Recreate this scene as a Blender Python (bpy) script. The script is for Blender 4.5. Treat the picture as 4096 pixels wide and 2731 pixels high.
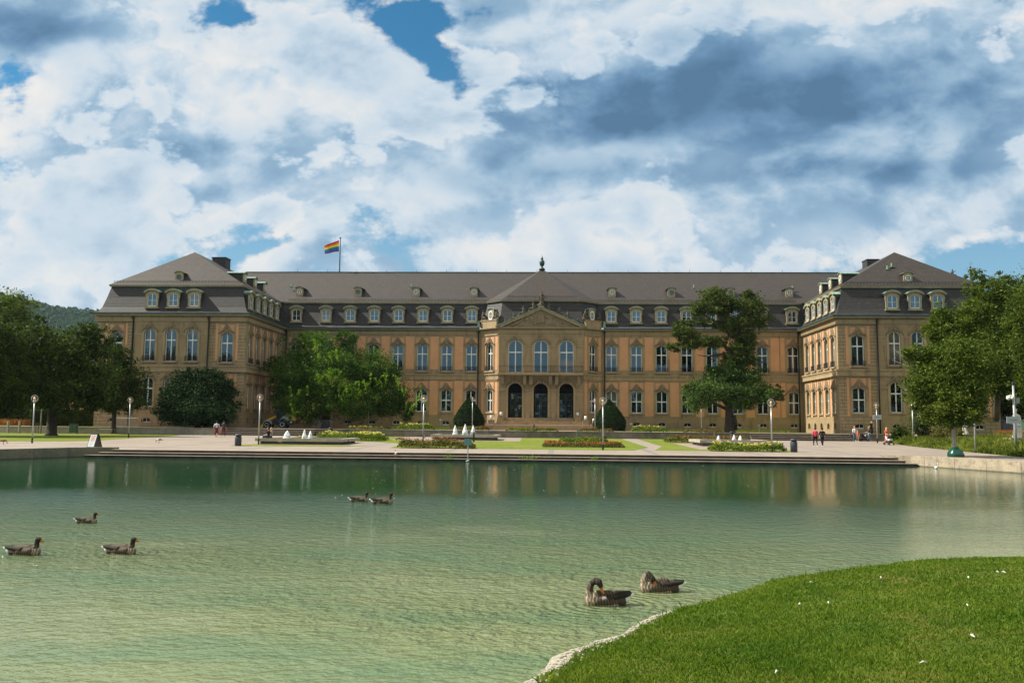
import bpy, bmesh, math, random
import numpy as np
from mathutils import Vector, Matrix
rnd = random.Random(7)
for o in list(bpy.data.objects): bpy.data.objects.remove(o)
S = bpy.context.scene
COL = S.collection
PI = math.pi
# ------------------------------------------------------------ camera
EYE = 2.5
YAW = math.radians(2.6); PITCH = math.atan(336.5/3500); ROLL = .009
def camera_axes():
    cy, sy, cp, sp, cr, sr = math.cos(YAW), math.sin(YAW), math.cos(PITCH), math.sin(PITCH), math.cos(ROLL), math.sin(ROLL)
    f0 = Vector((-sy, cy, 0)); r0 = Vector((cy, sy, 0)); z = Vector((0, 0, 1))
    w = f0*cp + z*sp; u = z*cp - f0*sp
    return r0*cr + u*sr, u*cr - r0*sr, w
CR, CU, CW = camera_axes()
cam = bpy.data.cameras.new('camera'); camo = bpy.data.objects.new('camera', cam); COL.objects.link(camo)
cam.sensor_width = 36; cam.lens = 36*3500/4096; cam.clip_end = 9000; cam.clip_start = .2
m = Matrix((CR, CU, -CW)).transposed().to_4x4(); m.translation = (0, 0, EYE)
camo.matrix_world = m; S.camera = camo
S.render.resolution_x = 1024; S.render.resolution_y = 682
# ------------------------------------------------------------ light
SUN_EL = math.radians(46); SUN_AZ = math.radians(1.5)      # from -x, turned a little behind the palace
SUN_DIR = Vector((-math.cos(SUN_EL)*math.cos(SUN_AZ), math.cos(SUN_EL)*math.sin(SUN_AZ), math.sin(SUN_EL)))
sun = bpy.data.lights.new('sun', 'SUN'); suno = bpy.data.objects.new('sun', sun); COL.objects.link(suno)
sun.energy = 4.9; sun.angle = math.radians(.5); sun.color = (1, .93, .80)
suno.rotation_euler = SUN_DIR.to_track_quat('Z', 'Y').to_euler()
S.view_settings.view_transform = 'Standard'; S.view_settings.look = 'None'
S.view_settings.exposure = 0.70; S.view_settings.gamma = 1
# ------------------------------------------------------------ node helper
class NT:
    def __init__(s, tree): s.t = tree; s.n = tree.nodes; s.l = tree.links
    def new(s, typ, **kw):
        nd = s.n.new(typ)
        for k, v in kw.items():
            if k.startswith('i_'):
                key = k[2:]
                key = int(key) if key.isdigit() else key.replace('_', ' ')
                s.put(nd.inputs[key], v)
            else: setattr(nd, k, v)
        return nd
    def put(s, sock, v):
        if isinstance(v, bpy.types.NodeSocket): s.l.new(v, sock)
        else:
            if sock.type == 'RGBA' and len(v) == 3: v = (*v, 1)
            sock.default_value = v
    def math(s, op, a, b=0., c=0., clamp=False):
        nd = s.n.new('ShaderNodeMath'); nd.operation = op; nd.use_clamp = clamp
        for i, v in enumerate((a, b, c)): s.put(nd.inputs[i], v)
        return nd.outputs[0]
    def vm(s, op, a, b=(0, 0, 0), sc=None):
        nd = s.n.new('ShaderNodeVectorMath'); nd.operation = op
        s.put(nd.inputs[0], a); s.put(nd.inputs[1], b)
        if sc is not None: s.put(nd.inputs['Scale'], sc)
        return nd.outputs['Value'] if op in ('LENGTH', 'DOT_PRODUCT') else nd.outputs[0]
    def mix(s, f, a, b, bt='MIX'):
        nd = s.n.new('ShaderNodeMix'); nd.data_type = 'RGBA'; nd.blend_type = bt
        s.put(nd.inputs[0], f); s.put(nd.inputs[6], a); s.put(nd.inputs[7], b)
        return nd.outputs[2]
    def ss(s, v, lo, hi, a=0., b=1.):
        nd = s.n.new('ShaderNodeMapRange'); nd.interpolation_type = 'SMOOTHSTEP'
        for k, x in zip(('Value', 'From Min', 'From Max', 'To Min', 'To Max'), (v, lo, hi, a, b)): s.put(nd.inputs[k], x)
        return nd.outputs[0]
    def noise(s, vec, scale, detail=4, rough=.5, dist=0., out=0):
        nd = s.n.new('ShaderNodeTexNoise'); s.l.new(vec, nd.inputs['Vector'])
        nd.inputs['Scale'].default_value = scale; nd.inputs['Detail'].default_value = detail
        nd.inputs['Roughness'].default_value = rough; nd.inputs['Distortion'].default_value = dist
        return nd.outputs[out]
    def xyz(s, v):
        nd = s.n.new('ShaderNodeSeparateXYZ'); s.l.new(v, nd.inputs[0]); return nd.outputs
    def comb(s, x, y, z):
        nd = s.n.new('ShaderNodeCombineXYZ')
        for i, v in enumerate((x, y, z)): s.put(nd.inputs[i], v)
        return nd.outputs[0]
# ------------------------------------------------------------ world: clear sky with broken cumulus
W = bpy.data.worlds.new('World'); S.world = W; W.use_nodes = True
W.node_tree.nodes.clear(); t = NT(W.node_tree)
sky = t.new('ShaderNodeTexSky', sky_type='NISHITA', sun_disc=False, sun_elevation=SUN_EL, sun_rotation=math.atan2(SUN_DIR.x, SUN_DIR.y))
sky.altitude = 250; sky.air_density = 1.0; sky.dust_density = .6; sky.ozone_density = 2.0
geo = t.new('ShaderNodeTexCoord'); D = t.vm('NORMALIZE', geo.outputs['Generated'])
dx, dy, dz = t.xyz(D)
ay = t.math('MAXIMUM', t.math('ABSOLUTE', dy), .25)
U = t.math('DIVIDE', dx, ay); V = t.math('DIVIDE', t.math('MAXIMUM', dz, 0.), ay)
P2 = t.comb(U, t.math('MULTIPLY', V, 1.45), t.math('MULTIPLY', dy, .15))
warp = t.vm('SCALE', t.vm('SUBTRACT', t.noise(P2, 2.2, 4, .55, 0, 1), (.5, .5, .5)), sc=.16)
P = t.vm('ADD', P2, warp)
LIGHT = (-.030, .034, 0)
def puffs(p, scale, detail):
    v = t.new('ShaderNodeTexVoronoi', feature='F1', normalize=True); t.l.new(p, v.inputs['Vector'])
    for k, q in (('Scale', scale), ('Detail', detail), ('Roughness', .5), ('Lacunarity', 2.3)): v.inputs[k].default_value = q
    return t.math('SUBTRACT', 1., v.outputs['Distance'])
def cloud_noise(p):
    big = t.noise(p, 2.4, 3, .5)
    return t.math('ADD', t.math('MULTIPLY', big, .62), t.math('MULTIPLY', puffs(p, 6.5, 4.), .50))
def uv_of(px, py):
    d = CR*((px-2048)/3500) + CU*((1365.5-py)/3500) + CW
    return d.x/d.y, d.z/d.y
def blob(px, py, rx, ry, amp, p=None):
    u, v = uv_of(px, py)
    a = t.math('DIVIDE', t.math('SUBTRACT', Uw, u), rx/3500); b = t.math('DIVIDE', t.math('SUBTRACT', Vw, v), ry/3500)
    r2 = t.math('ADD', t.math('MULTIPLY', a, a), t.math('MULTIPLY', b, b))
    return t.math('MULTIPLY', t.math('EXPONENT', t.math('MULTIPLY', r2, -1.)), amp)
pw = t.xyz(t.vm('SUBTRACT', P, P2)); Uw = t.math('ADD', U, pw[0]); Vw = t.math('ADD', V, pw[1])
def total(lst):
    s = None
    for b in lst: v = blob(*b); s = v if s is None else t.math('ADD', s, v)
    return s
cover = total([(1700, 50, 110, 120, -.27), (1790, 200, 110, 120, -.27), (1890, 330, 80, 110, -.25), (1600, 10, 120, 40, -.14), (30, 620, 130, 210, -.19), (850, 20, 150, 60, -.16), (4000, 1120, 480, 170, -.36), (2200, 880, 500, 40, -.10), (900, 960, 300, 40, -.10), (30, 320, 110, 80, -.12),
               (1500, 480, 420, 260, .10), (600, 600, 560, 330, .14), (3000, 350, 900, 330, .22), (2250, 250, 260, 240, .14), (2700, 900, 380, 90, .10), (350, 250, 420, 200, .12), (1250, 150, 350, 130, .12),
               (1050, 1040, 420, 45, -.16), (2250, 1000, 300, 40, -.14), (2650, 800, 700, 30, -.10), (250, 1020, 420, 90, .16), (3500, 870, 260, 90, .10), (3700, 620, 420, 140, .10), (1500, 850, 900, 60, .08), (1100, 430, 90, 40, -.1), (3400, 560, 500, 30, -.06)])
dark = total([(3050, 330, 720, 190, 1.0), (2650, 480, 500, 130, .5), (150, 150, 300, 130, .8), (2350, 700, 420, 110, .5), (3500, 720, 500, 60, .45), (1850, 740, 260, 80, .35), (750, 600, 300, 80, .25), (3900, 480, 260, 150, .35), (1000, 760, 500, 50, .25), (2900, 100, 400, 90, .3)])
n0 = cloud_noise(P); n1 = cloud_noise(t.vm('ADD', P, LIGHT))
fine = t.math('SUBTRACT', t.noise(P2, 26., 6, .65), .5)
dens = t.math('ADD', t.math('ADD', n0, t.math('MULTIPLY', cover, .9)), t.math('MULTIPLY', fine, .07))
dens = t.math('ADD', dens, -.045)
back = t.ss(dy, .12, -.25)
dens = t.math('SUBTRACT', dens, t.math('MULTIPLY', t.math('MULTIPLY', back, t.ss(V, .45, .25)), .22))      # fewer clouds in the half of the sky behind the lawn
edge = t.math('SUBTRACT', t.noise(P2, 10., 6, .6), .5)
mask = t.ss(t.math('ADD', dens, t.math('ADD', t.math('MULTIPLY', fine, .16), t.math('MULTIPLY', edge, .34))), .49, .58)
lit = t.ss(t.math('ADD', t.math('SUBTRACT', n0, n1), t.math('MULTIPLY', fine, .05)), -.07, .08)
thick = t.ss(dens, .54, .84)
soft = t.ss(t.noise(t.vm('ADD', P, (3.1, 1.7, 0)), 4.2, 3, .5), .42, .66)
shade = t.math('ADD', t.math('ADD', t.math('MULTIPLY', thick, .16), t.math('MULTIPLY', soft, .20)), t.math('MULTIPLY', dark, .46))
bright = t.math('SUBTRACT', t.math('ADD', t.math('MULTIPLY', lit, t.math('SUBTRACT', .44, t.math('MULTIPLY', t.math('MINIMUM', dark, 1.), .22))), .58), shade)
# nearer heaps of cumulus: crisp white crowns that grey off downwards
Q = t.vm('ADD', P, (5.3, 2.1, .4))
front = t.math('ADD', t.math('MULTIPLY', t.noise(Q, 3.4, 3, .5), .62), t.math('MULTIPLY', puffs(Q, 9., 4.), .50))
front = t.math('ADD', front, t.math('SUBTRACT', t.math('MULTIPLY', fine, .06), t.math('MULTIPLY', t.math('MINIMUM', dark, 1.), .22)))
m2 = t.ss(front, .635, .675); deep = t.ss(front, .64, .80)
b2 = t.math('SUBTRACT', t.math('ADD', 1.02, t.math('MULTIPLY', fine, .35)), t.math('ADD', t.math('MULTIPLY', deep, .42), t.math('MULTIPLY', dark, .42)))
mb_ = t.n.new('ShaderNodeMix'); t.put(mb_.inputs[0], t.math('MULTIPLY', m2, .62)); t.put(mb_.inputs[2], bright); t.put(mb_.inputs[3], b2)
bright = t.math('MAXIMUM', mb_.outputs[0], .05, clamp=True)
ccol = t.new('ShaderNodeValToRGB'); t.l.new(bright, ccol.inputs[0])
el = ccol.color_ramp.elements
el[0].position = 0.0; el[0].color = (.040, .095, .17, 1)
el[1].position = 1.0; el[1].color = (.53, .52, .505, 1)
for p_, c_ in ((.22, (.09, .175, .28)), (.45, (.19, .29, .39)), (.7, (.365, .43, .49))):
    e_ = el.new(p_); e_.color = (*c_, 1)
skyc = t.vm('SCALE', sky.outputs[0], sc=.060)
skyc = t.mix(1., skyc, (.30, .95, 1.12, 1), 'MULTIPLY')
hazef = t.ss(V, .02, .46, .92, 0.)
skyc = t.mix(hazef, skyc, (.20, .325, .425, 1))
ccl = t.mix(back, ccol.outputs[0], t.mix(1., ccol.outputs[0], (1.26, 1.02, .74, 1), 'MULTIPLY'))  # warm tint added to clouds behind the lawn, to warm the fronts' ambient light
cloudy = t.mix(mask, skyc, ccl)
# extra gain on the sky behind the lawn, added to brighten the shaded fronts
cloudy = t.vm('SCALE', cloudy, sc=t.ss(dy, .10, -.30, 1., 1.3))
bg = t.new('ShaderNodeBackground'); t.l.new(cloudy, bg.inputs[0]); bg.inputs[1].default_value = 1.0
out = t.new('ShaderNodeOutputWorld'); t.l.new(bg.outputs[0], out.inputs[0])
W.cycles.sampling_method = 'MANUAL'; W.cycles.sample_map_resolution = 512
# ------------------------------------------------------------ materials
MATS = {}
def base_mat(name):
    mt = bpy.data.materials.new(name); mt.use_nodes = True; mt.node_tree.nodes.clear(); n = NT(mt.node_tree)
    pr = n.new('ShaderNodeBsdfPrincipled'); o = n.new('ShaderNodeOutputMaterial'); n.l.new(pr.outputs[0], o.inputs[0])
    MATS[name] = mt
    return mt, n, pr, o
def plain(name, col, rough=.6, metal=0., var=.18, scale=6., bump=0., spec=.5):
    mt, n, pr, o = base_mat(name)
    tc = n.new('ShaderNodeTexCoord').outputs['Object']
    nz = n.noise(tc, scale, 5, .6)
    f = n.ss(nz, .3, .7)
    c2 = tuple(c*(1-var) for c in col); c1 = tuple(min(1, c*(1+var*.6)) for c in col)
    n.put(pr.inputs['Base Color'], n.mix(f, (*c2, 1), (*c1, 1)))
    pr.inputs['Roughness'].default_value = rough; pr.inputs['Metallic'].default_value = metal
    pr.inputs['Specular IOR Level'].default_value = spec
    if bump:
        b = n.new('ShaderNodeBump'); b.inputs['Strength'].default_value = bump; b.inputs['Distance'].default_value = .02
        n.l.new(n.noise(tc, scale*5, 3), b.inputs['Height']); n.l.new(b.outputs[0], pr.inputs['Normal'])
    return mt
def stone(name, col, rows=.42, mort=.02, line=.35, var=.25, width=1.4, patch=.3, ocre=(.30, .20, .11)):
    """dressed stone: block joints, blocks of slightly different tone, soot stains"""
    mt, n, pr, o = base_mat(name)
    g = n.new('ShaderNodeNewGeometry').outputs['Position']
    x, y, z = n.xyz(g)
    v = n.comb(n.math('ADD', x, n.math('MULTIPLY', y, .93)), z, 0.)
    br = n.new('ShaderNodeTexBrick'); n.l.new(v, br.inputs['Vector'])
    br.inputs['Scale'].default_value = 1.; br.inputs['Row Height'].default_value = rows; br.inputs['Brick Width'].default_value = width
    br.inputs['Mortar Size'].default_value = mort; br.inputs['Mortar Smooth'].default_value = .3
    br.inputs['Color1'].default_value = (*[c*(1+var*.45) for c in col], 1); br.inputs['Color2'].default_value = (*[c*(1-var*.45) for c in col], 1)
    br.inputs['Mortar'].default_value = (*[c*(1-line) for c in col], 1)
    f = n.ss(n.noise(g, .35, 6, .62), .45, .72, 0, patch)
    c = n.mix(f, br.outputs[0], (*ocre, 1))
    st = n.noise(n.vm('MULTIPLY', g, (1.2, 1.2, .35)), 1.6, 6, .7)
    c = n.mix(n.ss(st, .47, .72, 0., .60), c, (col[0]*.38, col[1]*.38, col[2]*.4, 1))
    n.put(pr.inputs['Base Color'], c); pr.inputs['Roughness'].default_value = .9
    b = n.new('ShaderNodeBump'); b.inputs['Strength'].default_value = .5; b.inputs['Distance'].default_value = .03
    h = n.math('ADD', n.math('MULTIPLY', br.outputs['Fac'], -1.), n.math('MULTIPLY', n.noise(g, 9, 4), .4))
    n.l.new(h, b.inputs['Height']); n.l.new(b.outputs[0], pr.inputs['Normal'])
    return mt
def slate(name, c1, c2, moss):
    mt, n, pr, o = base_mat(name)
    g = n.new('ShaderNodeNewGeometry').outputs['Position']
    x, y, z = n.xyz(g)
    v = n.comb(n.math('ADD', x, n.math('MULTIPLY', y, .8)), z, 0.)
    br = n.new('ShaderNodeTexBrick'); n.l.new(v, br.inputs['Vector'])
    for k, q in (('Scale', 1.), ('Row Height', .21), ('Brick Width', .42), ('Mortar Size', .022), ('Mortar Smooth', .2)): br.inputs[k].default_value = q
    br.inputs['Color1'].default_value = (*c1, 1); br.inputs['Color2'].default_value = (*c2, 1)
    br.inputs['Mortar'].default_value = (*[q*.42 for q in c2], 1)
    c = n.mix(n.ss(n.noise(n.vm('MULTIPLY', g, (1, 1, .4)), .5, 6, .65), .45, .75, 0, .6), br.outputs[0], (*moss, 1))
    c = n.mix(n.ss(n.noise(g, 2.6, 5, .6), .56, .8, 0, .35), c, (.16, .145, .13, 1))
    n.put(pr.inputs['Base Color'], c); pr.inputs['Roughness'].default_value = .62
    b = n.new('ShaderNodeBump'); b.inputs['Strength'].default_value = .7; b.inputs['Distance'].default_value = .03
    fr = n.math('FRACT', n.math('DIVIDE', z, .21))
    n.l.new(n.math('SUBTRACT', n.math('MULTIPLY', br.outputs['Fac'], -1.), fr), b.inputs['Height']); n.l.new(b.outputs[0], pr.inputs['Normal'])
    return mt
def leafmat(name, dark_, light_, trans=.35, scale=.5, rough=.55):
    mt, n, pr, o = base_mat(name)
    tc = n.new('ShaderNodeTexCoord').outputs['Object']
    ge = n.new('ShaderNodeNewGeometry')
    f = n.math('ADD', n.math('MULTIPLY', n.noise(tc, scale, 4), .75), n.math('MULTIPLY', ge.outputs['Random Per Island'], .5))
    c = n.mix(n.ss(f, .38, .86), (*dark_, 1), (*light_, 1))
    n.put(pr.inputs['Base Color'], c); pr.inputs['Roughness'].default_value = rough
    pr.inputs['Specular IOR Level'].default_value = .08
    tr = n.new('ShaderNodeBsdfTranslucent'); n.put(tr.inputs[0], n.mix(1., c, (1.1, 1.25, .5, 1), 'MULTIPLY'))
    mx = n.new('ShaderNodeMixShader'); mx.inputs[0].default_value = trans
    n.l.new(pr.outputs[0], mx.inputs[1]); n.l.new(tr.outputs[0], mx.inputs[2]); n.l.new(mx.outputs[0], o.inputs[0])
    return mt
def attrmat(name, rough=.7, bump=.0):
    mt, n, pr, o = base_mat(name)
    a = n.new('ShaderNodeAttribute', attribute_name='Col')
    n.l.new(a.outputs[0], pr.inputs['Base Color']); pr.inputs['Roughness'].default_value = rough
    pr.inputs['Specular IOR Level'].default_value = .25
    return mt
stone('sandstone', (.315, .232, .132), .62, .008, .35, .14, 1.5, .28, (.33, .235, .14))
stone('rusticated_sandstone', (.330, .248, .145), .44, .03, .70, .12, 3.3, .2, (.33, .235, .14))
stone('plinth_stone', (.34, .245, .145), .55, .008, .35, .18, 1.3, .5, (.34, .22, .12))
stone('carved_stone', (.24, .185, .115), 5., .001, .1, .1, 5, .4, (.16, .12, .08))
stone('trim_stone', (.345, .260, .150), 3., .006, .4, .14, 1.8, .25, (.34, .25, .15))
plain('orange_render', (.60, .315, .165), .9, 0, .10, .7, .15)
plain('dormer_stone', (.33, .275, .165), .85, 0, .16, 2.)
slate('roof_slate', (.047, .035, .027), (.030, .023, .019), (.044, .030, .021))
slate('mansard_slate', (.038, .036, .037), (.023, .023, .026), (.018, .021, .025))
plain('copper_green', (.22, .34, .27), .55, .0, .3, 2.)
plain('dark_copper', (.03, .075, .065), .5, .2, .4, 1.)
plain('lead_trim', (.30, .25, .15), .6, 0, .2, 3.)
plain('white_paint', (.74, .75, .73), .5, 0, .05, 3.)
plain('iron', (.018, .018, .020), .5, .4, .2)
plain('downpipe_metal', (.018, .024, .026), .5, .3, .2)
plain('curtain', (.45, .33, .20), .9, 0, .3, 2.)
plain('interior_dark', (.02, .017, .013), .9)
plain('bronze_green', (.04, .085, .07), .55, .5, .4, 4.)
plain('dark_sculpture', (.085, .065, .045), .85, 0, .4, 5., .4)
plain('white_stone', (.62, .60, .53), .8, 0, .2, 4., .3)
def glass_mat(name, base, ior):
    mt, n, pr, o = base_mat(name)
    tc = n.new('ShaderNodeNewGeometry').outputs['Position']
    n.put(pr.inputs['Base Color'], n.mix(n.ss(n.noise(tc, .9, 2), .35, .65), (*[b*.6 for b in base], 1), (*base, 1)))
    pr.inputs['Roughness'].default_value = .015; pr.inputs['IOR'].default_value = ior
    b = n.new('ShaderNodeBump'); b.inputs['Strength'].default_value = .12; b.inputs['Distance'].default_value = .02
    n.l.new(n.noise(tc, .7, 1), b.inputs['Height']); n.l.new(b.outputs[0], pr.inputs['Normal'])
    return mt
glass_mat('window_glass', (.010, .022, .032), 2.0)
glass_mat('curtained_glass', (.20, .185, .15), 1.7)
glass_mat('deep_glass', (.004, .007, .010), 1.55)
glass_mat('dormer_glass', (.08, .13, .17), 2.0)
plain('paving', (.36, .31, .25), .9)
plain('galvanised', (.42, .44, .44), .4, .6, .2, 3.)
plain('grey_metal', (.30, .31, .32), .5, .3, .2, 3.)
plain('bin_metal', (.045, .055, .065), .45, .3, .2, 3.)
plain('concrete', (.36, .32, .26), .9, 0, .2, 1.5, .2)
plain('concrete_dark', (.16, .14, .115), .9, 0, .35, 1., .2)
plain('bark', (.055, .042, .03), .95, 0, .4, 3., .6)
plain('pale_bark', (.33, .31, .28), .9, 0, .3, 6., .3)
plain('green_bag', (.008, .07, .045), .25, 0, .4, 2.)
plain('green_box', (.075, .12, .09), .6, 0, .2, 2.)
plain('sign_white', (.46, .51, .53), .5, 0, .05)
plain('sign_teal', (.16, .32, .32), .4, .2, .1)
plain('black_paint', (.012, .012, .014), .35)
plain('yellow_paint', (.62, .42, .02), .4)
plain('silver_paint', (.42, .46, .50), .35, .3, .1)
plain('tyre', (.014, .014, .015), .85)
plain('lamp_head', (.75, .5, .28), .3, .4, .2)
plain('wood_brown', (.17, .09, .05), .8)
plain('yellow_wall', (.70, .42, .14), .9)
attrmat('plumage', .8); attrmat('figure_colours', .8)
leafmat('foliage_dark', (.009, .022, .005), (.080, .115, .018), .26)
leafmat('foliage_conifer', (.010, .026, .009), (.034, .066, .020), .1, 1.2)
leafmat('foliage_mid', (.020, .048, .008), (.145, .185, .028), .36)
leafmat('foliage_lime', (.07, .15, .015), (.26, .40, .05), .5)
leafmat('foliage_pagoda', (.014, .042, .008), (.10, .175, .026), .32, .35)
leafmat('foliage_magnolia', (.035, .055, .014), (.12, .15, .04), .30, .4)
leafmat('foliage_magnolia_low', (.025, .060, .014), (.11, .17, .045), .28, .6)
leafmat('hedge_leaf', (.022, .034, .006), (.075, .085, .016), .25, 1.)
leafmat('bed_leaf', (.05, .085, .012), (.20, .25, .04), .35, 1.2)
leafmat('bed_leaf_brown', (.07, .065, .02), (.20, .19, .06), .3, 1.2)
leafmat('grass_blade', (.055, .125, .010), (.165, .220, .030), .42, .9)
_m = MATS['grass_blade']; n = NT(_m.node_tree); g = n.new('ShaderNodeNewGeometry').outputs['Position']
_pr = [q for q in n.n if q.type == 'BSDF_PRINCIPLED'][0]; _src = _pr.inputs['Base Color'].links[0].from_socket
_f = n.math('MULTIPLY', n.ss(n.noise(g, .55, 4, .6), .50, .66), n.ss(n.noise(g, 3.5, 4, .65), .42, .62))
_c = n.mix(_f, _src, (.25, .235, .060, 1)); _c = n.mix(n.ss(n.noise(n.vm('ADD', g, (9, 3, 0)), .9, 4, .6), .52, .68, 0, .55), _c, (.035, .10, .012, 1)); n.put(_pr.inputs['Base Color'], _c)
leafmat('tall_grass', (.11, .15, .02), (.34, .36, .08), .4, 1.)
leafmat('autumn_grass', (.30, .10, .03), (.45, .22, .07), .4, 1.)
leafmat('blossom_yellow', (.65, .50, .06), (.80, .72, .30), .3, 2.)
leafmat('blossom_red', (.32, .05, .03), (.50, .13, .06), .3, 2.)
# globe glass: mostly see-through with a bright rim
mt, n, pr, o = base_mat('globe_glass')
tr = n.new('ShaderNodeBsdfTransparent'); gl = n.new('ShaderNodeBsdfGlossy'); gl.inputs['Roughness'].default_value = .03
lw = n.new('ShaderNodeLayerWeight'); lw.inputs[0].default_value = .45
df = n.new('ShaderNodeBsdfDiffuse'); df.inputs[0].default_value = (.5, .53, .56, 1)
m1 = n.new('ShaderNodeMixShader'); n.l.new(n.math('POWER', lw.outputs['Facing'], 2.0), m1.inputs[0]); n.l.new(tr.outputs[0], m1.inputs[1])
m2 = n.new('ShaderNodeMixShader'); m2.inputs[0].default_value = .45; n.l.new(gl.outputs[0], m2.inputs[1]); n.l.new(df.outputs[0], m2.inputs[2])
n.l.new(m2.outputs[0], m1.inputs[2]); n.l.new(m1.outputs[0], o.inputs[0])
# ------------------------------------------------------------ object helpers
def tag(o, label=None, cat=None, group=None, kind=None):
    if label: o['label'] = label
    if cat: o['category'] = cat
    if group: o['group'] = group
    if kind: o['kind'] = kind
    return o
def empty(name, label, cat, loc=(0, 0, 0), rz=0, group=None, kind=None):
    o = bpy.data.objects.new(name, None); COL.objects.link(o); o.location = loc; o.rotation_euler = (0, 0, rz)
    o.empty_display_size = .3
    return tag(o, label, cat, group, kind)
class MB:
    """collects shapes and links them as ONE mesh object"""
    def __init__(s, M=None): s.v = []; s.f = []; s.M = M or Matrix.Identity(4)
    def add(s, vs, fs):
        k = len(s.v); s.v += [tuple(s.M @ Vector(p)) for p in vs]; s.f += [tuple(i+k for i in f) for f in fs]; return s
    def box(s, x0, x1, y0, y1, z0, z1):
        return s.add([(x0, y0, z0), (x1, y0, z0), (x1, y1, z0), (x0, y1, z0), (x0, y0, z1), (x1, y0, z1), (x1, y1, z1), (x0, y1, z1)],
                     [(0, 3, 2, 1), (4, 5, 6, 7), (0, 1, 5, 4), (1, 2, 6, 5), (2, 3, 7, 6), (3, 0, 4, 7)])
    def prism(s, pts, y0, y1):            # polygon in x,z extruded along y (pts counter-clockwise seen from -y)
        n = len(pts)
        return s.add([(x, y0, z) for x, z in pts]+[(x, y1, z) for x, z in pts],
                     [tuple(range(n)), tuple(range(2*n-1, n-1, -1))]+[(i+n, (i+1) % n+n, (i+1) % n, i) for i in range(n)])
    def slab(s, pts, z0, z1):             # polygon in x,y extruded along z
        n = len(pts)
        return s.add([(x, y, z0) for x, y in pts]+[(x, y, z1) for x, y in pts],
                     [tuple(range(n-1, -1, -1)), tuple(range(n, 2*n))]+[(i, (i+1) % n, (i+1) % n+n, i+n) for i in range(n)])
    def strips(s, A, B, y0, y1):          # solid between two outlines with equally many points (x,z)
        n = len(A)
        for i in range(n-1):
            a, b, c, d = A[i], A[i+1], B[i+1], B[i]
            s.add([(*[a[0]], y0, a[1]), (b[0], y0, b[1]), (c[0], y0, c[1]), (d[0], y0, d[1]), (a[0], y1, a[1]), (b[0], y1, b[1]), (c[0], y1, c[1]), (d[0], y1, d[1])],
                  [(0, 1, 2, 3), (7, 6, 5, 4), (4, 5, 1, 0), (3, 2, 6, 7)])
        return s
    def tube(s, pts, rad, n=8, caps=True):
        pts = [Vector(p) for p in pts]; rad = rad if isinstance(rad, (list, tuple)) else [rad]*len(pts)
        k = len(s.v); vs = []
        ref = Vector((0, 0, 1))
        for i, p in enumerate(pts):
            d = (pts[min(i+1, len(pts)-1)]-pts[max(i-1, 0)]).normalized()
            r = ref if abs(d.dot(ref)) < .95 else Vector((1, 0, 0))
            a = d.cross(r).normalized(); b = d.cross(a)
            vs += [tuple(p+(a*math.cos(q)+b*math.sin(q))*rad[i]) for q in [2*PI*j/n for j in range(n)]]
        fs = []
        for i in range(len(pts)-1):
            for j in range(n):
                fs.append((i*n+j, i*n+(j+1) % n, (i+1)*n+(j+1) % n, (i+1)*n+j))
        if caps: fs += [tuple(range(n-1, -1, -1)), tuple(range((len(pts)-1)*n, len(pts)*n))]
        return s.add(vs, fs)
    def lathe(s, prof, c=(0, 0, 0), n=16):
        vs = []; fs = []
        for r, z in prof: vs += [(c[0]+r*math.cos(2*PI*j/n), c[1]+r*math.sin(2*PI*j/n), c[2]+z) for j in range(n)]
        for i in range(len(prof)-1):
            for j in range(n): fs.append((i*n+j, i*n+(j+1) % n, (i+1)*n+(j+1) % n, (i+1)*n+j))
        fs += [tuple(range(n-1, -1, -1)), tuple(range((len(prof)-1)*n, len(prof)*n))]
        return s.add(vs, fs)
    def sphere(s, c, r, n=12, sc=(1, 1, 1)):
        m_ = n//2
        vs = [(c[0], c[1], c[2]-r*sc[2])]; fs = []
        for i in range(1, m_):
            a = -PI/2+PI*i/m_
            vs += [(c[0]+r*sc[0]*math.cos(a)*math.cos(2*PI*j/n), c[1]+r*sc[1]*math.cos(a)*math.sin(2*PI*j/n), c[2]+r*sc[2]*math.sin(a)) for j in range(n)]
        vs.append((c[0], c[1], c[2]+r*sc[2]))
        for j in range(n): fs.append((0, 1+(j+1) % n, 1+j)); fs.append((len(vs)-1, 1+(m_-2)*n+j, 1+(m_-2)*n+(j+1) % n))
        for i in range(m_-2):
            for j in range(n): fs.append((1+i*n+j, 1+i*n+(j+1) % n, 1+(i+1)*n+(j+1) % n, 1+(i+1)*n+j))
        return s.add(vs, fs)
    def mesh(s, name, mat, smooth=False):
        me = bpy.data.meshes.new(name); me.from_pydata(s.v, [], s.f); me.materials.append(MATS[mat]); me.validate()
        if smooth: me.polygons.foreach_set('use_smooth', [True]*len(me.polygons))
        return me
    def build(s, name, mat, parent=None, smooth=False):
        return put(name, s.mesh(name, mat, smooth), parent)
def put(name, me, parent=None, M=None):
    o = bpy.data.objects.new(name, me); COL.objects.link(o)
    if parent: o.parent = parent
    if M is not None: o.matrix_local = M
    return o
def copy_tree(o, parent=None):
    c = o.copy(); COL.objects.link(c)
    if parent: c.parent = parent
    for ch in [x for x in KIDS.get(o.name, [])]: copy_tree(ch, c)
    return c
KIDS = {}
def freeze(o):
    """remember the children of a prototype before copying it"""
    allo = list(COL.objects)
    for x in allo:
        if x.parent: 
            l = KIDS.setdefault(x.parent.name, [])
            if x not in l: l.append(x)
def struct(o): o['kind'] = 'structure'; return o
def plaza_z(y): return .55+.012*(y-62)
TER_Z = 1.87; TER_Y = 105.6
def ray(px, py): return CR*((px-2048)/3500)+CU*((1365.5-py)/3500)+CW
def on_plaza(px, py):
    d = ray(px, py); t_ = (.55-.012*62-EYE)/(d.z-.012*d.y); p = d*t_; p.z += EYE; return p
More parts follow.
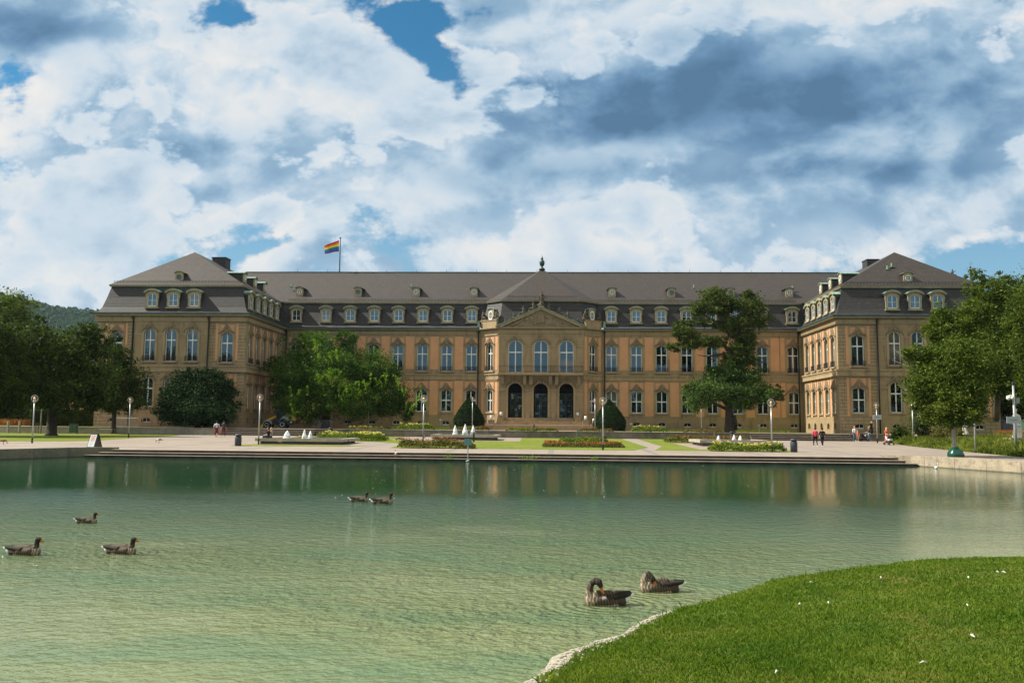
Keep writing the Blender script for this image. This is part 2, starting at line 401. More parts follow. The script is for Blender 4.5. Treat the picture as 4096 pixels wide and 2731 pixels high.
def on_z(px, py, z):
    d = ray(px, py); p = d*((z-EYE)/d.z); p.z += EYE; return p
def on_y(px, py, y):
    d = ray(px, py); p = d*(y/d.y); p.z += EYE; return p
# tapered capsules fused into one continuous skin, coloured per vertex
def capsule(a, b, ra, rb, n=10):
    a, b = Vector(a), Vector(b); m_ = MB(); d = b-a
    if d.length < 1e-4: m_.sphere(a, ra, 12); return m_
    u = d.normalized(); pts = []; rad = []
    for k in range(5):
        t_ = -PI/2+PI/2*k/4+.02; pts.append(a+u*(ra*math.sin(t_))); rad.append(max(ra*math.cos(t_), .001))
    for k in range(5):
        t_ = PI/2*k/4; pts.append(b+u*(rb*math.sin(t_))); rad.append(max(rb*math.cos(t_), .001))
    m_.tube(pts, rad, n); return m_
def fused(name, prims, voxel, mat='figure_colours', smooth=2, colfn=None):
    """prims: (a, b, ra, rb, colour)"""
    mb = MB()
    for p in prims:
        c = capsule(*p[:4]); mb.add(c.v, c.f)
    me = bpy.data.meshes.new('tmp'); me.from_pydata(mb.v, [], mb.f)
    o = bpy.data.objects.new('tmp', me); COL.objects.link(o)
    md = o.modifiers.new('r', 'REMESH'); md.mode = 'VOXEL'; md.voxel_size = voxel
    if smooth: sm = o.modifiers.new('s', 'SMOOTH'); sm.factor = .5; sm.iterations = smooth
    dg = bpy.context.evaluated_depsgraph_get(); dg.update()
    res = bpy.data.meshes.new_from_object(o.evaluated_get(dg)); res.name = name
    bpy.data.objects.remove(o); bpy.data.meshes.remove(me)
    N = len(res.vertices); co = np.empty(N*3); res.vertices.foreach_get('co', co); co = co.reshape(-1, 3)
    best = np.full(N, 1e9); col = np.zeros((N, 4)); col[:, 3] = 1
    for p in prims:
        a = np.array(p[0], float); b = np.array(p[1], float); ab = b-a; L = ab@ab
        t_ = np.clip(((co-a)@ab)/L, 0, 1) if L > 1e-9 else np.zeros(N)
        dist = np.linalg.norm(co-(a+t_[:, None]*ab), axis=1)-(p[2]+(p[3]-p[2])*t_)
        mk = dist < best; best[mk] = dist[mk]; col[mk, :3] = p[4]
    if colfn: col = colfn(co, col)
    at = res.color_attributes.new('Col', 'FLOAT_COLOR', 'POINT'); at.data.foreach_set('color', col.ravel())
    res.materials.clear(); res.materials.append(MATS[mat])
    res.polygons.foreach_set('use_smooth', [True]*len(res.polygons))
    return res
# ============================================================ THE PALACE
XC = -1.54
palace = empty('palace', 'long baroque palace of tan sandstone and orange render with slate mansard roofs behind the lake', 'palace', (XC, 130, TER_Z))
PINV = Matrix.Translation((-XC, -130, -TER_Z))
def pp(name, me, M=None, label=None):
    o = put(name, me, palace); o.matrix_parent_inverse = PINV; o.matrix_basis = M or Matrix.Identity(4)
    if label: o['label'] = label
    return o
def sub(name, me, par): return put(name, me, par)
def frame(x, y, rz): return Matrix.Translation((x, y, 0)) @ Matrix.Rotation(rz, 4, 'Z')
FM = frame(0, 130, 0)
XL, XR = -40.62, 36.84; WW = 20.06; YF = 114.; YB = 160.
F_WL = frame(XL-WW, YF, 0); F_WR = frame(XR, YF, 0)
F_SL = frame(XL, YF, PI/2)                       # inner side of left wing, u = y-114
F_SR = frame(XR, 130, -PI/2)                     # inner side of right wing, u = 130-y
PA, PB, PC_, PD = (-10.57, 130.), (-7.70, 127.4), (4.64, 127.4), (7.50, 130.)
cl = math.hypot(PB[0]-PA[0], PB[1]-PA[1])
F_CL = frame(PA[0], PA[1], math.atan2(PB[1]-PA[1], PB[0]-PA[0])); F_CR = frame(PC_[0], PC_[1], math.atan2(PD[1]-PC_[1], PD[0]-PC_[0]))
F_P = frame(0, 127.4, 0)
def arc(w, zs, rise, semi, n=10):
    r = []
    for i in range(1, n):
        q = math.cos(PI*i/n) if semi else -1+2*i/n
        q = -q if semi else q
        r.append((w/2*q, zs+rise*(math.sqrt(max(0, 1-q*q)) if semi else 1-q*q)))
    return r
def outl(w, zb, zs, rise, semi, n=10):
    return [(-w/2, zb), (-w/2, zs)]+arc(w, zs, rise, semi, n)+[(w/2, zs), (w/2, zb)]
SP = dict(
 main_up=dict(w=1.62, zb=10.5, zs=14.14, rise=.30, semi=False, tr=13.08),
 main_lo=dict(w=1.62, zb=4.47, zs=7.45, rise=.27, semi=False, tr=6.18),
 arch_up=dict(w=1.52, zb=10.62, zs=14.24, rise=.76, semi=True, tr=13.45),
 arch_lo=dict(w=1.52, zb=4.55, zs=7.76, rise=.76, semi=True, tr=7.0),
 side_up=dict(w=1.42, zb=10.5, zs=14.14, rise=.30, semi=False, tr=13.08),
 side_lo=dict(w=1.42, zb=4.47, zs=7.45, rise=.27, semi=False, tr=6.18),
 port_up=dict(w=2.08, zb=10.16, zs=13.95, rise=1.04, semi=True, tr=13.2),
 port_lo=dict(w=2.04, zb=3.68, zs=7.66, rise=1.02, semi=True, tr=7.2),
 base=dict(w=1.2, zb=2.5, zs=2.92, rise=.22, semi=False, tr=0),
 baseS=dict(w=.9, zb=2.45, zs=3.0, rise=.25, semi=False, tr=0))
DEP = .42
def wall(F, u0, u1, bands, name='wall', mat='sandstone', y0=0.):
    """front face with real arched openings and reveals; bands = [(z0, z1, [(uc, kind)])]"""
    mb = MB(F)
    for z0, z1, ops in bands:
        cur = u0
        for uc, k in sorted(ops):
            s_ = SP[k]; w = s_['w']; a, b = uc-w/2, uc+w/2; zb, zs = s_['zb'], s_['zs']
            mb.add([(cur, y0, z0), (a, y0, z0), (a, y0, z1), (cur, y0, z1)], [(0, 1, 2, 3)])
            if zb-z0 > .01: mb.add([(a, y0, z0), (b, y0, z0), (b, y0, zb), (a, y0, zb)], [(0, 1, 2, 3)])
            top = [(p[0]+uc, p[1]) for p in outl(w, zb, zs, s_['rise'], s_['semi'])]
            for p, q in zip(top[1:-2], top[2:-1]):
                mb.add([(p[0], y0, p[1]), (q[0], y0, q[1]), (q[0], y0, z1), (p[0], y0, z1)], [(0, 1, 2, 3)])
            ring = top+[top[0]]
            for p, q in zip(ring[:-1], ring[1:]):
                mb.add([(p[0], y0, p[1]), (q[0], y0, q[1]), (q[0], DEP, q[1]), (p[0], DEP, p[1])], [(0, 3, 2, 1)])
            cur = b
        mb.add([(cur, y0, z0), (u1, y0, z0), (u1, y0, z1), (cur, y0, z1)], [(0, 1, 2, 3)])
    return pp(name, mb.mesh(name, mat))
# ---- shared window meshes
def inset(s_, d, dz=None):
    return outl(s_['w']-2*d, s_['zb']+(d if dz is None else dz), s_['zs'], max(s_['rise']-d*(1 if s_['semi'] else .3), .02), s_['semi'])
def window_meshes(k):
    s_ = SP[k]; R = {}; A = outl(s_['w']-.01, s_['zb'], s_['zs'], s_['rise']-.005, s_['semi']); B = inset(s_, .10)
    w, zb, zs, ri = s_['w'], s_['zb'], s_['zs'], s_['rise']; ztop = zs+ri
    f = MB(); f.strips(A, B, .24, .34); f.box(-w/2+.1, w/2-.1, .24, .34, zb+.001, zb+.13)
    if s_['tr']:
        f.box(-.065, .065, .225, .32, zb+.13, ztop-.1); f.box(-w/2+.1, -.066, .23, .325, s_['tr']-.08, s_['tr']+.08); f.box(.066, w/2-.1, .23, .325, s_['tr']-.08, s_['tr']+.08)
        for sx in (-1, 1):
            x_ = sx*(w/4+.02)
    else: f.box(-.03, .03, .24, .32, zb+.13, ztop-.07)
    R['frame'] = f.mesh('window', 'white_paint' if k != 'baseS' else 'iron')
    g = MB(); o_ = [(x*.99, z) for x, z in A]; g.add([(x, .29, z) for x, z in o_], [tuple(range(len(o_)-1, -1, -1))]); g.f = [g.f[0][::-1]]
    R['pane'] = g.mesh('pane', 'window_glass' if k not in ('base', 'baseS') else 'interior_dark')
    if k in ('base', 'baseS'):
        m_ = MB(); m_.strips(outl(w+.3, zb-.12, zs, ri+.12, False), outl(w+.002, zb-.12, zs, ri, False), -.05, .0); R['surround'] = m_.mesh('window_surround', 'plinth_stone'); return R
    up = k.endswith('up')
    m_ = MB(); sw = .24 if k[:4] != 'arch' and k[:4] != 'port' else .30
    m_.strips(outl(w+2*sw, zb-.02, zs, ri+(.2 if not s_['semi'] else .3), s_['semi']), outl(w+.002, zb-.02, zs, ri+.001, s_['semi']), -.10, .02)
    R['surround'] = m_.mesh('window_surround', 'trim_stone')
    # carved crest over the arch: an ogee moulding with leafwork
    c = MB(); hw = w/2+.34; n_ = 12; pk = .78 if not s_['semi'] else .62
    lo = []; hi = []
    for i in range(n_+1):
        q = -1+2*i/n_
        zl = zs+(ri+.06)*(math.sqrt(max(0, 1-(q*.93)**2)) if s_['semi'] else 1-(q*.93)**2)+.02+(.1 if not s_['semi'] else -.05*abs(q))
        lo.append((q*hw, zl)); zh = zl+.15+pk*math.exp(-(q/.42)**2)*(1 if abs(q) < .9 else .9); hi.append((q*hw, zh))
    c.strips(hi, lo, -.20, .0)
    rr = random.Random(hash(k) % 99)
    for i in range(26):
        q = rr.uniform(-.72, .72); zc = zs+ri*(1-q*q)*(.9)+.28+rr.uniform(0, 1)*pk*.8*math.exp(-(q/.45)**2)
        c.sphere((q*hw, -.20-rr.uniform(0, .04), zc), rr.uniform(.06, .13), 6, (1.2, .8, .8))
    c.sphere((0, -.26, ztop+.22), .2, 8, (.8, .8, 1.3)); c.box(-.13, .13, -.24, .0, ztop-.06, ztop+.16)
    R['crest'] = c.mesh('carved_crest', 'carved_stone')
    if k != 'port_lo' and k != 'port_up':
        sl = MB().box(-w/2-.28, w/2+.28, -.26 if up else -.16, .24, zb-.2, zb-.01); R['sill'] = sl.mesh('sill', 'plinth_stone')
    if up and k != 'port_up':
        r = MB(); y_ = -.22; hw = w/2+.10
        for z_ in (zb+.08, zb+.60, zb+.68): r.box(-hw, hw, y_-.015, y_+.015, z_, z_+.03)
        for i in range(13):
            x_ = -hw+2*hw*i/12; r.box(x_-.012, x_+.012, y_-.012, y_+.012, zb+.0, zb+.68)
        for sx in (-1, 1):
            r.box(sx*hw-.015, sx*hw+.015, y_, -.05, zb+.65, zb+.68); r.box(sx*hw-.015, sx*hw+.015, y_, -.05, zb+.08, zb+.11)
            for q in range(4):
                cx_ = sx*(q+.5)*hw/4; r.tube([(cx_+.09*math.cos(a), y_, zb+.34+.17*math.sin(a)) for a in [2*PI*j/8 for j in range(9)]], .013, 4, False)
        R['railing'] = r.mesh('railing', 'iron')
    return R
WM = {k: window_meshes(k) for k in SP}
LABROW = {}
PANES = {}
wr = random.Random(12)
def add_window(F, uc, k, y0=0., name='window'):
    M = F @ Matrix.Translation((uc, y0, 0)); R = WM[k]
    o = pp(name, R['frame'], M)
    pm = wr.choices(['window_glass', 'curtained_glass', 'deep_glass'], [.72, .10, .18])[0] if k not in ('base', 'baseS') else None
    if pm in (None, 'window_glass'): pn = R['pane']
    else:
        if (k, pm) not in PANES: q_ = R['pane'].copy(); q_.materials.clear(); q_.materials.append(MATS[pm]); PANES[(k, pm)] = q_
        pn = PANES[(k, pm)]
    sub('pane', pn, o); sub('window_surround', R['surround'], o)
    for q, nm in (('crest', 'carved_crest'), ('sill', 'sill'), ('railing', 'railing')):
        if q in R: sub(nm, R[q], o)
    return o
def patch(mb, uc, k, y=-.02):
    s_ = SP[k]; zt = 15.50 if k.endswith('up') else 8.98; hw = .93 if s_['w'] > 1.5 else .80
    bot = [(x+uc, z) for x, z in outl(2*hw, 0, s_['zs']+.02, s_['rise']+.2, False)[1:-1]]
    mb.strips([(x, zt) for x, z in bot], bot, y, .005)
# ---- main range, left and right of the portal
ML = [-38.66, -34.14, -30.41, -26.74, -23.06, -19.36, -15.67, -11.97]
MR = [8.88, 12.58, 16.28, 20.01, 23.69, 27.36, 31.02, 35.50]
def main_range(us, a, b):
    wall(FM, a, b, [(1.6, 3.9, [(u, 'base') for u in us]), (3.9, 9.6, [(u, 'main_lo') for u in us]), (9.6, 16.1, [(u, 'main_up') for u in us])])
    pl = MB(FM)
    for u in us:
        patch(pl, u, 'main_up'); patch(pl, u, 'main_lo')
    ed = [a]+us+[b]
    for i in range(len(us)-1):
        l, r = us[i]+1.21, us[i+1]-1.21
        segs = [(l, r)] if r-l < 1.7 else [(l, l+1.24), (l+1.42, r)]
        for l_, r_ in segs:
            if r_-l_ > .25: pl.box(l_, r_, -.02, .005, 10.80, 15.70); pl.box(l_, r_, -.02, .005, 4.0, 9.14)
    pp('render_panel', pl.mesh('render_panel', 'orange_render'))
    fl = MB(FM)                                   # raised stone strips beside every window
    for u in us:
        for sx in (-1, 1): 
            x_ = u+sx*1.085; fl.box(x_-.115, x_+.115, -.07, 0, 10.42, 15.72); fl.box(x_-.115, x_+.115, -.07, 0, 4.0, 9.16)
        fl.box(u-.965, u+.965, -.05, 0, 15.52, 15.72); fl.box(u-.965, u+.965, -.05, 0, 9.0, 9.16)
    pp('pilaster_strip', fl.mesh('pilaster_strip', 'trim_stone'))
    for u in us:
        add_window(FM, u, 'main_up'); add_window(FM, u, 'main_lo'); add_window(FM, u, 'base', name='basement_window')
main_range(ML, XL, PA[0]); main_range(MR, PD[0], XR)
# ---- wings
WU = [2.52, 7.15, 10.03, 12.91, 17.54]
for F in (F_WL, F_WR):
    for a, b, us in ((0, 4.9, WU[:1]), (15.16, WW, WU[4:])):
        wall(F, a, b, [(1.6, 3.9, [(u, 'base') for u in us]), (3.9, 9.6, [(u, 'main_lo') for u in us]), (9.6, 16.1, [(u, 'main_up') for u in us])], mat='rusticated_sandstone')
        pl = MB(F); fl = MB(F)
        for u in us:
            patch(pl, u, 'main_up'); patch(pl, u, 'main_lo')
            for sx in (-1, 1):
                c_ = u+sx*1.36; pl.box(c_-.15, c_+.15, -.02, .005, 10.80, 15.70); pl.box(c_-.15, c_+.15, -.02, .005, 4.1, 9.0)
                c_ = u+sx*1.07; fl.box(c_-.115, c_+.115, -.07, 0, 10.42, 15.6); fl.box(c_-.115, c_+.115, -.07, 0, 4.0, 9.0)
            fl.box(u-1.6, u+1.6, -.05, 0, 15.71, 15.82); fl.box(u-1.6, u+1.6, -.05, 0, 9.02, 9.12)
        pp('render_panel', pl.mesh('render_panel', 'orange_render')); pp('pilaster_strip', fl.mesh('pilaster_strip', 'trim_stone'))
        for u in us: add_window(F, u, 'main_up'); add_window(F, u, 'main_lo'); add_window(F, u, 'base', name='basement_window')
    us = WU[1:4]
    wall(F, 4.9, 15.16, [(1.6, 3.9, [(u, 'base') for u in us]), (3.9, 9.6, [(u, 'arch_lo') for u in us]), (9.6, 16.1, [(u, 'arch_up') for u in us])], y0=-.18)
    mb = MB(F).box(4.9, 4.96, -.18, 0, 1.6, 16.1).box(15.10, 15.16, -.18, 0, 1.6, 16.1); pp('quoin', mb.mesh('quoin', 'sandstone'))
    st = MB(F); e_ = [4.9]+us+[15.16]
    for i in range(4):
        l = e_[i]+(1.07 if i else .0); r = e_[i+1]-(1.07 if i < 3 else 0)
        for z_ in (14.12, 7.66): pp('impost_moulding', MB(F).box(l, r, -.27, -.18, z_, z_+.17).mesh('impost_moulding', 'trim_stone'))
    for u in us: add_window(F, u, 'arch_up', -.18); add_window(F, u, 'arch_lo', -.18); add_window(F, u, 'base', -.18, 'basement_window')
for F, us in ((F_SL, [1.75, 4.6, 7.45, 10.3, 13.25]), (F_SR, [14.1, 11.6, 8.6, 5.9, 3.9][::-1])):
    if F is F_SR: us = [2.75, 5.65, 8.5, 11.4, 14.25]
    wall(F, 0, 16, [(1.6, 3.9, [(u, 'baseS') for u in us]), (3.9, 9.6, [(u, 'side_lo') for u in us]), (9.6, 16.1, [(u, 'side_up') for u in us])])
    pl = MB(F); fl = MB(F)
    for i, u in enumerate(us):
        patch(pl, u, 'side_up'); patch(pl, u, 'side_lo')
        for sx in (-1, 1):
            c_ = u+sx*.93; fl.box(c_-.1, c_+.1, -.07, 0, 10.42, 15.72); fl.box(c_-.1, c_+.1, -.07, 0, 4.0, 9.16)
        if i < 4:
            l, r = u+1.04, us[i+1]-1.04; pl.box(l, r, -.02, .005, 10.8, 15.7); pl.box(l, r, -.02, .005, 4.0, 9.14)
    pp('render_panel', pl.mesh('render_panel', 'orange_render')); pp('pilaster_strip', fl.mesh('pilaster_strip', 'trim_stone'))
    for u in us: add_window(F, u, 'side_up'); add_window(F, u, 'side_lo'); add_window(F, u, 'baseS', name='basement_window')
back = MB()                                       # closed outer and rear walls
for a, b, c, d in (((XL-WW, YF), (XL-WW, YB), 0, 0), ((XL-WW, YB), (XL, YB), 0, 0), ((XL, YB), (XL, 149), 0, 0), ((XL, 149), (XR, 149), 0, 0), ((XR, 149), (XR, YB), 0, 0), ((XR, YB), (XR+WW, YB), 0, 0), ((XR+WW, YB), (XR+WW, YF), 0, 0)):
    back.add([(*a, 1.6), (*b, 1.6), (*b, 16.6), (*a, 16.6)], [(0, 1, 2, 3)])
pp('rear_wall', back.mesh('rear_wall', 'sandstone'))
# ---- portal block
PX = [-5.27, -1.54, 2.19]
SPW = [(u, 'port_lo') for u in PX]
wall(F_P, PB[0], PC_[0], [(1.6, 9.6, SPW), (9.6, 16.1, [(u, 'port_up') for u in PX])], mat='sandstone')
for F in (F_CL, F_CR):
    u = cl/2
    wall(F, 0, cl, [(1.6, 9.6, [(u, 'side_lo')]), (9.6, 16.1, [(u, 'side_up')])])
    pl = MB(F); patch(pl, u, 'side_up'); patch(pl, u, 'side_lo'); fl = MB(F)
    for sx in (-1, 1):
        c_ = u+sx*1.42; pl.box(c_-.28, c_+.28, -.02, .005, 10.6, 15.6); pl.box(c_-.28, c_+.28, -.02, .005, 4.2, 9.0)
        c_ = u+sx*.98; fl.box(c_-.12, c_+.12, -.07, 0, 10.42, 15.6); fl.box(c_-.12, c_+.12, -.07, 0, 4.0, 9.0)
    fl.box(u-1.75, u+1.75, -.12, 0, 15.72, 15.9); fl.box(u-1.75, u+1.75, -.12, 0, 9.02, 9.14)
    pp('render_panel', pl.mesh('render_panel', 'orange_render')); pp('pilaster_strip', fl.mesh('pilaster_strip', 'trim_stone'))
    add_window(F, u, 'side_up'); add_window(F, u, 'side_lo')
for u in PX:
    add_window(F_P, u, 'port_up')
    R = WM['port_lo']
    g = MB()
    s_ = SP['port_lo']
    for i in range(9):
        x_ = -s_['w']/2+s_['w']*i/8; zt = s_['zs']+s_['rise']*math.sqrt(max(0, 1-(2*x_/s_['w'])**2))-.05
        if i in (0, 8): zt = s_['zs']
        g.box(x_-.016, x_+.016, .40, .43, 3.7, zt)
    for z_ in (3.75, 4.5, 5.2, 5.9, 6.6, 7.2, 7.7): g.box(-s_['w']/2, s_['w']/2, .395, .435, z_, z_+.035)
    M = F_P @ Matrix.Translation((u, 0, 0))
    o = pp('portal_gate', g.mesh('portal_gate', 'iron'), M)
    sub('gate_surround', R['surround'], o); sub('carved_crest', R['crest'], o)
st = MB(F_P); e_ = [PB[0]]+PX+[PC_[0]]
for i in range(4):
    l = e_[i]+(1.36 if i else 0); r = e_[i+1]-(1.36 if i < 3 else 0)
    st.box(l, r, -.09, 0, 14.0, 14.18); st.box(l, r, -.12, 0, 7.55, 7.78)
    st.box(l+(.25 if i else 0), r-(.25 if i < 3 else 0), -.14, 0, 2.0, 4.35)
pp('impost_moulding', st.mesh('impost_moulding', 'trim_stone'))
hall = MB().box(PB[0]+.5, PC_[0]-.5, 133.5, 133.7, 3.6, 9).box(PB[0]+.3, PB[0]+.5, 127.9, 133.5, 3.6, 9).box(PC_[0]-.5, PC_[0]-.3, 127.9, 133.5, 3.6, 9).box(PB[0]+.3, PC_[0]-.3, 127.9, 133.5, 9., 9.15)
for u in (-3.4, .32): hall.box(u-.35, u+.35, 128.0, 131.5, 3.6, 9)
pp('entrance_hall', hall.mesh('entrance_hall', 'interior_dark'))
fl = MB().box(PB[0]+.3, PC_[0]-.3, 127.42, 133.6, 3.5, 3.66); pp('hall_floor', fl.mesh('hall_floor', 'concrete'))
for u in PX:
    d = MB()
    for x0 in (-.95, .05): 
        d.strips([(x0, 3.7), (x0, 7.4), (x0+.9, 7.4), (x0+.9, 3.7)], [(x0+.08, 3.7), (x0+.08, 7.3), (x0+.82, 7.3), (x0+.82, 3.7)], 5.0, 5.06)
        for z_ in (4.6, 5.5, 6.4): d.box(x0+.08, x0+.82, 5.01, 5.05, z_, z_+.06)
    o = pp('inner_door', d.mesh('inner_door', 'grey_metal'), F_P @ Matrix.Translation((u, 0, 0)))
    g = MB().add([(-.9, 5.08, 3.7), (.9, 5.08, 3.7), (.9, 5.08, 7.4), (-.9, 5.08, 7.4)], [(0, 1, 2, 3)]); sub('pane', g.mesh('pane', 'dormer_glass'), o)
# balcony: slab, consoles, railing
b = MB().slab([(PB[0]+.05, 127.38), (PB[0]+.05, 125.95), (PC_[0]-.05, 125.95), (PC_[0]-.05, 127.38)], 9.82, 10.14)
bal = pp('balcony', b.mesh('balcony', 'trim_stone'))
for u in (-7.05, -3.85, -2.95, -.13, .77, 3.97): sub('console', MB().prism([(u-.2, 8.4), (u+.2, 8.4), (u+.26, 9.81), (u-.26, 9.81)], 126.35, 127.39).mesh('console', 'carved_stone'), bal)
r = MB()
for z_ in (10.25, 11.0, 11.15): r.box(PB[0]+.1, PC_[0]-.1, 126.0, 126.03, z_, z_+.035)
n_ = 70
for i in range(n_+1):
    x_ = PB[0]+.1+(PC_[0]-PB[0]-.2)*i/n_; r.box(x_-.012, x_+.012, 126.0, 126.03, 10.14, 11.15)
for x_ in (PB[0]+.1, PC_[0]-.1): r.box(x_-.02, x_+.02, 126.03, 127.3, 11.1, 11.15); r.box(x_-.02, x_+.02, 126.03, 127.3, 10.25, 10.3)
sub('railing', r.mesh('railing', 'iron'), bal)
# ---- cornices and string courses
def off_poly(P, d):                              # counter-clockwise polygon pushed outwards by d
    n_ = len(P); R = []
    for i in range(n_):
        a, b, c = Vector(P[i-1]), Vector(P[i]), Vector(P[(i+1) % n_])
        e1 = (b-a).normalized(); e2 = (c-b).normalized()
        n1 = Vector((e1.y, -e1.x)); n2 = Vector((e2.y, -e2.x)); k = 1+n1.dot(n2)
        R.append(tuple(b+(n1+n2)*(d/k)))
    return R
PWL = [(XL-WW, YF), (XL, YF), (XL, YB), (XL-WW, YB)]; PWR = [(XR, YF), (XR+WW, YF), (XR+WW, YB), (XR, YB)]
PPO = [PA, PB, PC_, PD, (7.5, 133.2), (-10.57, 133.2)]
CORN = [(.10, 15.92, 16.06), (.16, 16.06, 16.14), (.10, 16.14, 16.50), (.34, 16.62, 16.70), (.56, 16.70, 16.84)]
BELT = [(.20, 9.92, 10.10), (.10, 9.72, 9.92), (.06, 9.30, 9.72), (.14, 9.22, 9.30)]
for i, (lst, nm) in enumerate(((CORN, 'cornice'), (BELT, 'string_course'))):
    for P_, e in ((PWL, 0), (PWR, 0)):
        mb = MB()
        for o_, z0, z1 in lst: mb.slab(off_poly(P_, o_+.18 if 0 else o_+.20), z0, z1)
        pp(nm, mb.mesh(nm, 'trim_stone'))
    mb = MB()
    for o_, z0, z1 in lst:
        if nm == 'cornice': mb.slab(off_poly(PPO, o_), z0+.003, z1+.003)
        else:
            for F, L in ((F_CL, cl), (F_CR, cl)): k_ = MB(F).box(.0, L, -o_, .1, z0+.003, z1+.003); mb.add(k_.v, k_.f)
            if z0 < 9.8: mb.box(PB[0], PC_[0], 127.4-o_, 127.5, z0+.003, z1+.003)
    pp(nm, mb.mesh(nm, 'trim_stone'))
    for x0, x1 in ((XL+.76, PA[0]-.1), (PD[0]+.1, XR-.76)):
        mb = MB()
        for o_, z0, z1 in lst: mb.box(x0-(.76-o_-.2), x1, 130-o_, 130.3, z0, z1) if x0 < 0 else mb.box(x0, x1+(.76-o_-.2), 130-o_, 130.3, z0, z1)
        pp(nm, mb.mesh(nm, 'trim_stone'))
def dentils(F, a, b, y=-.14):
    mb = MB(F); n_ = int((b-a)/.36)
    for i in range(n_): u = a+(i+.5)*(b-a)/n_; mb.box(u-.09, u+.09, y-.16, y+.02, 16.505, 16.615)
    mb.box(a, b, y+.02, .05, 16.502, 16.618)
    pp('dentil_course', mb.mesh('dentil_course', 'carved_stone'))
dentils(FM, XL+.5, PA[0]); dentils(FM, PD[0], XR-.5); dentils(F_P, PB[0], PC_[0]); dentils(F_CL, 0, cl); dentils(F_CR, 0, cl)
for F in (F_WL, F_WR): dentils(F, 0, WW, -.26)
dentils(F_SL, 0, 15.6, -.22); dentils(F_SR, .4, 16, -.22)
for P_ in (PWL, PWR): mb = MB().slab(off_poly(P_, .86), 16.84, 17.04); pp('gutter', mb.mesh('gutter', 'dark_copper'))
mb = MB().box(XL+.9, PA[0]-.25, 129.32, 130.3, 16.84, 17.02).box(PD[0]+.25, XR-.9, 129.32, 130.3, 16.84, 17.02); pp('gutter', mb.mesh('gutter', 'dark_copper'))
# ---- pipes
for F, u, y_ in ((F_WL, 4.9, -.32), (F_WL, 15.16, -.32), (F_WR, 4.9, -.32), (F_WR, 15.16, -.32), (FM, XL+.62, -.16), (FM, XR-.62, -.16), (FM, PA[0]-.35, -.16), (FM, PD[0]+.35, -.16)):
    mb = MB(F).tube([(u, y_-.25, 16.6), (u, y_-.02, 16.2), (u, y_-.12, 9.4), (u, y_-.12, 1.9)], .10 if F is not FM else .095, 8).sphere((u, y_-.2, 16.35), .2, 8)
    pp('downpipe', mb.mesh('downpipe', 'downpipe_metal', True))
# ---- mansard and upper roofs
MZ = [(.62, 17.045), (.05, 17.32), (-.25, 17.9), (-.62, 19.2), (-1.0, 20.78)]
def loft(P_, rings, extra=0):
    mb = MB(); n_ = len(P_); vs = []
    for d, z in rings: vs += [(x, y, z) for x, y in off_poly(P_, d)]
    fs = [(i*n_+j, i*n_+(j+1) % n_, (i+1)*n_+(j+1) % n_, (i+1)*n_+j) for i in range(len(rings)-1) for j in range(n_)]
    return mb.add(vs, fs)
for P_ in (PWL, PWR):
    pp('mansard_roof', loft(P_, MZ).mesh('mansard_roof', 'mansard_slate'))
    pp('roof_eave', MB().slab(off_poly(P_, -.80), 20.78, 20.88).slab(off_poly(P_, -.74), 20.88, 20.99).mesh('roof_eave', 'lead_trim'))
    b = off_poly(P_, -.70); xc = (P_[0][0]+P_[1][0])/2; z0 = 20.993
    mb = MB().add([(*b[0], z0), (*b[1], z0), (*b[2], z0), (*b[3], z0), (xc, 120.4, 26.6), (xc, YB-6.5, 26.6)], [(0, 1, 4), (1, 2, 5, 4), (2, 3, 5), (3, 0, 4, 5)])
    rf = pp('roof', mb.mesh('roof', 'roof_slate'))
    px, p0, p1 = ((885, 1036, 1072) if P_ is PWL else (3483, 1044, 1076))
    c = on_y(px, p0, 128.5); hwc = 1.03 if P_ is PWL else .85
    sub('chimney', MB().box(c.x-hwc, c.x+hwc, 127.6, 129.6, 24.2, c.z).box(c.x-hwc-.08, c.x+hwc+.08, 127.52, 129.68, c.z, c.z+.12).mesh('chimney', 'mansard_slate'), rf).matrix_parent_inverse = Matrix.Identity(4)
mb = MB()
prof = [(130-d, z) for d, z in MZ]
for x0, x1 in ((XL-1.1, PA[0]+.8), (PD[0]-.8, XR+1.1)):
    mb = MB()
    for (ya, za), (yb, zb) in zip(prof[:-1], prof[1:]): mb.add([(x0, ya, za), (x1, ya, za), (x1, yb, zb), (x0, yb, zb)], [(0, 1, 2, 3)])
    pp('mansard_roof', mb.mesh('mansard_roof', 'mansard_slate'))
pp('roof_eave', MB().box(XL-.3, XR+.3, 130.80, 131.5, 20.783, 20.883).box(XL-.2, XR+.2, 130.74, 131.5, 20.883, 20.987).mesh('roof_eave', 'lead_trim'))
RY, RZ = 139.9, 27.15
mb = MB().add([(XL-10, 130.7, 20.99), (XR+10, 130.7, 20.99), (XR+10, RY, RZ), (XL-10, RY, RZ), (XL-9, 149.4, 20.6), (XR+9, 149.4, 20.6)], [(0, 1, 2, 3), (3, 2, 5, 4)])
mroof = pp('roof', mb.mesh('roof', 'roof_slate'))
pp('ridge_cap', MB().box(XL-9.6, XR+9.6, RY-.12, RY+.12, RZ-.05, RZ+.1).mesh('ridge_cap', 'dark_copper'))
pp('mansard_roof', loft(PPO, [(d+.004 if d > 0 else d, z+.003) for d, z in MZ[1:]]).mesh('mansard_roof', 'mansard_slate'))
pp('roof_eave', MB().slab(off_poly(PPO, -.78), 20.79, 20.89).slab(off_poly(PPO, -.72), 20.89, 21.0).mesh('roof_eave', 'lead_trim'))
b = off_poly(PPO, -.68); ap = (XC, 135.0, 26.85)
mb = MB().add([(*q, 21.003) for q in b]+[ap, (XC, 140, 26.85)], [(0, 1, 6), (1, 2, 6), (2, 3, 6), (3, 4, 7, 6), (5, 0, 6, 7)]); pp('roof', mb.mesh('roof', 'roof_slate'))
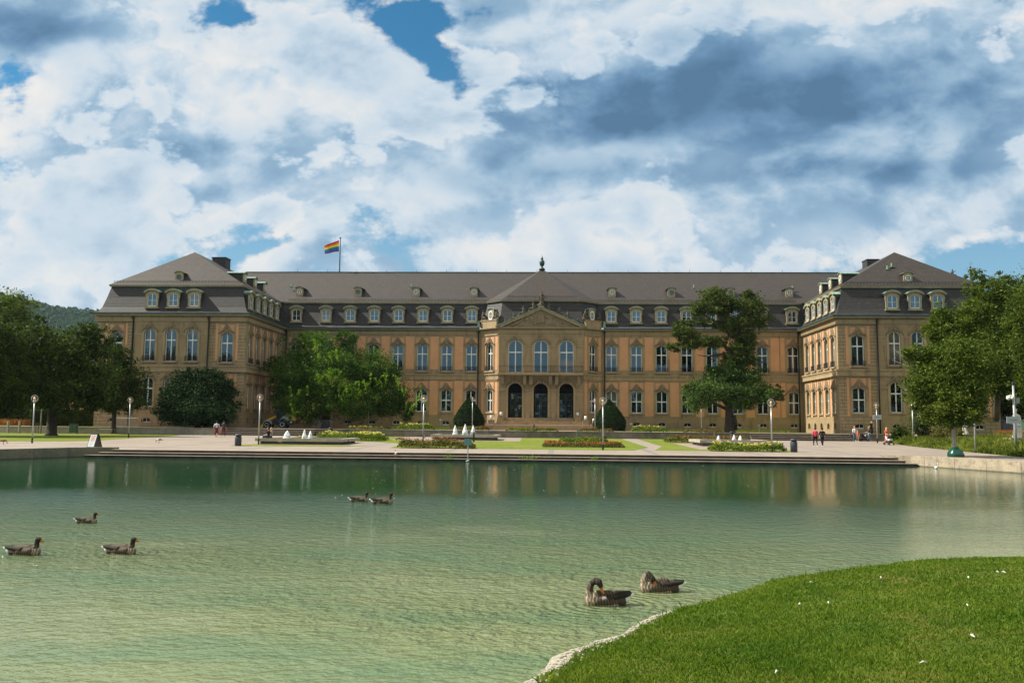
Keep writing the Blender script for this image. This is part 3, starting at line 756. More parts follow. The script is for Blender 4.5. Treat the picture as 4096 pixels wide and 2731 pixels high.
f = MB().lathe([(.5, 26.7), (.42, 26.95), (.16, 27.1), (.14, 27.25), (.34, 27.45), (.42, 27.85), (.36, 28.15), (.12, 28.3), (.2, 28.42), (.22, 28.5), (.08, 28.7), (.03, 28.95), (.01, 29.1)], (XC, 135, 0), 14)
pp('urn_finial', f.mesh('urn_finial', 'bronze_green', True))
# snow guards and little copper vents
g = MB()
def guard(x0, x1, y, z, n_):
    g.box(x0, x1, y, y+.02, z+.28, z+.31); g.box(x0, x1, y, y+.02, z+.12, z+.15)
    for i in range(n_+1): x_ = x0+(x1-x0)*i/n_; g.box(x_-.02, x_+.02, y, y+.02, z-.1, z+.31)
guard(XL+.5, -9.5, 130.95, 21.15, 60); guard(6.5, XR-.5, 130.95, 21.15, 60)
for x0 in (XL-WW+1.3, XR+1.3): guard(x0, x0+17.4, 115.0, 21.3, 40)
guard(-6.6, 3.6, 128.2, 21.3, 24)
for i in range(17): x_ = XL-1+i*4.9; g.box(x_-.02, x_+.02, RY-.02, RY+.02, RZ, RZ+.5)
pp('snow_guard', g.mesh('snow_guard', 'iron'))
for px, py, y_ in ((1166, 1140, 134), (1646, 1140, 134), (2775, 1145, 134), (3170, 1150, 134), (3549, 1070, 117.5), (3566, 1060, 117.8)):
    c = on_y(px, py, y_); pp('roof_vent', MB().tube([(c.x, y_, c.z-.5), (c.x, y_, c.z+.25)], .1, 8).box(c.x-.3, c.x+.3, y_-.25, y_+.1, c.z-.32, c.z-.26).mesh('roof_vent', 'copper_green'))
# ---- dormers
def dormer_meshes():
    R = {}; w, zb, zs, ri = 1.28, 18.02, 19.45, .28
    W2 = .83
    m_ = MB(); A = [(-W2, 17.78), (-W2, 19.72)]+[(W2*q, 19.72+.36*(1-q*q)) for q in (-.8, -.6, -.4, -.2, 0, .2, .4, .6, .8)]+[(W2, 19.72), (W2, 17.78)]
    B = [(-w/2, zb), (-w/2, zs)]+[(w/2*q, zs+ri*(1-q*q)) for q in (-.8, -.6, -.4, -.2, 0, .2, .4, .6, .8)]+[(w/2, zs), (w/2, zb)]
    m_.strips(A, B, 0, .18); m_.box(-w/2, w/2, 0, .18, 17.78, zb-.001); m_.box(-W2-.12, W2+.12, -.12, .1, 17.7, 17.86)
    m_.box(-W2-.07, -W2-.001, .0, .16, 19.1, 19.7); m_.box(W2+.001, W2+.07, .0, .16, 19.1, 19.7)
    Q = (-1, -.8, -.6, -.4, -.2, 0, .2, .4, .6, .8, 1)
    m_.strips([(q*(W2+.24), 19.9+.44*(1-q*q)) for q in Q], [(q*(W2+.22), 19.74+.38*(1-q*q)) for q in Q], -.22, .15)
    R['front'] = m_.mesh('dormer', 'dormer_stone')
    c = MB().prism([(-W2+.03, 17.6), (W2-.03, 17.6), (W2-.03, 19.74), (-W2+.03, 19.74)], .18, 1.7); R['cheeks'] = c.mesh('dormer_cheeks', 'mansard_slate')
    t_ = MB().strips([(q*(W2+.27), 19.95+.45*(1-q*q)) for q in Q], [(q*(W2+.25), 19.905+.44*(1-q*q)) for q in Q], -.24, 1.9); t_.prism([(-W2, 19.75), (W2, 19.75), (W2, 19.9), (0, 20.3), (-W2, 19.9)], .151, 1.8); R['roof'] = t_.mesh('dormer_roof', 'copper_green')
    s_ = dict(w=w, zb=zb, zs=zs, rise=ri, semi=False)
    f = MB(); f.strips(outl(w-.004, zb, zs, ri, False), outl(w-.16, zb+.08, zs, ri-.05, False), .08, .15); f.box(-.04, .04, .07, .14, zb+.08, zs+ri-.06); f.box(-w/2+.08, w/2-.08, .08, .14, zb+.001, zb+.1)
    for sx in (-1, 1): f.box(*(sorted((sx*.041, sx*(w/2-.08)))), .09, .13, 18.78, 18.82)
    R['frame'] = f.mesh('window_frame', 'white_paint')
    o_ = outl(w-.02, zb, zs, ri, False); g = MB().add([(x, .12, z) for x, z in o_], [tuple(range(len(o_)))[::-1]]); g.f = [g.f[0][::-1]]
    R['pane'] = g.mesh('pane', 'dormer_glass'); R['dark'] = g.mesh('pane', 'window_glass')
    return R
DM = dormer_meshes()
def dormer(F, u, y0=.05, dark=False):
    o = pp('dormer', DM['front'], F @ Matrix.Translation((u, y0, 0)))
    sub('dormer_cheeks', DM['cheeks'], o); sub('dormer_roof', DM['roof'], o); sub('window_frame', DM['frame'], o); sub('pane', DM['dark' if dark else 'pane'], o)
for u in ML: dormer(FM, u, dark=(u == ML[0]))
for u in MR: dormer(FM, u, dark=(u in (MR[3], MR[7])))
for F in (F_WL, F_WR):
    for u in WU[1:4]: dormer(F, u-.05)
for u in [1.9, 4.8, 7.6, 10.4, 13.2]: dormer(F_SL, u)
for u in [2.75, 5.6, 8.4, 11.2, 14.1]: dormer(F_SR, u)
def oculus_meshes(oval=False):
    R = {}; a, b = (.36, .36) if not oval else (.42, .68); W2 = .56 if not oval else .62; z0, z1 = (-.7, .55) if not oval else (-.95, .85)
    n_ = 20; A = []; B = []
    for i in range(n_+1):
        an = -PI/2+2*PI*i/n_; B.append((a*math.cos(an), b*math.sin(an)))
        c_, s_ = math.cos(an), math.sin(an); k_ = min(W2/max(abs(c_), 1e-6), (z1 if s_ > 0 else -z0)/max(abs(s_), 1e-6)); A.append((c_*k_, s_*k_+(.22*(1-(c_*k_/W2)**2) if s_ > 0 and k_*abs(s_) > z1-.01 else 0)))
    m_ = MB().strips(A, B, 0, .15); R['front'] = m_.mesh('oculus_dormer', 'dormer_stone')
    m_ = MB().strips([(x*1.05, z*1.05) for x, z in B], [(x*.80, z*.80) for x, z in B], -.05, .1); m_.box(-.03, .03, .0, .1, -b*.85, b*.85).box(-a*.85, -.031, .0, .1, -.03, .03).box(.031, a*.85, .0, .1, -.03, .03); R['frame'] = m_.mesh('window_frame', 'white_paint')
    m_ = MB().add([(x, .11, z) for x, z in B[:-1]], [tuple(range(n_))]); R['pane'] = m_.mesh('pane', 'window_glass')
    m_ = MB().prism([(-W2+.02, z0), (W2-.02, z0), (W2-.02, z1), (0, z1+.18), (-W2+.02, z1)], .15, 2.3); R['cheeks'] = m_.mesh('dormer_cheeks', 'mansard_slate')
    Q = (-1, -.66, -.33, 0, .33, .66, 1)
    m_ = MB().strips([(q*(W2+.16), z1+.06+.26*(1-q*q)) for q in Q], [(q*(W2+.14), z1+.24*(1-q*q)) for q in Q], -.14, 2.4); R['roof'] = m_.mesh('dormer_roof', 'copper_green' if oval else 'lead_trim')
    R['roof2'] = m_.mesh('dormer_roof', 'copper_green')
    m_ = MB().strips([(x*1.05, z*1.05) for x, z in B], [(x*.93, z*.93) for x, z in B], -.03, .1); R['open'] = m_.mesh('window_frame', 'lead_trim')
    return R
OM = oculus_meshes(); OV = oculus_meshes(True)
def oculus(M, R=OM, open_=False, green=False):
    o = pp('oculus_dormer', R['front'], M)
    sub('dormer_cheeks', R['cheeks'], o); sub('dormer_roof', R['roof2' if green else 'roof'], o); sub('window_frame', R['open' if open_ else 'frame'], o); sub('pane', R['pane'], o)
for px, op in ((1198, 0), (1432, 1), (1664.5, 0), (1896, 0), (2449, 0), (2686, 1), (2923, 1), (3158, 0)):
    c = on_y(px, 1173+(px-2048)*.002, 132.3); oculus(Matrix.Translation((c.x, 132.3, 22.78)), open_=bool(op))
oculus(Matrix.Translation((on_y(717, 1101, 115.5).x, 115.5, 22.2)), open_=True)
oculus(Matrix.Translation((on_y(3632, 1107, 115.5).x, 115.5, 22.2)))
for y_ in (118.6, 122.9, 127.2):
    oculus(Matrix.Translation((XL-2.0, y_, 22.6)) @ Matrix.Rotation(PI/2, 4, 'Z'), green=True)
    oculus(Matrix.Translation((XR+2.0, y_, 22.6)) @ Matrix.Rotation(-PI/2, 4, 'Z'), green=True)
for F in (F_CL, F_CR): oculus(F @ Matrix.Translation((cl/2, .15, 18.75)), OV, green=True)
# ---- pediment
x0, x1, xa = PB[0]-.45, PC_[0]+.45, XC
yf = 126.85
pd = MB().prism([(x0+1.2, 16.9), (x1-1.2, 16.9), (xa, 19.55)], 127.1, 128.6)
ped = pp('pediment', pd.mesh('pediment', 'carved_stone'))
rk = MB()
for sx, xe in ((-1, x0), (1, x1)):
    L = [(xe, 16.87), (xe+(-sx)*.9, 16.87), (xa, 19.45), (xa, 19.72)]
    if sx > 0: L = [(xa, 19.45), (xe-.9, 16.87), (xe, 16.87), (xa, 19.72)]
    else: L = [(xe, 16.87), (xe+.9, 16.87), (xa, 19.45), (xa, 19.72)]
    rk.prism(L, 126.75, 128.7)
sub('raking_cornice', rk.mesh('raking_cornice', 'trim_stone'), ped)
cap = MB()
for sx, xe in ((-1, x0), (1, x1)):
    L = [(xe, 16.9), (xa, 19.74), (xa, 19.84), (xe-.1, 16.96)] if sx < 0 else [(xa, 19.74), (xe, 16.9), (xe+.1, 16.96), (xa, 19.84)]
    cap.prism(L, 126.62, 128.75)
sub('pediment_capping', cap.mesh('pediment_capping', 'copper_green'), ped)
rr = random.Random(5); prims = []
for i in range(46):
    q = rr.uniform(-1, 1); x_ = xa+q*4.4; top = 19.3-abs(x_-xa)*.41; z_ = rr.uniform(17.05, max(17.15, top-.3)); an = rr.uniform(0, PI); l_ = rr.uniform(.15, .55)
    prims.append(((x_, 127.08, z_), (x_+l_*math.cos(an), 127.0, min(z_+l_*math.sin(an)*.8, top)), rr.uniform(.08, .17), rr.uniform(.05, .12), (.14, .11, .07)))
for x_ in (-.35, .35): prims.append(((xa+x_, 127.1, 17.6), (xa+x_*.7, 127.0, 18.5), .3, .22, (.14, .11, .07)))
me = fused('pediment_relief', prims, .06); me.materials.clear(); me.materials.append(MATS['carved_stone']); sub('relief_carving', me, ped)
DS = (.08, .06, .04)
def seated(sc=1.):
    P_ = [((-.1, 0, .45), (-.1, 0, 1.15), .26, .2, DS), ((-.1, 0, 1.35), (-.08, -.02, 1.5), .1, .13, DS), ((-.1, 0, .45), (.45, -.1, .5), .19, .14, DS), ((.45, -.1, .5), (.6, -.1, .0), .13, .09, DS),
          ((-.1, .1, .4), (.3, .15, .25), .2, .15, DS), ((-.28, 0, 1.1), (-.5, -.1, .7), .08, .06, DS), ((.05, 0, 1.1), (.45, -.15, 1.25), .08, .06, DS), ((-.5, 0, .1), (.7, 0, .05), .22, .16, DS), ((-.45, .1, .3), (-.3, .1, .9), .16, .1, DS)]
    me = fused('figure_sculpture', P_, .055); me.materials.clear(); me.materials.append(MATS['dark_sculpture']); return me
SEAT = seated()
P_ = [((0, 0, .2), (0, 0, 1.3), .30, .20, DS), ((0, 0, 1.3), (0, 0, 1.75), .22, .19, DS), ((0, 0, 1.9), (0, -.02, 2.05), .08, .13, DS), ((-.2, 0, 1.7), (-.42, -.1, 1.3), .08, .07, DS), ((-.42, -.1, 1.3), (-.2, -.2, 1.1), .07, .05, DS),
      ((.2, 0, 1.7), (.5, -.1, 1.45), .08, .06, DS), ((.5, -.1, 1.45), (.62, -.1, 1.25), .06, .09, DS), ((-.1, 0, .5), (-.45, .1, .3), .2, .18, DS), ((.2, .05, .5), (.3, .1, 1.4), .16, .05, DS)]
me = fused('standing_sculpture', P_, .05); me.materials.clear(); me.materials.append(MATS['dark_sculpture']); STAND = me
MS = lambda x, y, z, s=1., rz=0, fl=1: Matrix.Translation((x, y, z)) @ Matrix.Rotation(rz, 4, 'Z') @ Matrix.Diagonal((s*fl, s, s, 1))
pp('standing_sculpture', STAND, MS(xa+.05, 127.4, 19.75, 1.12))
pp('sculpture_plinth', MB().box(xa-.45, xa+.45, 127.0, 127.9, 19.5, 20.0).mesh('sculpture_plinth', 'carved_stone'))
for q, s, f in ((-1.25, .95, -1), (1.2, .9, 1), (-2.7, .95, -1), (-4.1, .75, -1), (2.7, .8, 1), (4.0, .85, 1), (-5.2, .55, 1), (5.3, .6, -1)):
    pp('figure_sculpture', SEAT, MS(xa+q, 127.5, 19.7-abs(q)*.445, s, 0, f))
for F, f in ((F_CL, 1), (F_CR, -1)):
    mb = MB(F).box(.25, cl-.35, -.25, .55, 16.9, 17.9).box(.15, cl-.25, -.32, .62, 17.9, 18.03); pp('parapet', mb.mesh('parapet', 'trim_stone'))
    ua, ub = (.55, 3.2)
    for u_, s_ in ((ua, 1.0), (ub, .9)): pp('figure_sculpture', SEAT, F @ MS(u_, 0, 18.0, s_, 0, 1 if u_ == ua else -1))
for x_ in (PA[0]-.3, PD[0]+.3): pp('gutter_box', MB().prism([(x_-.25, 17.03), (x_+.25, 17.03), (x_+.1, 18.0), (x_-.1, 18.0)], 129.4, 129.9).mesh('gutter_box', 'copper_green'))
# ---- entrance steps with cheek piers
st = MB(); N_ = 11
for i in range(N_):
    z1 = TER_Z+(3.665-TER_Z)*(i+1)/N_; k = (N_-1-i)*.36; z0 = TER_Z-.05
    wd = 0 if i > 5 else 1.3
    st.box(PB[0]-.1-wd, PC_[0]+.1+wd, 127.39-.3-k-.2, 127.39-(.0 if i == N_-1 else 0), z1-(3.665-TER_Z)/N_+.0005*i, z1)
pp('entrance_steps', st.mesh('entrance_steps', 'plinth_stone'))
LAMPS = []
for px, py in ((2004.6, 1664), (1965, 1679), (1924, 1690), (2310.7, 1666), (2343, 1682), (2376, 1695)):
    k = {2004.6: 0, 1965: 1, 1924: 2, 2310.7: 0, 2343: 1, 2376: 2}[px]; y_ = (126.3, 124.9, 123.6)[k]; c = on_y(px, py, y_)
    mb = MB().box(c.x-.42, c.x+.42, y_-.4, y_+.45, TER_Z-.05, c.z-.0).box(c.x-.48, c.x+.48, y_-.46, y_+.5, c.z-.14, c.z+.002); pp('stair_pier', mb.mesh('stair_pier', 'plinth_stone')); LAMPS.append((c.x, y_, c.z+.003))
pp('handrail', MB().tube([(-10.2, 122.6, TER_Z+.75), (8.2, 122.6, TER_Z+.75)], .035, 6).tube([(8.2, 122.6, TER_Z+.75), (8.2, 122.6, TER_Z)], .035, 6).tube([(-10.2, 122.6, TER_Z+.75), (-10.2, 122.6, TER_Z)], .035, 6).mesh('handrail', 'galvanised'))
# ============================================================ GROUND AND WATER
def paving_mat():
    mt, n, pr, o = base_mat('plaza_paving')
    g = n.new('ShaderNodeNewGeometry').outputs['Position']
    br = n.new('ShaderNodeTexBrick'); n.l.new(g, br.inputs['Vector'])
    for k, q in (('Scale', 1.), ('Row Height', .5), ('Brick Width', .5), ('Mortar Size', .012)): br.inputs[k].default_value = q
    br.inputs['Color1'].default_value = (.30, .25, .20, 1); br.inputs['Color2'].default_value = (.25, .20, .165, 1); br.inputs['Mortar'].default_value = (.20, .17, .14, 1)
    b2 = n.new('ShaderNodeTexBrick'); n.l.new(g, b2.inputs['Vector']); b2.offset = 0
    for k, q in (('Scale', 1.), ('Row Height', 6.), ('Brick Width', 7.5), ('Mortar Size', .22), ('Mortar Smooth', .0)): b2.inputs[k].default_value = q
    c = n.mix(n.math('MULTIPLY', b2.outputs['Fac'], .8), br.outputs[0], (.17, .16, .155, 1))
    c = n.mix(n.ss(n.noise(g, .22, 6, .65), .4, .72, 0, .6), c, (.20, .165, .14, 1))
    c = n.mix(n.ss(n.noise(g, 3.2, 4, .6), .6, .8, 0, .35), c, (.13, .115, .10, 1))
    n.put(pr.inputs['Base Color'], c); pr.inputs['Roughness'].default_value = .85
paving_mat()
def lawn_mat(name, a, b, dry, amt=.6):
    mt, n, pr, o = base_mat(name)
    g = n.new('ShaderNodeNewGeometry').outputs['Position']
    c = n.mix(n.ss(n.noise(g, 1.3, 6, .7), .35, .65), (*a, 1), (*b, 1))
    c = n.mix(n.ss(n.noise(g, .16, 4, .6), .45, .68, 0, amt), c, (*dry, 1))
    c = n.mix(n.ss(n.noise(g, 14, 3, .6), .45, .7, 0, .4), c, (a[0]*.5, a[1]*.5, a[2]*.5, 1))
    n.put(pr.inputs['Base Color'], c); pr.inputs['Roughness'].default_value = .9; pr.inputs['Specular IOR Level'].default_value = .1
    b_ = n.new('ShaderNodeBump'); b_.inputs['Distance'].default_value = .05; n.l.new(n.noise(g, 12, 4, .7), b_.inputs['Height']); n.l.new(b_.outputs[0], pr.inputs['Normal'])
lawn_mat('lawn', (.115, .165, .022), (.165, .21, .03), (.25, .21, .06))
lawn_mat('bank_soil', (.055, .095, .012), (.095, .125, .02), (.14, .115, .035), .5)
n = NT(MATS['bank_soil'].node_tree); pr = [q for q in n.n if q.type == 'BSDF_PRINCIPLED'][0]; g = n.new('ShaderNodeNewGeometry').outputs['Position']; x, y, z = n.xyz(g)
src = pr.inputs['Base Color'].links[0].from_socket
rimf = n.math('MULTIPLY', n.ss(n.math('ADD', z, n.math('MULTIPLY', n.noise(g, 5, 4), .08)), .118, .085), n.ss(y, 15., 11.))
n.put(pr.inputs['Base Color'], n.mix(rimf, src, n.mix(n.ss(n.noise(g, 30, 4, .7), .4, .65), (.42, .39, .32, 1), (.24, .21, .16, 1))))
def quay_mat(name, a, b):
    mt, n, pr, o = base_mat(name)
    g = n.new('ShaderNodeNewGeometry').outputs['Position']; x, y, z = n.xyz(g)
    c = n.mix(n.ss(n.noise(g, 1.1, 6, .7), .4, .62), (*a, 1), (*b, 1))
    c = n.mix(n.ss(n.noise(g, 3.2, 7, .75), .55, .64, 0, .8), c, (.12, .095, .065, 1))
    c = n.mix(n.math('MULTIPLY', n.ss(z, .10, .02), .8), c, (.05, .055, .03, 1))
    c = n.mix(n.ss(n.math('FRACT', n.math('MULTIPLY', y, .38)), .975, .985, 0, .7), c, (.06, .05, .04, 1))
    n.put(pr.inputs['Base Color'], c); pr.inputs['Roughness'].default_value = .9
    b_ = n.new('ShaderNodeBump'); b_.inputs['Distance'].default_value = .04; n.l.new(n.noise(g, 6, 5, .7), b_.inputs['Height']); n.l.new(b_.outputs[0], pr.inputs['Normal'])
quay_mat('quay_stone', (.40, .33, .23), (.29, .24, .18)); quay_mat('quay_stone_mossy', (.13, .13, .09), (.20, .18, .13))
def step_mat():
    mt, n, pr, o = base_mat('step_stone')
    g = n.new('ShaderNodeNewGeometry'); N_ = n.xyz(g.outputs['Normal'])[2]; p = g.outputs['Position']
    c = n.mix(n.ss(n.noise(p, 1.4, 5, .6), .35, .7), (.38, .33, .26, 1), (.27, .235, .19, 1))
    c = n.mix(n.ss(n.noise(n.vm('MULTIPLY', p, (1, 1, 5)), 1.1, 5, .6), .35, .65, .55, 1.), (.085, .062, .055, 1), (.035, .026, .026, 1)) if False else c
    n.put(pr.inputs['Base Color'], c); pr.inputs['Roughness'].default_value = .9
step_mat()
plain('riser_stone', (.060, .045, .042), .9, 0, .5, 1.2)
def water_mat():
    mt, n, pr, o = base_mat('lake_water')
    g = n.new('ShaderNodeNewGeometry').outputs['Position']; x, y, z = n.xyz(g)
    a = n.noise(n.vm('MULTIPLY', g, (.35, .8, 1)), .5, 4, .55)
    near = n.ss(y, 33., 8.)                                   # the shallow, silty side by the near bank
    c = n.mix(near, (.010, .056, .024, 1), (.170, .205, .095, 1))
    c = n.mix(n.math('MULTIPLY', n.ss(a, .42, .66, 0, .55), near), c, (.055, .145, .075, 1))
    c = n.mix(n.math('MULTIPLY', n.ss(a, .44, .28), n.math('MULTIPLY', near, .6)), c, (.23, .26, .15, 1))
    n.put(pr.inputs['Base Color'], c); pr.inputs['Roughness'].default_value = .035; pr.inputs['IOR'].default_value = 1.38
    # wind patches: the middle of the lake is ruffled, the far edge and the near left corner are calm
    wind = n.math('MULTIPLY', n.ss(y, 36., 15.), n.ss(n.math('ADD', y, n.math('MULTIPLY', x, .55)), 6.5, 12., .35, 1.))
    wind = n.math('MULTIPLY', wind, n.ss(n.noise(n.vm('MULTIPLY', g, (.5, 1, 1)), .16, 3, .5), .30, .62, .45, 1.))
    wind = n.math('MULTIPLY', wind, n.ss(n.math('SUBTRACT', x, n.math('MULTIPLY', y, .16)), -1., 4., 1., .50))      # sheltered right side
    wind = n.math('ADD', n.math('MULTIPLY', wind, .95), .040)
    v1 = n.new('ShaderNodeMapping'); v1.inputs['Rotation'].default_value = (0, 0, .3); v1.inputs['Scale'].default_value = (1.0, 1.25, 1); n.l.new(g, v1.inputs[0])
    v2 = n.new('ShaderNodeMapping'); v2.inputs['Rotation'].default_value = (0, 0, -.5); v2.inputs['Scale'].default_value = (.9, 1.2, 1); n.l.new(g, v2.inputs[0])
    h = n.math('ADD', n.math('MULTIPLY', n.noise(v1.outputs[0], 6.5, 3, .5, .3), .62), n.math('MULTIPLY', n.noise(v2.outputs[0], 2.6, 2, .5, .2), .75))
    h = n.math('ADD', h, n.math('MULTIPLY', n.noise(v1.outputs[0], 15., 2, .5), .14))
    for gx_, gy_, am in ((2425, 2418, .5), (2640, 2365, .35), (95, 2218, .4), (482, 2214, .4)):      # rings spreading from the geese
        q_ = on_z(gx_, gy_, 0.); dd_ = n.vm('LENGTH', n.vm('SUBTRACT', g, (q_.x, q_.y, 0)))
        h = n.math('ADD', h, n.math('MULTIPLY', n.math('SINE', n.math('MULTIPLY', dd_, 42.)), n.math('MULTIPLY', n.ss(dd_, 1.6, .3), am*.16)))
    b_ = n.new('ShaderNodeBump'); b_.inputs['Distance'].default_value = .22; n.l.new(h, b_.inputs['Height']); n.put(b_.inputs['Strength'], wind); n.l.new(b_.outputs[0], pr.inputs['Normal'])
water_mat()
def sheet(name, pts, zf, mat, kind='structure'):
    o = MB().add([(x, y, zf(x, y)) for x, y in pts], [tuple(range(len(pts)))]).build(name, mat)
    if kind: o['kind'] = kind
    return o
pz = lambda x, y: plaza_z(y)
sheet('ground', [(-4000, TER_Y), (4000, TER_Y), (4000, 7000), (-4000, 7000)], lambda x, y: TER_Z, 'plaza_paving')
SHL, SHR = -32.7, 24.6
sheet('plaza', [(-500, 62.2), (500, 62.2), (500, TER_Y+.5), (-500, TER_Y+.5)], pz, 'plaza_paving')
sheet('plaza', [(-500, -80), (-60, -80), (-50, 10), (-36.1, 55.5), (-34.3, 60.8), (-33.2, 62.2), (-500, 62.2)], lambda x, y: .552, 'plaza_paving')
sheet('plaza', [(25.2, 62.2), (26.0, 59.3), (27.9, 52.4), (35, 32), (60, -80), (500, -80), (500, 62.2)], lambda x, y: .552, 'plaza_paving')
sheet('water', [(-200, -80), (200, -80), (200, 66), (-200, 66)], lambda x, y: 0., 'lake_water')
# lake steps
st = MB(); rs = MB()
for i in range(3):
    z = .556-.185*i; y0 = 62.3-.45*(i+1); xe = SHR-.1-.55*(2-i)+.3; xs = SHL+.1+(2-i)*.8-.4
    st.box(xs, xe, y0-.05, y0+.46+(.15 if i == 0 else 0), z-.035, z); rs.box(xs+.02, xe-.06, y0+.02, y0+.5, -.4, z-.036)
struct(st.build('lake_steps', 'step_stone')); struct(rs.build('lake_step_risers', 'riser_stone'))
def quay(name, pts, w, top, mat, side):
    A = [Vector(p) for p in pts]; B = []
    for i, p in enumerate(A):
        d = (A[min(i+1, len(A)-1)]-A[max(i-1, 0)]).normalized(); B.append(p+Vector((d.y, -d.x))*w*side)
    mb = MB()
    for i in range(len(A)-1):
        q = [A[i], A[i+1], B[i+1], B[i]]
        if side > 0: q = q[::-1]
        mb.slab([tuple(v) for v in q], -.6, top)
    return mb.build(name, mat)
o = quay('quay_wall', [(-31.3, 62.25), (-32.6, 62.0), (-33.76, 60.82), (-35.58, 55.51), (-50, 10), (-60, -80)], .55, .69, 'quay_stone_mossy', 1)
tag(o, 'low mossy stone quay wall edging the lake in front of the left lawn', 'quay wall')
o = quay('quay_wall', [(23.0, 62.75), (23.9, 62.3), (24.66, 61.66), (25.48, 59.32), (27.36, 52.42), (34, 32), (59, -80)], .75, .69, 'quay_stone', -1)
tag(o, 'pale weathered stone quay wall curving along the right side of the lake', 'quay wall')
# terrace edge: walls and flights of steps
xw = lambda px: on_y(px, 1740, 105.4).x
X0, X1, X2, X3, X4 = xw(893), xw(1266), xw(2996), xw(3396), xw(3500)
def ter_wall(a, b, lab, mat='concrete_dark'):
    o = MB().box(a, b, 105.1, 105.62, .6, TER_Z+.012).box(a-.03, b+.03, 105.04, 105.68, TER_Z-.06, TER_Z+.02).build('terrace_wall', mat); return tag(o, lab, 'retaining wall')
ter_wall(-140, X0, 'long low concrete terrace wall behind the left lawn and its trees', 'concrete')
ter_wall(X1, X2, 'long dark stained terrace wall behind the fountain garden')
ter_wall(X3, 140, 'low terrace wall behind the group with strollers by the right wing')
for a, b in ((X0, X1), (X2, X3)):
    st = MB(); rs = MB(); 
    for i in range(4):
        z = TER_Z-.2*i+.004; y0 = 105.6-.4*i
        st.box(a+.01, b-.01, y0-.42, y0+.3, z-.05, z); rs.box(a+.03, b-.03, y0-.36, y0+.3, .7, z-.051)
    struct(st.build('terrace_steps', 'step_stone')); struct(rs.build('terrace_step_risers', 'riser_stone'))
# lawns
sheet('lawn', [(-12.9, 69.9), (-1, 69.7), (6.6, 69.9), (8.4, 76.3), (8.3, 104.9), (-3.5, 104.9), (-3.2, 91), (-12.6, 90.6), (-17, 92.4), (-17.5, 104.9), (-28, 104.9), (-26, 85), (-17.2, 84.6), (-13.3, 80)], lambda x, y: plaza_z(y)+.008, 'lawn')
sheet('lawn', [(8.2, 70.2), (19.3, 69.9), (19.8, 73.4), (12.3, 73.6), (12.2, 90), (22, 90), (22, 104.9), (10.2, 104.9), (10.0, 80)], lambda x, y: plaza_z(y)+.008, 'lawn')
sheet('lawn', [(-26.4, 71.2), (-17.2, 71.3), (-15.2, 74.6), (-26.2, 74.9)], lambda x, y: plaza_z(y)+.008, 'lawn')
sheet('lawn', [(-300, 76.5), (-48.6, 75.6), (-43.4, 77.6), (-42.3, 80), (-43.1, 92.9), (-42.9, 100), (-45.5, 104.9), (-300, 104.9)], lambda x, y: plaza_z(y)+.008, 'lawn')
sheet('planting_soil', [(36.9, 98.5), (35., 87.6), (34.3, 77.6), (33.7, 64.8), (34.6, 45), (36, 20), (300, 20), (300, 104.9), (39.5, 104.9)], lambda x, y: (plaza_z(y) if y > 62.2 else .552)+.010, 'bank_soil')
for a, b in ((-120, X0-1.5), (X1+1, -12.5), (9.5, XR-.3), (XR+3, 140)):
    sheet('lawn', [(a, 117.5 if b < 0 or b < 40 else 109), (b, 117.5 if b < 40 else 109), (b, 129.96 if -50 < a < 35 else 113.7), (a, 129.96 if -50 < a < 35 else 113.7)], lambda x, y: TER_Z+.008, 'lawn')
# ---- near bank
SH = [(-40, -40), (-14, -8), (-5, 1), (-2, 5.5), (-.26, 8.72), (.22, 9.87), (1.0, 11.1), (1.45, 11.9), (2.37, 13.08), (3.44, 14.42), (4.83, 15.84), (6.81, 17.04), (9.23, 17.83), (14, 18.4), (22, 17.6), (40, 10), (70, -10)]
shA = np.array(SH, float)
def shore_dist(x, y):
    """signed distance to the waterline, positive on land"""
    best = np.full(x.shape, 1e9); sg = np.zeros(x.shape)
    for (x0, y0), (x1, y1) in zip(SH[:-1], SH[1:]):
        vx, vy = x1-x0, y1-y0; L = vx*vx+vy*vy
        t_ = np.clip(((x-x0)*vx+(y-y0)*vy)/L, 0, 1); ddx = x-(x0+t_*vx); ddy = y-(y0+t_*vy); d = np.hypot(ddx, ddy)
        s_ = np.sign(vy*ddx-vx*ddy); m_ = d < best-1e-9; best[m_] = d[m_]; sg[m_] = s_[m_]
    return best*sg
def vnoise(x, y, f, seed=0):
    xi = np.floor(x*f).astype(int); yi = np.floor(y*f).astype(int); fx = x*f-xi; fy = y*f-yi
    h = lambda a, b: np.modf(np.abs(np.sin(a*127.1+b*311.7+seed*17.3)*43758.5453))[0]
    sx = fx*fx*(3-2*fx); sy = fy*fy*(3-2*fy)
    return (h(xi, yi)*(1-sx)+h(xi+1, yi)*sx)*(1-sy)+(h(xi, yi+1)*(1-sx)+h(xi+1, yi+1)*sx)*sy
def bank_z(x, y):
    d = shore_dist(x, y); dd = d+.22*(vnoise(x, y, 1.1, 3)-.5)+.10*(vnoise(x, y, 4.1, 5)-.5)
    return np.where(dd > 0, .035+.80*(1-np.exp(-np.maximum(dd, 0)/4.2)), .035+dd*.35)
gx = np.concatenate([np.linspace(-20, -4, 14)[:-1], np.linspace(-4, 16, 160), np.linspace(16, 70, 30)[1:]]); gy = np.concatenate([np.linspace(-12, 4, 14)[:-1], np.linspace(4, 20, 130)])
GX, GY = np.meshgrid(gx, gy); GZ = bank_z(GX, GY); nx_ = len(gx); ny_ = len(gy)
vs = np.stack([GX.ravel(), GY.ravel(), GZ.ravel()], 1)
fs = [(j*nx_+i, j*nx_+i+1, (j+1)*nx_+i+1, (j+1)*nx_+i) for j in range(ny_-1) for i in range(nx_-1) if max(GZ[j, i], GZ[j, i+1], GZ[j+1, i], GZ[j+1, i+1]) > -.15]
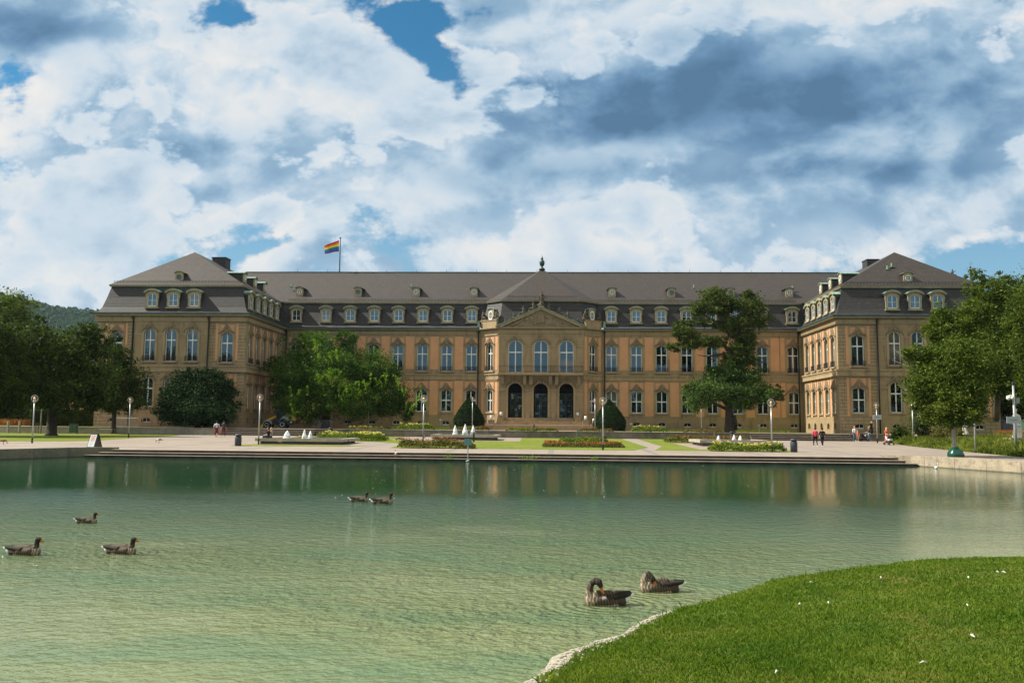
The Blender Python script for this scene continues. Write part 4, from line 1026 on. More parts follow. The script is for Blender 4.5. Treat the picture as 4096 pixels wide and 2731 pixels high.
me = bpy.data.meshes.new('bank'); me.from_pydata(vs.tolist(), [], fs); me.materials.append(MATS['bank_soil']); me.polygons.foreach_set('use_smooth', [True]*len(me.polygons))
struct(put('grassy_bank', me))
def quads_mesh(name, V4, mat, tri=False):
    """V4: (N, k, 3) array of separate polygons"""
    N, k, _ = V4.shape; me = bpy.data.meshes.new(name)
    me.vertices.add(N*k); me.vertices.foreach_set('co', V4.reshape(-1).astype(np.float32))
    me.loops.add(N*k); me.loops.foreach_set('vertex_index', np.arange(N*k, dtype=np.int32))
    me.polygons.add(N); me.polygons.foreach_set('loop_start', np.arange(0, N*k, k, dtype=np.int32)); me.polygons.foreach_set('loop_total', np.full(N, k, dtype=np.int32))
    me.update(calc_edges=True); me.materials.append(MATS[mat]); return me
def blades(px_, py_, pz_, h, w, rng, lean=.45):
    """two-segment grass blades: returns (N,5,3) pentagons"""
    N = len(px_); an = rng.uniform(0, 2*PI, N); ln = rng.uniform(0, lean, N)*h; la = rng.uniform(0, 2*PI, N)
    ax, ay_ = np.cos(an)*w/2, np.sin(an)*w/2; bx, by = np.cos(la)*ln, np.sin(la)*ln
    P_ = np.stack([px_, py_, pz_], 1); Z = np.zeros(N)
    v0 = P_+np.stack([-ax, -ay_, Z], 1); v1 = P_+np.stack([ax, ay_, Z], 1)
    m_ = P_+np.stack([bx*.35, by*.35, h*.6], 1); v2 = m_+np.stack([ax*.8, ay_*.8, Z], 1); v4 = m_+np.stack([-ax*.8, -ay_*.8, Z], 1)
    v3 = P_+np.stack([bx, by, h], 1)
    return np.stack([v0, v1, v2, v3, v4], 1)
rng = np.random.default_rng(3)
N = 330000
d_ = 4.5*(19/4.5)**rng.uniform(0, 1, N); th = rng.uniform(math.radians(-12), math.radians(40), N)
bx = d_*np.sin(th); by = d_*np.cos(th)
sd = shore_dist(bx, by); patchy = vnoise(bx, by, 2.2, 9)*.6+vnoise(bx, by, 7, 11)*.4
keep = (sd > .0+.22*vnoise(bx, by, 2.6, 2)*np.clip((12.5-by)/3, .1, 1)+.10*vnoise(bx, by, 7, 21)) & (sd < 13); bx, by, d_, patchy = bx[keep], by[keep], d_[keep], patchy[keep]
h = (.018+.030*patchy)*rng.uniform(.6, 1.3, len(bx))*(1+.35*np.exp(-sd[keep]/.25)); w = .0035+d_*.0009
tall = rng.uniform(0, 1, len(bx)) < .012+.05*np.exp(-sd[keep]/.12); h = np.where(tall, h*2.3, h)
BL = blades(bx, by, bank_z(bx, by)-.005, h, w, rng, 1.1)
go = put('grass', quads_mesh('grass', BL, 'grass_blade')); tag(go, 'short green lawn grass on the near bank', 'grass', kind='stuff')
# gravel strip along the waterline
mb = MB(); r3 = random.Random(4)
for i in range(1300):
    k = r3.random(); t_ = r3.random()**2.6
    yy = 8.0+9*t_; seg = [(a, b) for a, b in zip(SH[:-1], SH[1:]) if a[1] <= yy <= b[1] and a[0] > -6 and yy < 12.2]
    if not seg: continue
    a, b = seg[0]; q = (yy-a[1])/(b[1]-a[1]); xx = a[0]+(b[0]-a[0])*q; wd = .26 if yy < 10.3 else .10
    ox = r3.uniform(-.06, wd); s_ = r3.uniform(.008, .026)
    x_, y_ = xx+ox, yy-ox*.4; z_ = float(bank_z(np.array([x_]), np.array([y_]))[0])
    mb.sphere((x_, y_, z_+s_*.2), s_, 6, (1.2, 1, .6))
plain('pebble', (.34, .32, .26), .8, 0, .3, 20.)
tag(mb.build('gravel', 'pebble'), 'pale pebbles along the near waterline', 'gravel', kind='stuff')
fe = []
for i, (px, py) in enumerate([(3245, 2328), (3525, 2310), (3200, 2416), (3870, 2420), (2503, 2545), (3890, 2543), (3108, 2687), (3990, 2287), (3315, 2410), (4015, 2288), (3694, 2650), (3875, 2310)]):
    d = ray(px, py); t_ = 4.
    for _ in range(400):
        p = d*t_; p.z += EYE
        if p.z < float(bank_z(np.array([p.x]), np.array([p.y]))[0])+.035: break
        t_ += .05
    fe.append(p); a = r3.uniform(0, PI); l = .025+.015*r3.random()
    f = MB().tube([(-l, 0, 0), (0, .004, .012), (l, 0, .004)], [.002, .009+.006*r3.random(), .001], 6)
    o = f.build('feather', 'white_stone'); o.location = p; o.rotation_euler = (0, 0, a)
    tag(o, ['white feather near the bank edge, right of the preening geese', 'small white feather high on the lawn near the far grass edge', 'white speck of feather near the upper left of the lawn', 'white feather in the right part of the lawn near a dry patch', 'feather at the waterline among the pebbles', 'largest white feather, standing upright on the right of the lawn', 'round white feather low on the lawn near the picture bottom', 'faint feather at the far right near the lawn edge', 'pale feather on the middle of the upper lawn', 'faint second feather at the far right near the lawn edge', 'yellowish feather in the lower right of the lawn', 'small feather on the right, above the dry patch'][i], 'feather', 'white feathers on the near lawn')
# ============================================================ TREES, SHRUBS, BEDS
def leaf_quads(C, size, rng, up=.35, aspect=.55):
    """rhombic leaf clumps at points C"""
    N = len(C); nrm = rng.normal(size=(N, 3)); nrm[:, 2] += up; nrm /= np.linalg.norm(nrm, axis=1)[:, None]
    t_ = rng.normal(size=(N, 3)); t_ -= nrm*(t_*nrm).sum(1)[:, None]; t_ /= np.linalg.norm(t_, axis=1)[:, None]; b_ = np.cross(nrm, t_)
    s_ = size*rng.uniform(.6, 1.4, N)[:, None]
    return np.stack([C-t_*s_*.5, C+b_*s_*aspect*.5+nrm*s_*.08, C+t_*s_*.5, C-b_*s_*aspect*.5+nrm*s_*.08], 1)
def crown_points(blobs, n, rng, clump=.22, hollow=.45, cn=None):
    vol = np.array([(b[3]*b[4]*b[5])**(2/3)*(b[6] if len(b) > 6 else 1) for b in blobs]); vol /= vol.sum(); out_ = []
    for b, v in zip(blobs, vol):
        k = max(8, int(n*v)); nc = cn or max(6, int(k/55)); r_ = np.array(b[3:6])
        d = rng.normal(size=(nc, 3)); d /= np.linalg.norm(d, axis=1)[:, None]
        rad = hollow+(1-hollow)*rng.uniform(0, 1, nc)**.5
        cc = d*rad[:, None]*r_*(1+.16*rng.normal(size=(nc, 1)))
        idx = rng.integers(0, nc, k); sp = clump*min(r_)*rng.uniform(.5, 1.3, nc)
        p = cc[idx]+rng.normal(size=(k, 3))*sp[idx][:, None]*np.array([1, 1, .7])
        out_.append(p+np.array(b[:3]))
    return np.concatenate(out_)
def pb(px, py, Y, rx, rz, ry=None, w=1.):
    """crown lobe: where it stands, its half width and half height as the photo shows them at that distance"""
    c = on_y(px, py, Y); s_ = Y/3500*1.0; return (c.x, Y if ry is None else Y, c.z, rx*s_, (ry if ry else rx*s_*.9), rz*s_, w)
def tree(name, label, cat, base, blobs, n, size, mat, trunk, limbs=None, bark='bark', seed=1, group=None, clump=.22, up=.35, hollow=.45, extra=None):
    rng = np.random.default_rng(seed); base = Vector(base)
    t_ = empty(name, label, cat, base, 0, group)
    P_ = crown_points(blobs, n, rng, clump, hollow)-np.array(base)
    P_ = P_[P_[:, 2] > .25]
    put('crown', quads_mesh('crown', leaf_quads(P_, size, rng, up), mat), t_)
    mb = MB(); r0, top = trunk; rr_ = random.Random(seed)
    top = Vector(top)-base
    pts = [Vector((0, 0, -.1)), Vector((0, 0, .25)), Vector((rr_.uniform(-.1, .1), 0, top.z*.35)), Vector((top.x*.5, top.y*.5, top.z*.65)), top]
    mb.tube(pts, [r0*1.55, r0*1.1, r0*.92, r0*.8, r0*.55], 10)
    tips = limbs if limbs is not None else [b[:3] for b in blobs]
    for q in tips:
        q = Vector(q)-base; s_ = pts[3].lerp(top, rr_.uniform(0, .9)) if q.z > top.z*.6 else pts[2].lerp(pts[3], .8)
        mid = s_.lerp(q, .5)+Vector((rr_.uniform(-.3, .3), rr_.uniform(-.3, .3), rr_.uniform(.0, .5)))
        mb.tube([s_, mid, q], [r0*.42, r0*.26, r0*.07], 6)
        for _ in range(3):
            e = q+Vector((rr_.uniform(-1, 1), rr_.uniform(-1, 1), rr_.uniform(-.4, 1)))*1.3; mb.tube([mid.lerp(q, rr_.uniform(.2, .8)), e], [r0*.14, r0*.03], 5)
    mb.build('trunk', bark, t_, True)
    return t_
g = on_plaza(205, 1742)
tree('broadleaf_tree', 'large dark broadleaf tree with a thick trunk on the left lawn behind the sandwich board', 'tree', g,
     [pb(230, 1430, 95, 125, 105), pb(330, 1400, 95, 90, 75), pb(150, 1360, 94, 70, 75), pb(405, 1365, 95, 38, 45), pb(150, 1500, 93, 110, 120), pb(330, 1530, 95, 110, 100), pb(250, 1570, 93, 130, 75), pb(165, 1285, 95, 26, 36), pb(380, 1590, 95, 60, 50), pb(350, 1335, 95, 60, 42)],
     46000, .26, 'foliage_dark', (.52, on_y(235, 1480, 95)), seed=11)
g = on_plaza(453, 1735)
tree('conical_tree', 'slender cone-shaped young tree on the left lawn in front of the left wing', 'tree', g,
     [pb(457, 1375, 105, 28, 48), pb(462, 1440, 105, 62, 62), pb(478, 1520, 105, 95, 75), pb(490, 1590, 105, 102, 60), pb(430, 1600, 105, 60, 45), pb(462, 1350, 105, 12, 35)],
     20000, .25, 'foliage_dark', (.26, on_y(460, 1450, 105)), seed=12)
tree('broadleaf_tree', 'dark spreading tree cut by the left edge of the picture', 'tree', on_plaza(-190, 1750),
     [pb(-30, 1480, 90, 140, 130), pb(40, 1560, 90, 110, 75), pb(60, 1400, 91, 80, 90), pb(-60, 1350, 90, 130, 110), pb(90, 1500, 90, 60, 90), pb(-150, 1450, 90, 130, 200), pb(20, 1620, 90, 90, 30)],
     42000, .26, 'foliage_dark', (.5, on_y(-120, 1500, 90)), seed=13)
tree('broadleaf_tree', 'sunlit lighter green tree top rising behind the dark tree at the left edge', 'tree', on_z(20, 1712, TER_Z)*0+Vector((-84, 128, TER_Z)),
     [pb(20, 1260, 128, 110, 90), pb(80, 1230, 128, 55, 55), pb(-60, 1280, 128, 110, 110), pb(60, 1360, 128, 110, 90), pb(-40, 1420, 128, 150, 110), pb(70, 1500, 128, 100, 90)],
     26000, .34, 'foliage_mid', (.5, on_y(10, 1450, 128)), seed=14)
for k, (px, Y, w, top) in enumerate(((30, 165, 90, 1560), (150, 175, 80, 1590), (-60, 160, 90, 1540))):
    c = on_y(px, 1700, Y)
    tree('background_tree', ['dark tree far behind the left lawn above the railings', 'small dark tree far behind the hedge', 'dark background tree beyond the left edge'][k], 'tree', (c.x, Y, TER_Z), [pb(px, 1640, Y, w, 60), pb(px-30, 1600, Y, w*.5, 1640-top), pb(px+35, 1610, Y, w*.5, 40)], 9000, .45, 'foliage_dark', (.35, on_y(px, 1640, Y)), seed=20+k)
# big yew by the left wing
c = on_z(790, 1712, TER_Z); yb_ = (on_y(790, 1700, 110).x, 110, TER_Z)
tree('yew_bush', 'broad dark feathery yew bush in front of the left wing corner', 'bush', yb_,
     [pb(790, 1585, 110, 120, 95), pb(715, 1630, 109, 72, 75), pb(875, 1620, 110, 65, 82), pb(790, 1650, 108, 145, 60), pb(850, 1530, 110, 65, 50), pb(740, 1540, 110, 60, 50), pb(664, 1585, 110, 28, 40), pb(920, 1585, 110, 22, 50), pb(790, 1500, 110, 70, 25)],
     95000, .22, 'foliage_conifer', (.3, on_y(790, 1600, 110)), seed=31, up=.1, clump=.17, hollow=.5)
# pagoda tree with drooping lime sprays
def pagoda():
    base = (on_y(1302, 1700, 119).x, 119, TER_Z)
    B_ = [pb(1290, 1400, 119, 125, 68), pb(1180, 1490, 118, 95, 85), pb(1330, 1510, 117, 150, 100), pb(1475, 1480, 119, 95, 85), pb(1555, 1590, 119, 85, 75), pb(1420, 1610, 117, 140, 70), pb(1240, 1610, 117, 120, 75), pb(1140, 1590, 119, 55, 80), pb(1230, 1350, 119, 40, 28), pb(1380, 1350, 119, 50, 30), pb(1620, 1640, 119, 45, 40), pb(1100, 1480, 119, 40, 60), pb(1560, 1500, 119, 45, 45)]
    t_ = tree('pagoda_tree', 'huge dome-shaped tree with drooping branches in front of the left of the palace', 'tree', base, B_, 90000, .24, 'foliage_pagoda', (.55, on_y(1310, 1560, 119)), seed=41, clump=.20)
    rr_ = np.random.default_rng(5); P_ = []
    for px, py, n_ in ((1290, 1490, 9), (1340, 1500, 10), (1390, 1530, 10), (1440, 1545, 10), (1400, 1580, 9), (1240, 1640, 5), (1350, 1600, 6), (1200, 1560, 4), (1320, 1430, 7), (1500, 1500, 5), (1560, 1520, 5), (1660, 1610, 6), (1640, 1560, 4), (1270, 1380, 6), (1190, 1640, 4)):
        for _ in range(n_):
            Y = rr_.uniform(111.6, 113.2) if py < 1600 else rr_.uniform(112, 114); c = on_y(px+rr_.uniform(-45, 45), py+rr_.uniform(-25, 20), Y)
            dirx = rr_.uniform(-.8, .8); L_ = rr_.uniform(1.0, 2.4)
            for q in np.linspace(0, 1, 34):
                x_ = c.x+dirx*L_*q*.6; z_ = c.z+.35*math.sin(q*PI*.6)-L_*q*q*.75; P_.append((x_+rr_.normal()*.07, Y+rr_.normal()*.07-q*.3, z_+rr_.normal()*.07))
    P_ = np.array(P_)-np.array(base); put('drooping_sprays', quads_mesh('drooping_sprays', leaf_quads(P_, .20, rr_, .6), 'foliage_lime'), t_)
pagoda()
# clipped cones
for k, (px, pw_, top) in enumerate(((1876, 60, 1588), (2438, 62, 1598))):
    Y = 119.5; c = on_y(px, 1700, Y); base = np.array((c.x, Y, TER_Z)); H = on_y(px, top, Y).z-TER_Z; R_ = pw_*Y/3500; rg = np.random.default_rng(50+k)
    N = 26000; q = rg.uniform(0, 1, N)**.8; a = rg.uniform(0, 2*PI, N); rad = R_*np.where(q > .25, (1-((q-.25)/.75)**1.45), .93+.07*q/.25)*(1+.03*rg.normal(size=N)); 
    P_ = np.stack([rad*np.cos(a), rad*np.sin(a), q*H+.05], 1)
    t_ = empty('topiary_cone', ['tall clipped dark evergreen cone left of the palace entrance', 'tall clipped dark evergreen cone right of the palace entrance'][k], 'topiary', base, 0, 'clipped cones flanking the entrance')
    put('foliage', quads_mesh('foliage', leaf_quads(P_, .15, rg, .1), 'foliage_conifer'), t_)
    MB().lathe([(R_*.86, .1), (R_*.9, H*.25), (R_*.62, H*.6), (.02, H*.96)]).build('inner_branches', 'bark', t_); MB().tube([(0, 0, -.05), (0, 0, .4)], .14, 8).build('trunk', 'bark', t_)
# tiered tree in front of the right half
def tiered():
    Y = 115.; base = on_y(2918, 1716, Y); base.z = TER_Z
    up_ = [pb(2858, 1190, Y, 48, 38), pb(2800, 1235, Y, 45, 30), pb(2880, 1235, Y, 50, 28), pb(3000, 1225, Y, 52, 40), pb(3035, 1275, Y, 42, 36), pb(2975, 1290, Y, 55, 32), pb(2975, 1345, Y, 50, 28), pb(2730, 1330, Y, 52, 24), pb(2775, 1368, Y, 62, 26), pb(2700, 1385, Y, 30, 18), pb(2850, 1365, Y, 45, 24), pb(2960, 1395, Y, 50, 26), pb(2820, 1290, Y, 45, 20, None, .45), pb(2890, 1300, Y, 45, 22, None, .35), pb(3000, 1370, Y, 28, 22), pb(2990, 1180, Y, 30, 18), pb(2985, 1430, Y, 55, 30), pb(2925, 1435, Y, 45, 26), pb(2920, 1215, Y, 40, 30), pb(2930, 1300, Y, 50, 30), pb(2740, 1300, Y, 40, 20)]
    lo_ = [pb(2935, 1455, Y, 40, 28), pb(2900, 1500, Y, 78, 42), pb(2855, 1560, Y-1, 95, 42), pb(2790, 1605, Y-1, 52, 44), pb(2990, 1510, Y, 62, 52), pb(3000, 1570, Y-1, 95, 42), pb(3085, 1585, Y, 48, 30), pb(2960, 1605, Y-1.5, 65, 36), pb(2760, 1560, Y, 36, 22), pb(3110, 1560, Y, 28, 18), pb(2850, 1500, Y, 45, 30)]
    t_ = tree('tiered_tree', 'old tree with twisted trunk and layered crown in front of the right of the palace', 'tree', base, lo_, 30000, .25, 'foliage_magnolia_low', (.62, on_y(2915, 1600, Y)), limbs=[b[:3] for b in lo_], seed=61, clump=.26)
    rg = np.random.default_rng(62); P_ = crown_points(up_, 46000, rg, .32, .2)-np.array(base)
    put('upper_crown', quads_mesh('upper_crown', leaf_quads(P_, .25, rg, .3), 'foliage_magnolia'), t_)
    mb = MB(); q = lambda px, py, dy=0: on_y(px, py, Y+dy)-base
    mb.tube([q(2915, 1640), q(2925, 1560), q(2945, 1480), q(2930, 1420), q(2900, 1385), q(2880, 1370)], [.42, .36, .32, .28, .24, .2], 9)
    for L in ([(2880, 1370), (2840, 1385), (2800, 1375), (2740, 1345)], [(2900, 1385), (2915, 1340), (2890, 1290), (2870, 1230), (2858, 1180)], [(2930, 1400), (2955, 1340), (2970, 1290), (3005, 1230)], [(2930, 1420), (2890, 1415), (2830, 1425), (2790, 1420)], [(2955, 1340), (3000, 1320), (3040, 1290)], [(2890, 1290), (2840, 1280), (2800, 1240)], [(2945, 1480), (3010, 1500), (3060, 1540)], [(3060, 1590), (3120, 1600), (3150, 1570)]):
        L = [q(*p, k*.15) for k, p in enumerate(L)]; mb.tube(L, [.18-.14*i/(len(L)-1) for i in range(len(L))], 6)
    mb.tube([q(2940, 1716), q(2942, 1690, -.3), q(2937, 1660, -.4)], [.35, .25, .17], 8)
    mb.build('limbs', 'bark', t_, True)
tiered()
# right hand group
c = on_plaza(3820, 1826)
tree('young_tree', 'young tree with a pale wrapped trunk on the right quay beside the lake', 'tree', c,
     [pb(3770, 1480, 65, 110, 95), pb(3672, 1420, 65, 62, 40), pb(3715, 1560, 65, 78, 75), pb(3815, 1570, 64, 105, 100), pb(3880, 1600, 65, 70, 90), pb(3800, 1650, 64, 110, 55), pb(3850, 1440, 65, 110, 90), pb(3735, 1640, 65, 70, 40), pb(3640, 1425, 65, 25, 18)],
     52000, .17, 'foliage_mid', (.15, on_y(3815, 1600, 64.4)), bark='pale_bark', seed=71)
tree('broadleaf_tree', 'middle tree of the right group, its pointed crown left of the church spire', 'tree', on_plaza(3850, 1775),
     [pb(3765, 1275, 80, 36, 60), pb(3800, 1330, 80, 75, 80), pb(3870, 1300, 80, 75, 75), pb(3850, 1400, 80, 110, 80), pb(3720, 1330, 80, 30, 40), pb(3900, 1240, 80, 50, 40)],
     30000, .20, 'foliage_mid', (.3, on_y(3850, 1430, 80)), seed=72)
tree('broadleaf_tree', 'tall tree with a dark trunk behind the statue at the right', 'tree', on_plaza(3990, 1760),
     [pb(3905, 1140, 96, 40, 62), pb(3960, 1200, 96, 90, 80), pb(3995, 1290, 96, 120, 110), pb(4050, 1170, 97, 65, 60), pb(4060, 1260, 96, 110, 120), pb(3930, 1370, 96, 90, 100), pb(4000, 1430, 95, 130, 100), pb(4070, 1510, 96, 90, 90), pb(3950, 1530, 96, 70, 55), pb(4000, 1130, 97, 30, 40)],
     52000, .25, 'foliage_mid', (.42, on_y(3990, 1520, 96)), seed=73)
tree('broadleaf_tree', 'green tree cut by the right edge of the picture', 'tree', on_plaza(4230, 1780),
     [pb(4130, 1350, 82, 90, 190), pb(4180, 1200, 82, 110, 110), pb(4140, 1550, 82, 80, 90), pb(4230, 1450, 82, 120, 150)],
     30000, .23, 'foliage_mid', (.4, on_y(4200, 1500, 82)), seed=74)
tree('background_tree', 'dark leafy tree between the palace wing and the right group', 'tree', (on_y(3960, 1700, 125).x+6, 125, TER_Z),
     [pb(4080, 1560, 125, 80, 110), pb(4150, 1500, 125, 80, 110), pb(4060, 1640, 125, 60, 40)], 9000, .4, 'foliage_dark', (.4, on_y(4090, 1560, 125)), seed=75)
for k, (px, py, Y, w, h_, lab) in enumerate(((3700, 1690, 95, 60, 55, 'dark shrub in front of the half hidden statue'), (3790, 1735, 88, 60, 35, 'low reddish leaved shrub behind the plinth'), (3600, 1735, 99, 30, 25, 'small shrub at the corner of the planting bed'))):
    c = on_y(px, py, Y); tree('shrub', lab, 'shrub', (c.x, Y, plaza_z(Y)), [pb(px, py, Y, w, h_), pb(px-w*.5, py+h_*.4, Y-.5, w*.5, h_*.6), pb(px+w*.5, py+h_*.3, Y-.3, w*.5, h_*.6)], 7000, .14, 'foliage_dark' if k != 1 else 'bed_leaf_brown', (.06, on_y(px, py+10, Y)), seed=80+k)
# clipped hedge
rg = np.random.default_rng(6); a_, b_ = on_y(122, 1706, 117), on_y(372, 1706, 117); H = on_y(250, 1642, 117).z
N = 26000; f_ = rg.integers(0, 3, N); P_ = np.zeros((N, 3)); P_[:, 0] = rg.uniform(a_.x, b_.x, N); P_[:, 1] = np.where(f_ == 0, 117+.05*rg.normal(size=N), 117+rg.uniform(0, 2.2, N)); P_[:, 2] = np.where(f_ == 0, rg.uniform(TER_Z, H, N), H+.05*rg.normal(size=N))
e_ = f_ == 2; P_[e_, 0] = b_.x+.05*rg.normal(size=e_.sum()); P_[e_, 2] = rg.uniform(TER_Z, H, e_.sum())
t_ = empty('clipped_hedge', 'tall square clipped hedge left of the palace', 'hedge', (a_.x, 117, TER_Z))
P_ -= np.array((a_.x, 117, TER_Z)); put('leaves', quads_mesh('leaves', leaf_quads(P_, .2, rg, .1), 'hedge_leaf'), t_); MB().box(.05, b_.x-a_.x-.05, .08, 2.1, 0, H-TER_Z-.05).build('inner_branches', 'bark', t_)
# wooded hills far behind on the left
hl = []; rg = np.random.default_rng(8)
prof_ = [(-900, 1150), (-300, 1165), (0, 1180), (110, 1200), (200, 1228), (300, 1240), (388, 1246), (520, 1262), (700, 1330), (900, 1420), (1100, 1500), (1500, 1640), (3600, 1660), (4200, 1600), (5200, 1560)]
hv = []; hf = []
for px, py in prof_:
    YH = 1500; c = on_y(px, py+6, YH); hv += [(c.x*.86, YH-330, 0), (c.x*.93, YH-160, max(2, c.z*.6)), (c.x, YH, c.z), (c.x*1.1, YH+300, c.z*.9)]
for i in range(len(prof_)-1):
    for j in range(3): hf.append((i*4+j, (i+1)*4+j, (i+1)*4+j+1, i*4+j+1))
lawn_mat('hill_green', (.018, .05, .022), (.03, .075, .03), (.05, .10, .04), .5)
me = bpy.data.meshes.new('hills'); me.from_pydata(hv, [], hf); me.materials.append(MATS['hill_green']); struct(put('hills', me))
leafmat('hill_leaf', (.015, .045, .024), (.05, .115, .05), .2, .02)
P_ = []
for i in range(9000):
    u_ = rg.uniform(-300, 760); q = rg.uniform(0, 1)
    py = np.interp(u_, [p[0] for p in prof_], [p[1] for p in prof_]); c = on_y(u_, py+6, 1500)
    if q < .5: s_ = q/.5; p0 = (c.x*.93, 1340, max(2, c.z*.6)); p1 = (c.x, 1500, c.z)
    else: s_ = (q-.5)/.5; p0 = (c.x*.86, 1170, 0); p1 = (c.x*.93, 1340, max(2, c.z*.6))
    cc = np.array(p0)*(1-s_)+np.array(p1)*s_; r_ = rg.uniform(4, 8); d = rg.normal(size=(16, 3)); d /= np.linalg.norm(d, axis=1)[:, None]; d[:, 2] = np.abs(d[:, 2]); P_.append(cc+d*r_*np.array([1, 1, 1.1]))
P_ = np.concatenate(P_); tag(put('far_woods', quads_mesh('far_woods', leaf_quads(P_, 4.2, rg, .5, .8), 'hill_leaf')), 'bluish green wooded hillside on the horizon left of the palace', 'woods', kind='stuff')
# the park's trees on the near shore behind the viewer; the palace windows mirror them
P_ = []; 
for i in range(70):
    x_ = -170+i*5+rg.uniform(-2, 2); Hh = rg.uniform(13, 20)*(1 if abs(x_) > 14 else .9); y_ = -55+rg.uniform(-5, 5); d = rg.normal(size=(260, 3)); d /= np.linalg.norm(d, axis=1)[:, None]; P_.append(np.array((x_, y_, Hh*.55))+d*np.array((4.5, 4.5, Hh*.5)))
P_ = np.concatenate(P_); tag(put('park_woods', quads_mesh('park_woods', leaf_quads(P_, 1.7, rg, .2, .8), 'foliage_mid')), 'belt of park trees on the near shore, mirrored in the palace windows', 'woods', kind='stuff')
# ---- flower beds
def bed(label, X0_, X1_, Y0_, Y1_, h, leafm, flm=None, nf=200, n=None, seed=1, zb=None, skew=0, size=.16):
    rg = np.random.default_rng(seed); ar = (X1_-X0_)*(Y1_-Y0_); n = n or int(ar*330)
    x = rg.uniform(X0_, X1_, n); y = rg.uniform(Y0_, Y1_, n); bump = .55+.45*vnoise(x, y, 1.3, seed)+.35*vnoise(x, y, 4, seed+1)-.15
    ed = np.minimum(np.minimum(x-X0_, X1_-x), np.minimum(y-Y0_, Y1_-y)); ed = np.clip(ed/.5+.35, 0, 1)
    z = h*bump*ed*rg.uniform(.15, 1, n)**.6; zb0 = (plaza_z(y) if zb is None else np.full(n, zb)); x = x+skew*(y-Y0_)
    P_ = np.stack([x, y, zb0+z], 1); b0 = np.array((X0_, Y0_, plaza_z(Y0_) if zb is None else zb))
    t_ = empty('flower_bed', label, 'flower bed', b0)
    put('leaves', quads_mesh('leaves', leaf_quads(P_-b0, size, rg, .5, .5), leafm), t_)
    if flm:
        x = rg.uniform(X0_+.2, X1_-.2, nf); y = rg.uniform(Y0_, Y0_+(Y1_-Y0_)*.8, nf); ed = 1; z = h*(.7+.5*vnoise(x, y, 1.3, seed)); zb0 = (plaza_z(y) if zb is None else np.full(nf, zb))
        cl_ = vnoise(x, y, .5, seed+7) > .35; P_ = np.stack([x+skew*(y-Y0_), y, zb0+z], 1)[cl_]
        put('blossoms', quads_mesh('blossoms', leaf_quads(np.repeat(P_, 3, 0)+rg.normal(size=(len(P_)*3, 3))*.03-b0, .085, rg, 1.2, .9), flm), t_)
    return t_
X_ = lambda px, Y: on_y(px, 1760, Y).x
bed('lush bed of yellow green foliage and yellow blossoms behind the left fountain', X_(1255, 86.5), X_(1520, 86.5), 86.5, 91.5, .80, 'bed_leaf', 'blossom_yellow', 420, seed=1)
bed('low leafy patch at the far left end of the left fountain', X_(1165, 88), X_(1245, 88), 87.5, 90, .35, 'bed_leaf', 'blossom_yellow', 40, seed=21)
bed('reddish green bed by the lakeside path under a street lamp', X_(1588, 69.3), X_(1893, 69.3), 69.3, 71.8, .72, 'bed_leaf_brown', 'blossom_red', 130, seed=2)
bed('low bed of red blossoms in the middle lawn in front of the entrance', X_(2170, 75), X_(2500, 75), 75, 79, .42, 'bed_leaf_brown', 'blossom_red', 380, seed=3)
bed('green planting behind the red blossoms in the middle lawn', X_(2235, 81), X_(2440, 81), 80, 84.5, .70, 'bed_leaf', None, seed=4)
bed('leafy bed with yellow blossoms in front of the right fountain', X_(2848, 69.0), X_(3150, 69.0), 69.0, 71.3, .70, 'bed_leaf', 'blossom_yellow', 190, seed=5)
bed('reddish bed behind the right fountain', X_(2665, 92), X_(2990, 92), 91, 94.5, .72, 'bed_leaf_brown', 'blossom_red', 170, seed=6)
TB = dict(zb=TER_Z)
bed('bright yellow green bed on the terrace right of the large drooping tree', X_(1587, 106.4), X_(1733, 106.4), 106.4, 108.4, .85, 'bed_leaf', 'blossom_yellow', 120, seed=7, **TB)
bed('low bed on the terrace in front of the large drooping tree', X_(1385, 106.4), X_(1535, 106.4), 106.4, 108.2, .38, 'bed_leaf_brown', 'blossom_yellow', 40, seed=8, **TB)
bed('low reddish bed on the terrace by the left evergreen cone', X_(1820, 106.4), X_(1955, 106.4), 106.4, 108.4, .55, 'bed_leaf_brown', 'blossom_red', 110, seed=9, **TB)
bed('low bed on the terrace in front of the entrance steps', X_(2022, 106.4), X_(2232, 106.4), 106.4, 107.8, .42, 'bed_leaf', 'blossom_red', 60, seed=10, **TB)
bed('low reddish bed on the terrace by the right evergreen cone', X_(2315, 106.4), X_(2455, 106.4), 106.4, 107.9, .45, 'bed_leaf_brown', 'blossom_red', 70, seed=11, **TB)
bed('bright yellow green bed on the terrace right of the entrance', X_(2528, 106.4), X_(2677, 106.4), 106.4, 108.4, .72, 'bed_leaf', 'blossom_yellow', 120, seed=12, **TB)
bed('low bed on the terrace left of the tiered tree', X_(2738, 106.4), X_(2900, 106.4), 106.4, 107.8, .38, 'bed_leaf_brown', 'blossom_red', 40, seed=13, **TB)
bed('strip of low weeds along the palace wall right of the entrance', X_(2560, 124), X_(3180, 124), 124, 126, .35, 'bed_leaf', None, n=2600, seed=14, **TB)
bed('strip of low green plants along the palace wall left of the entrance', X_(1520, 124), X_(1800, 124), 124, 126, .35, 'bed_leaf', None, n=1600, seed=15, **TB)
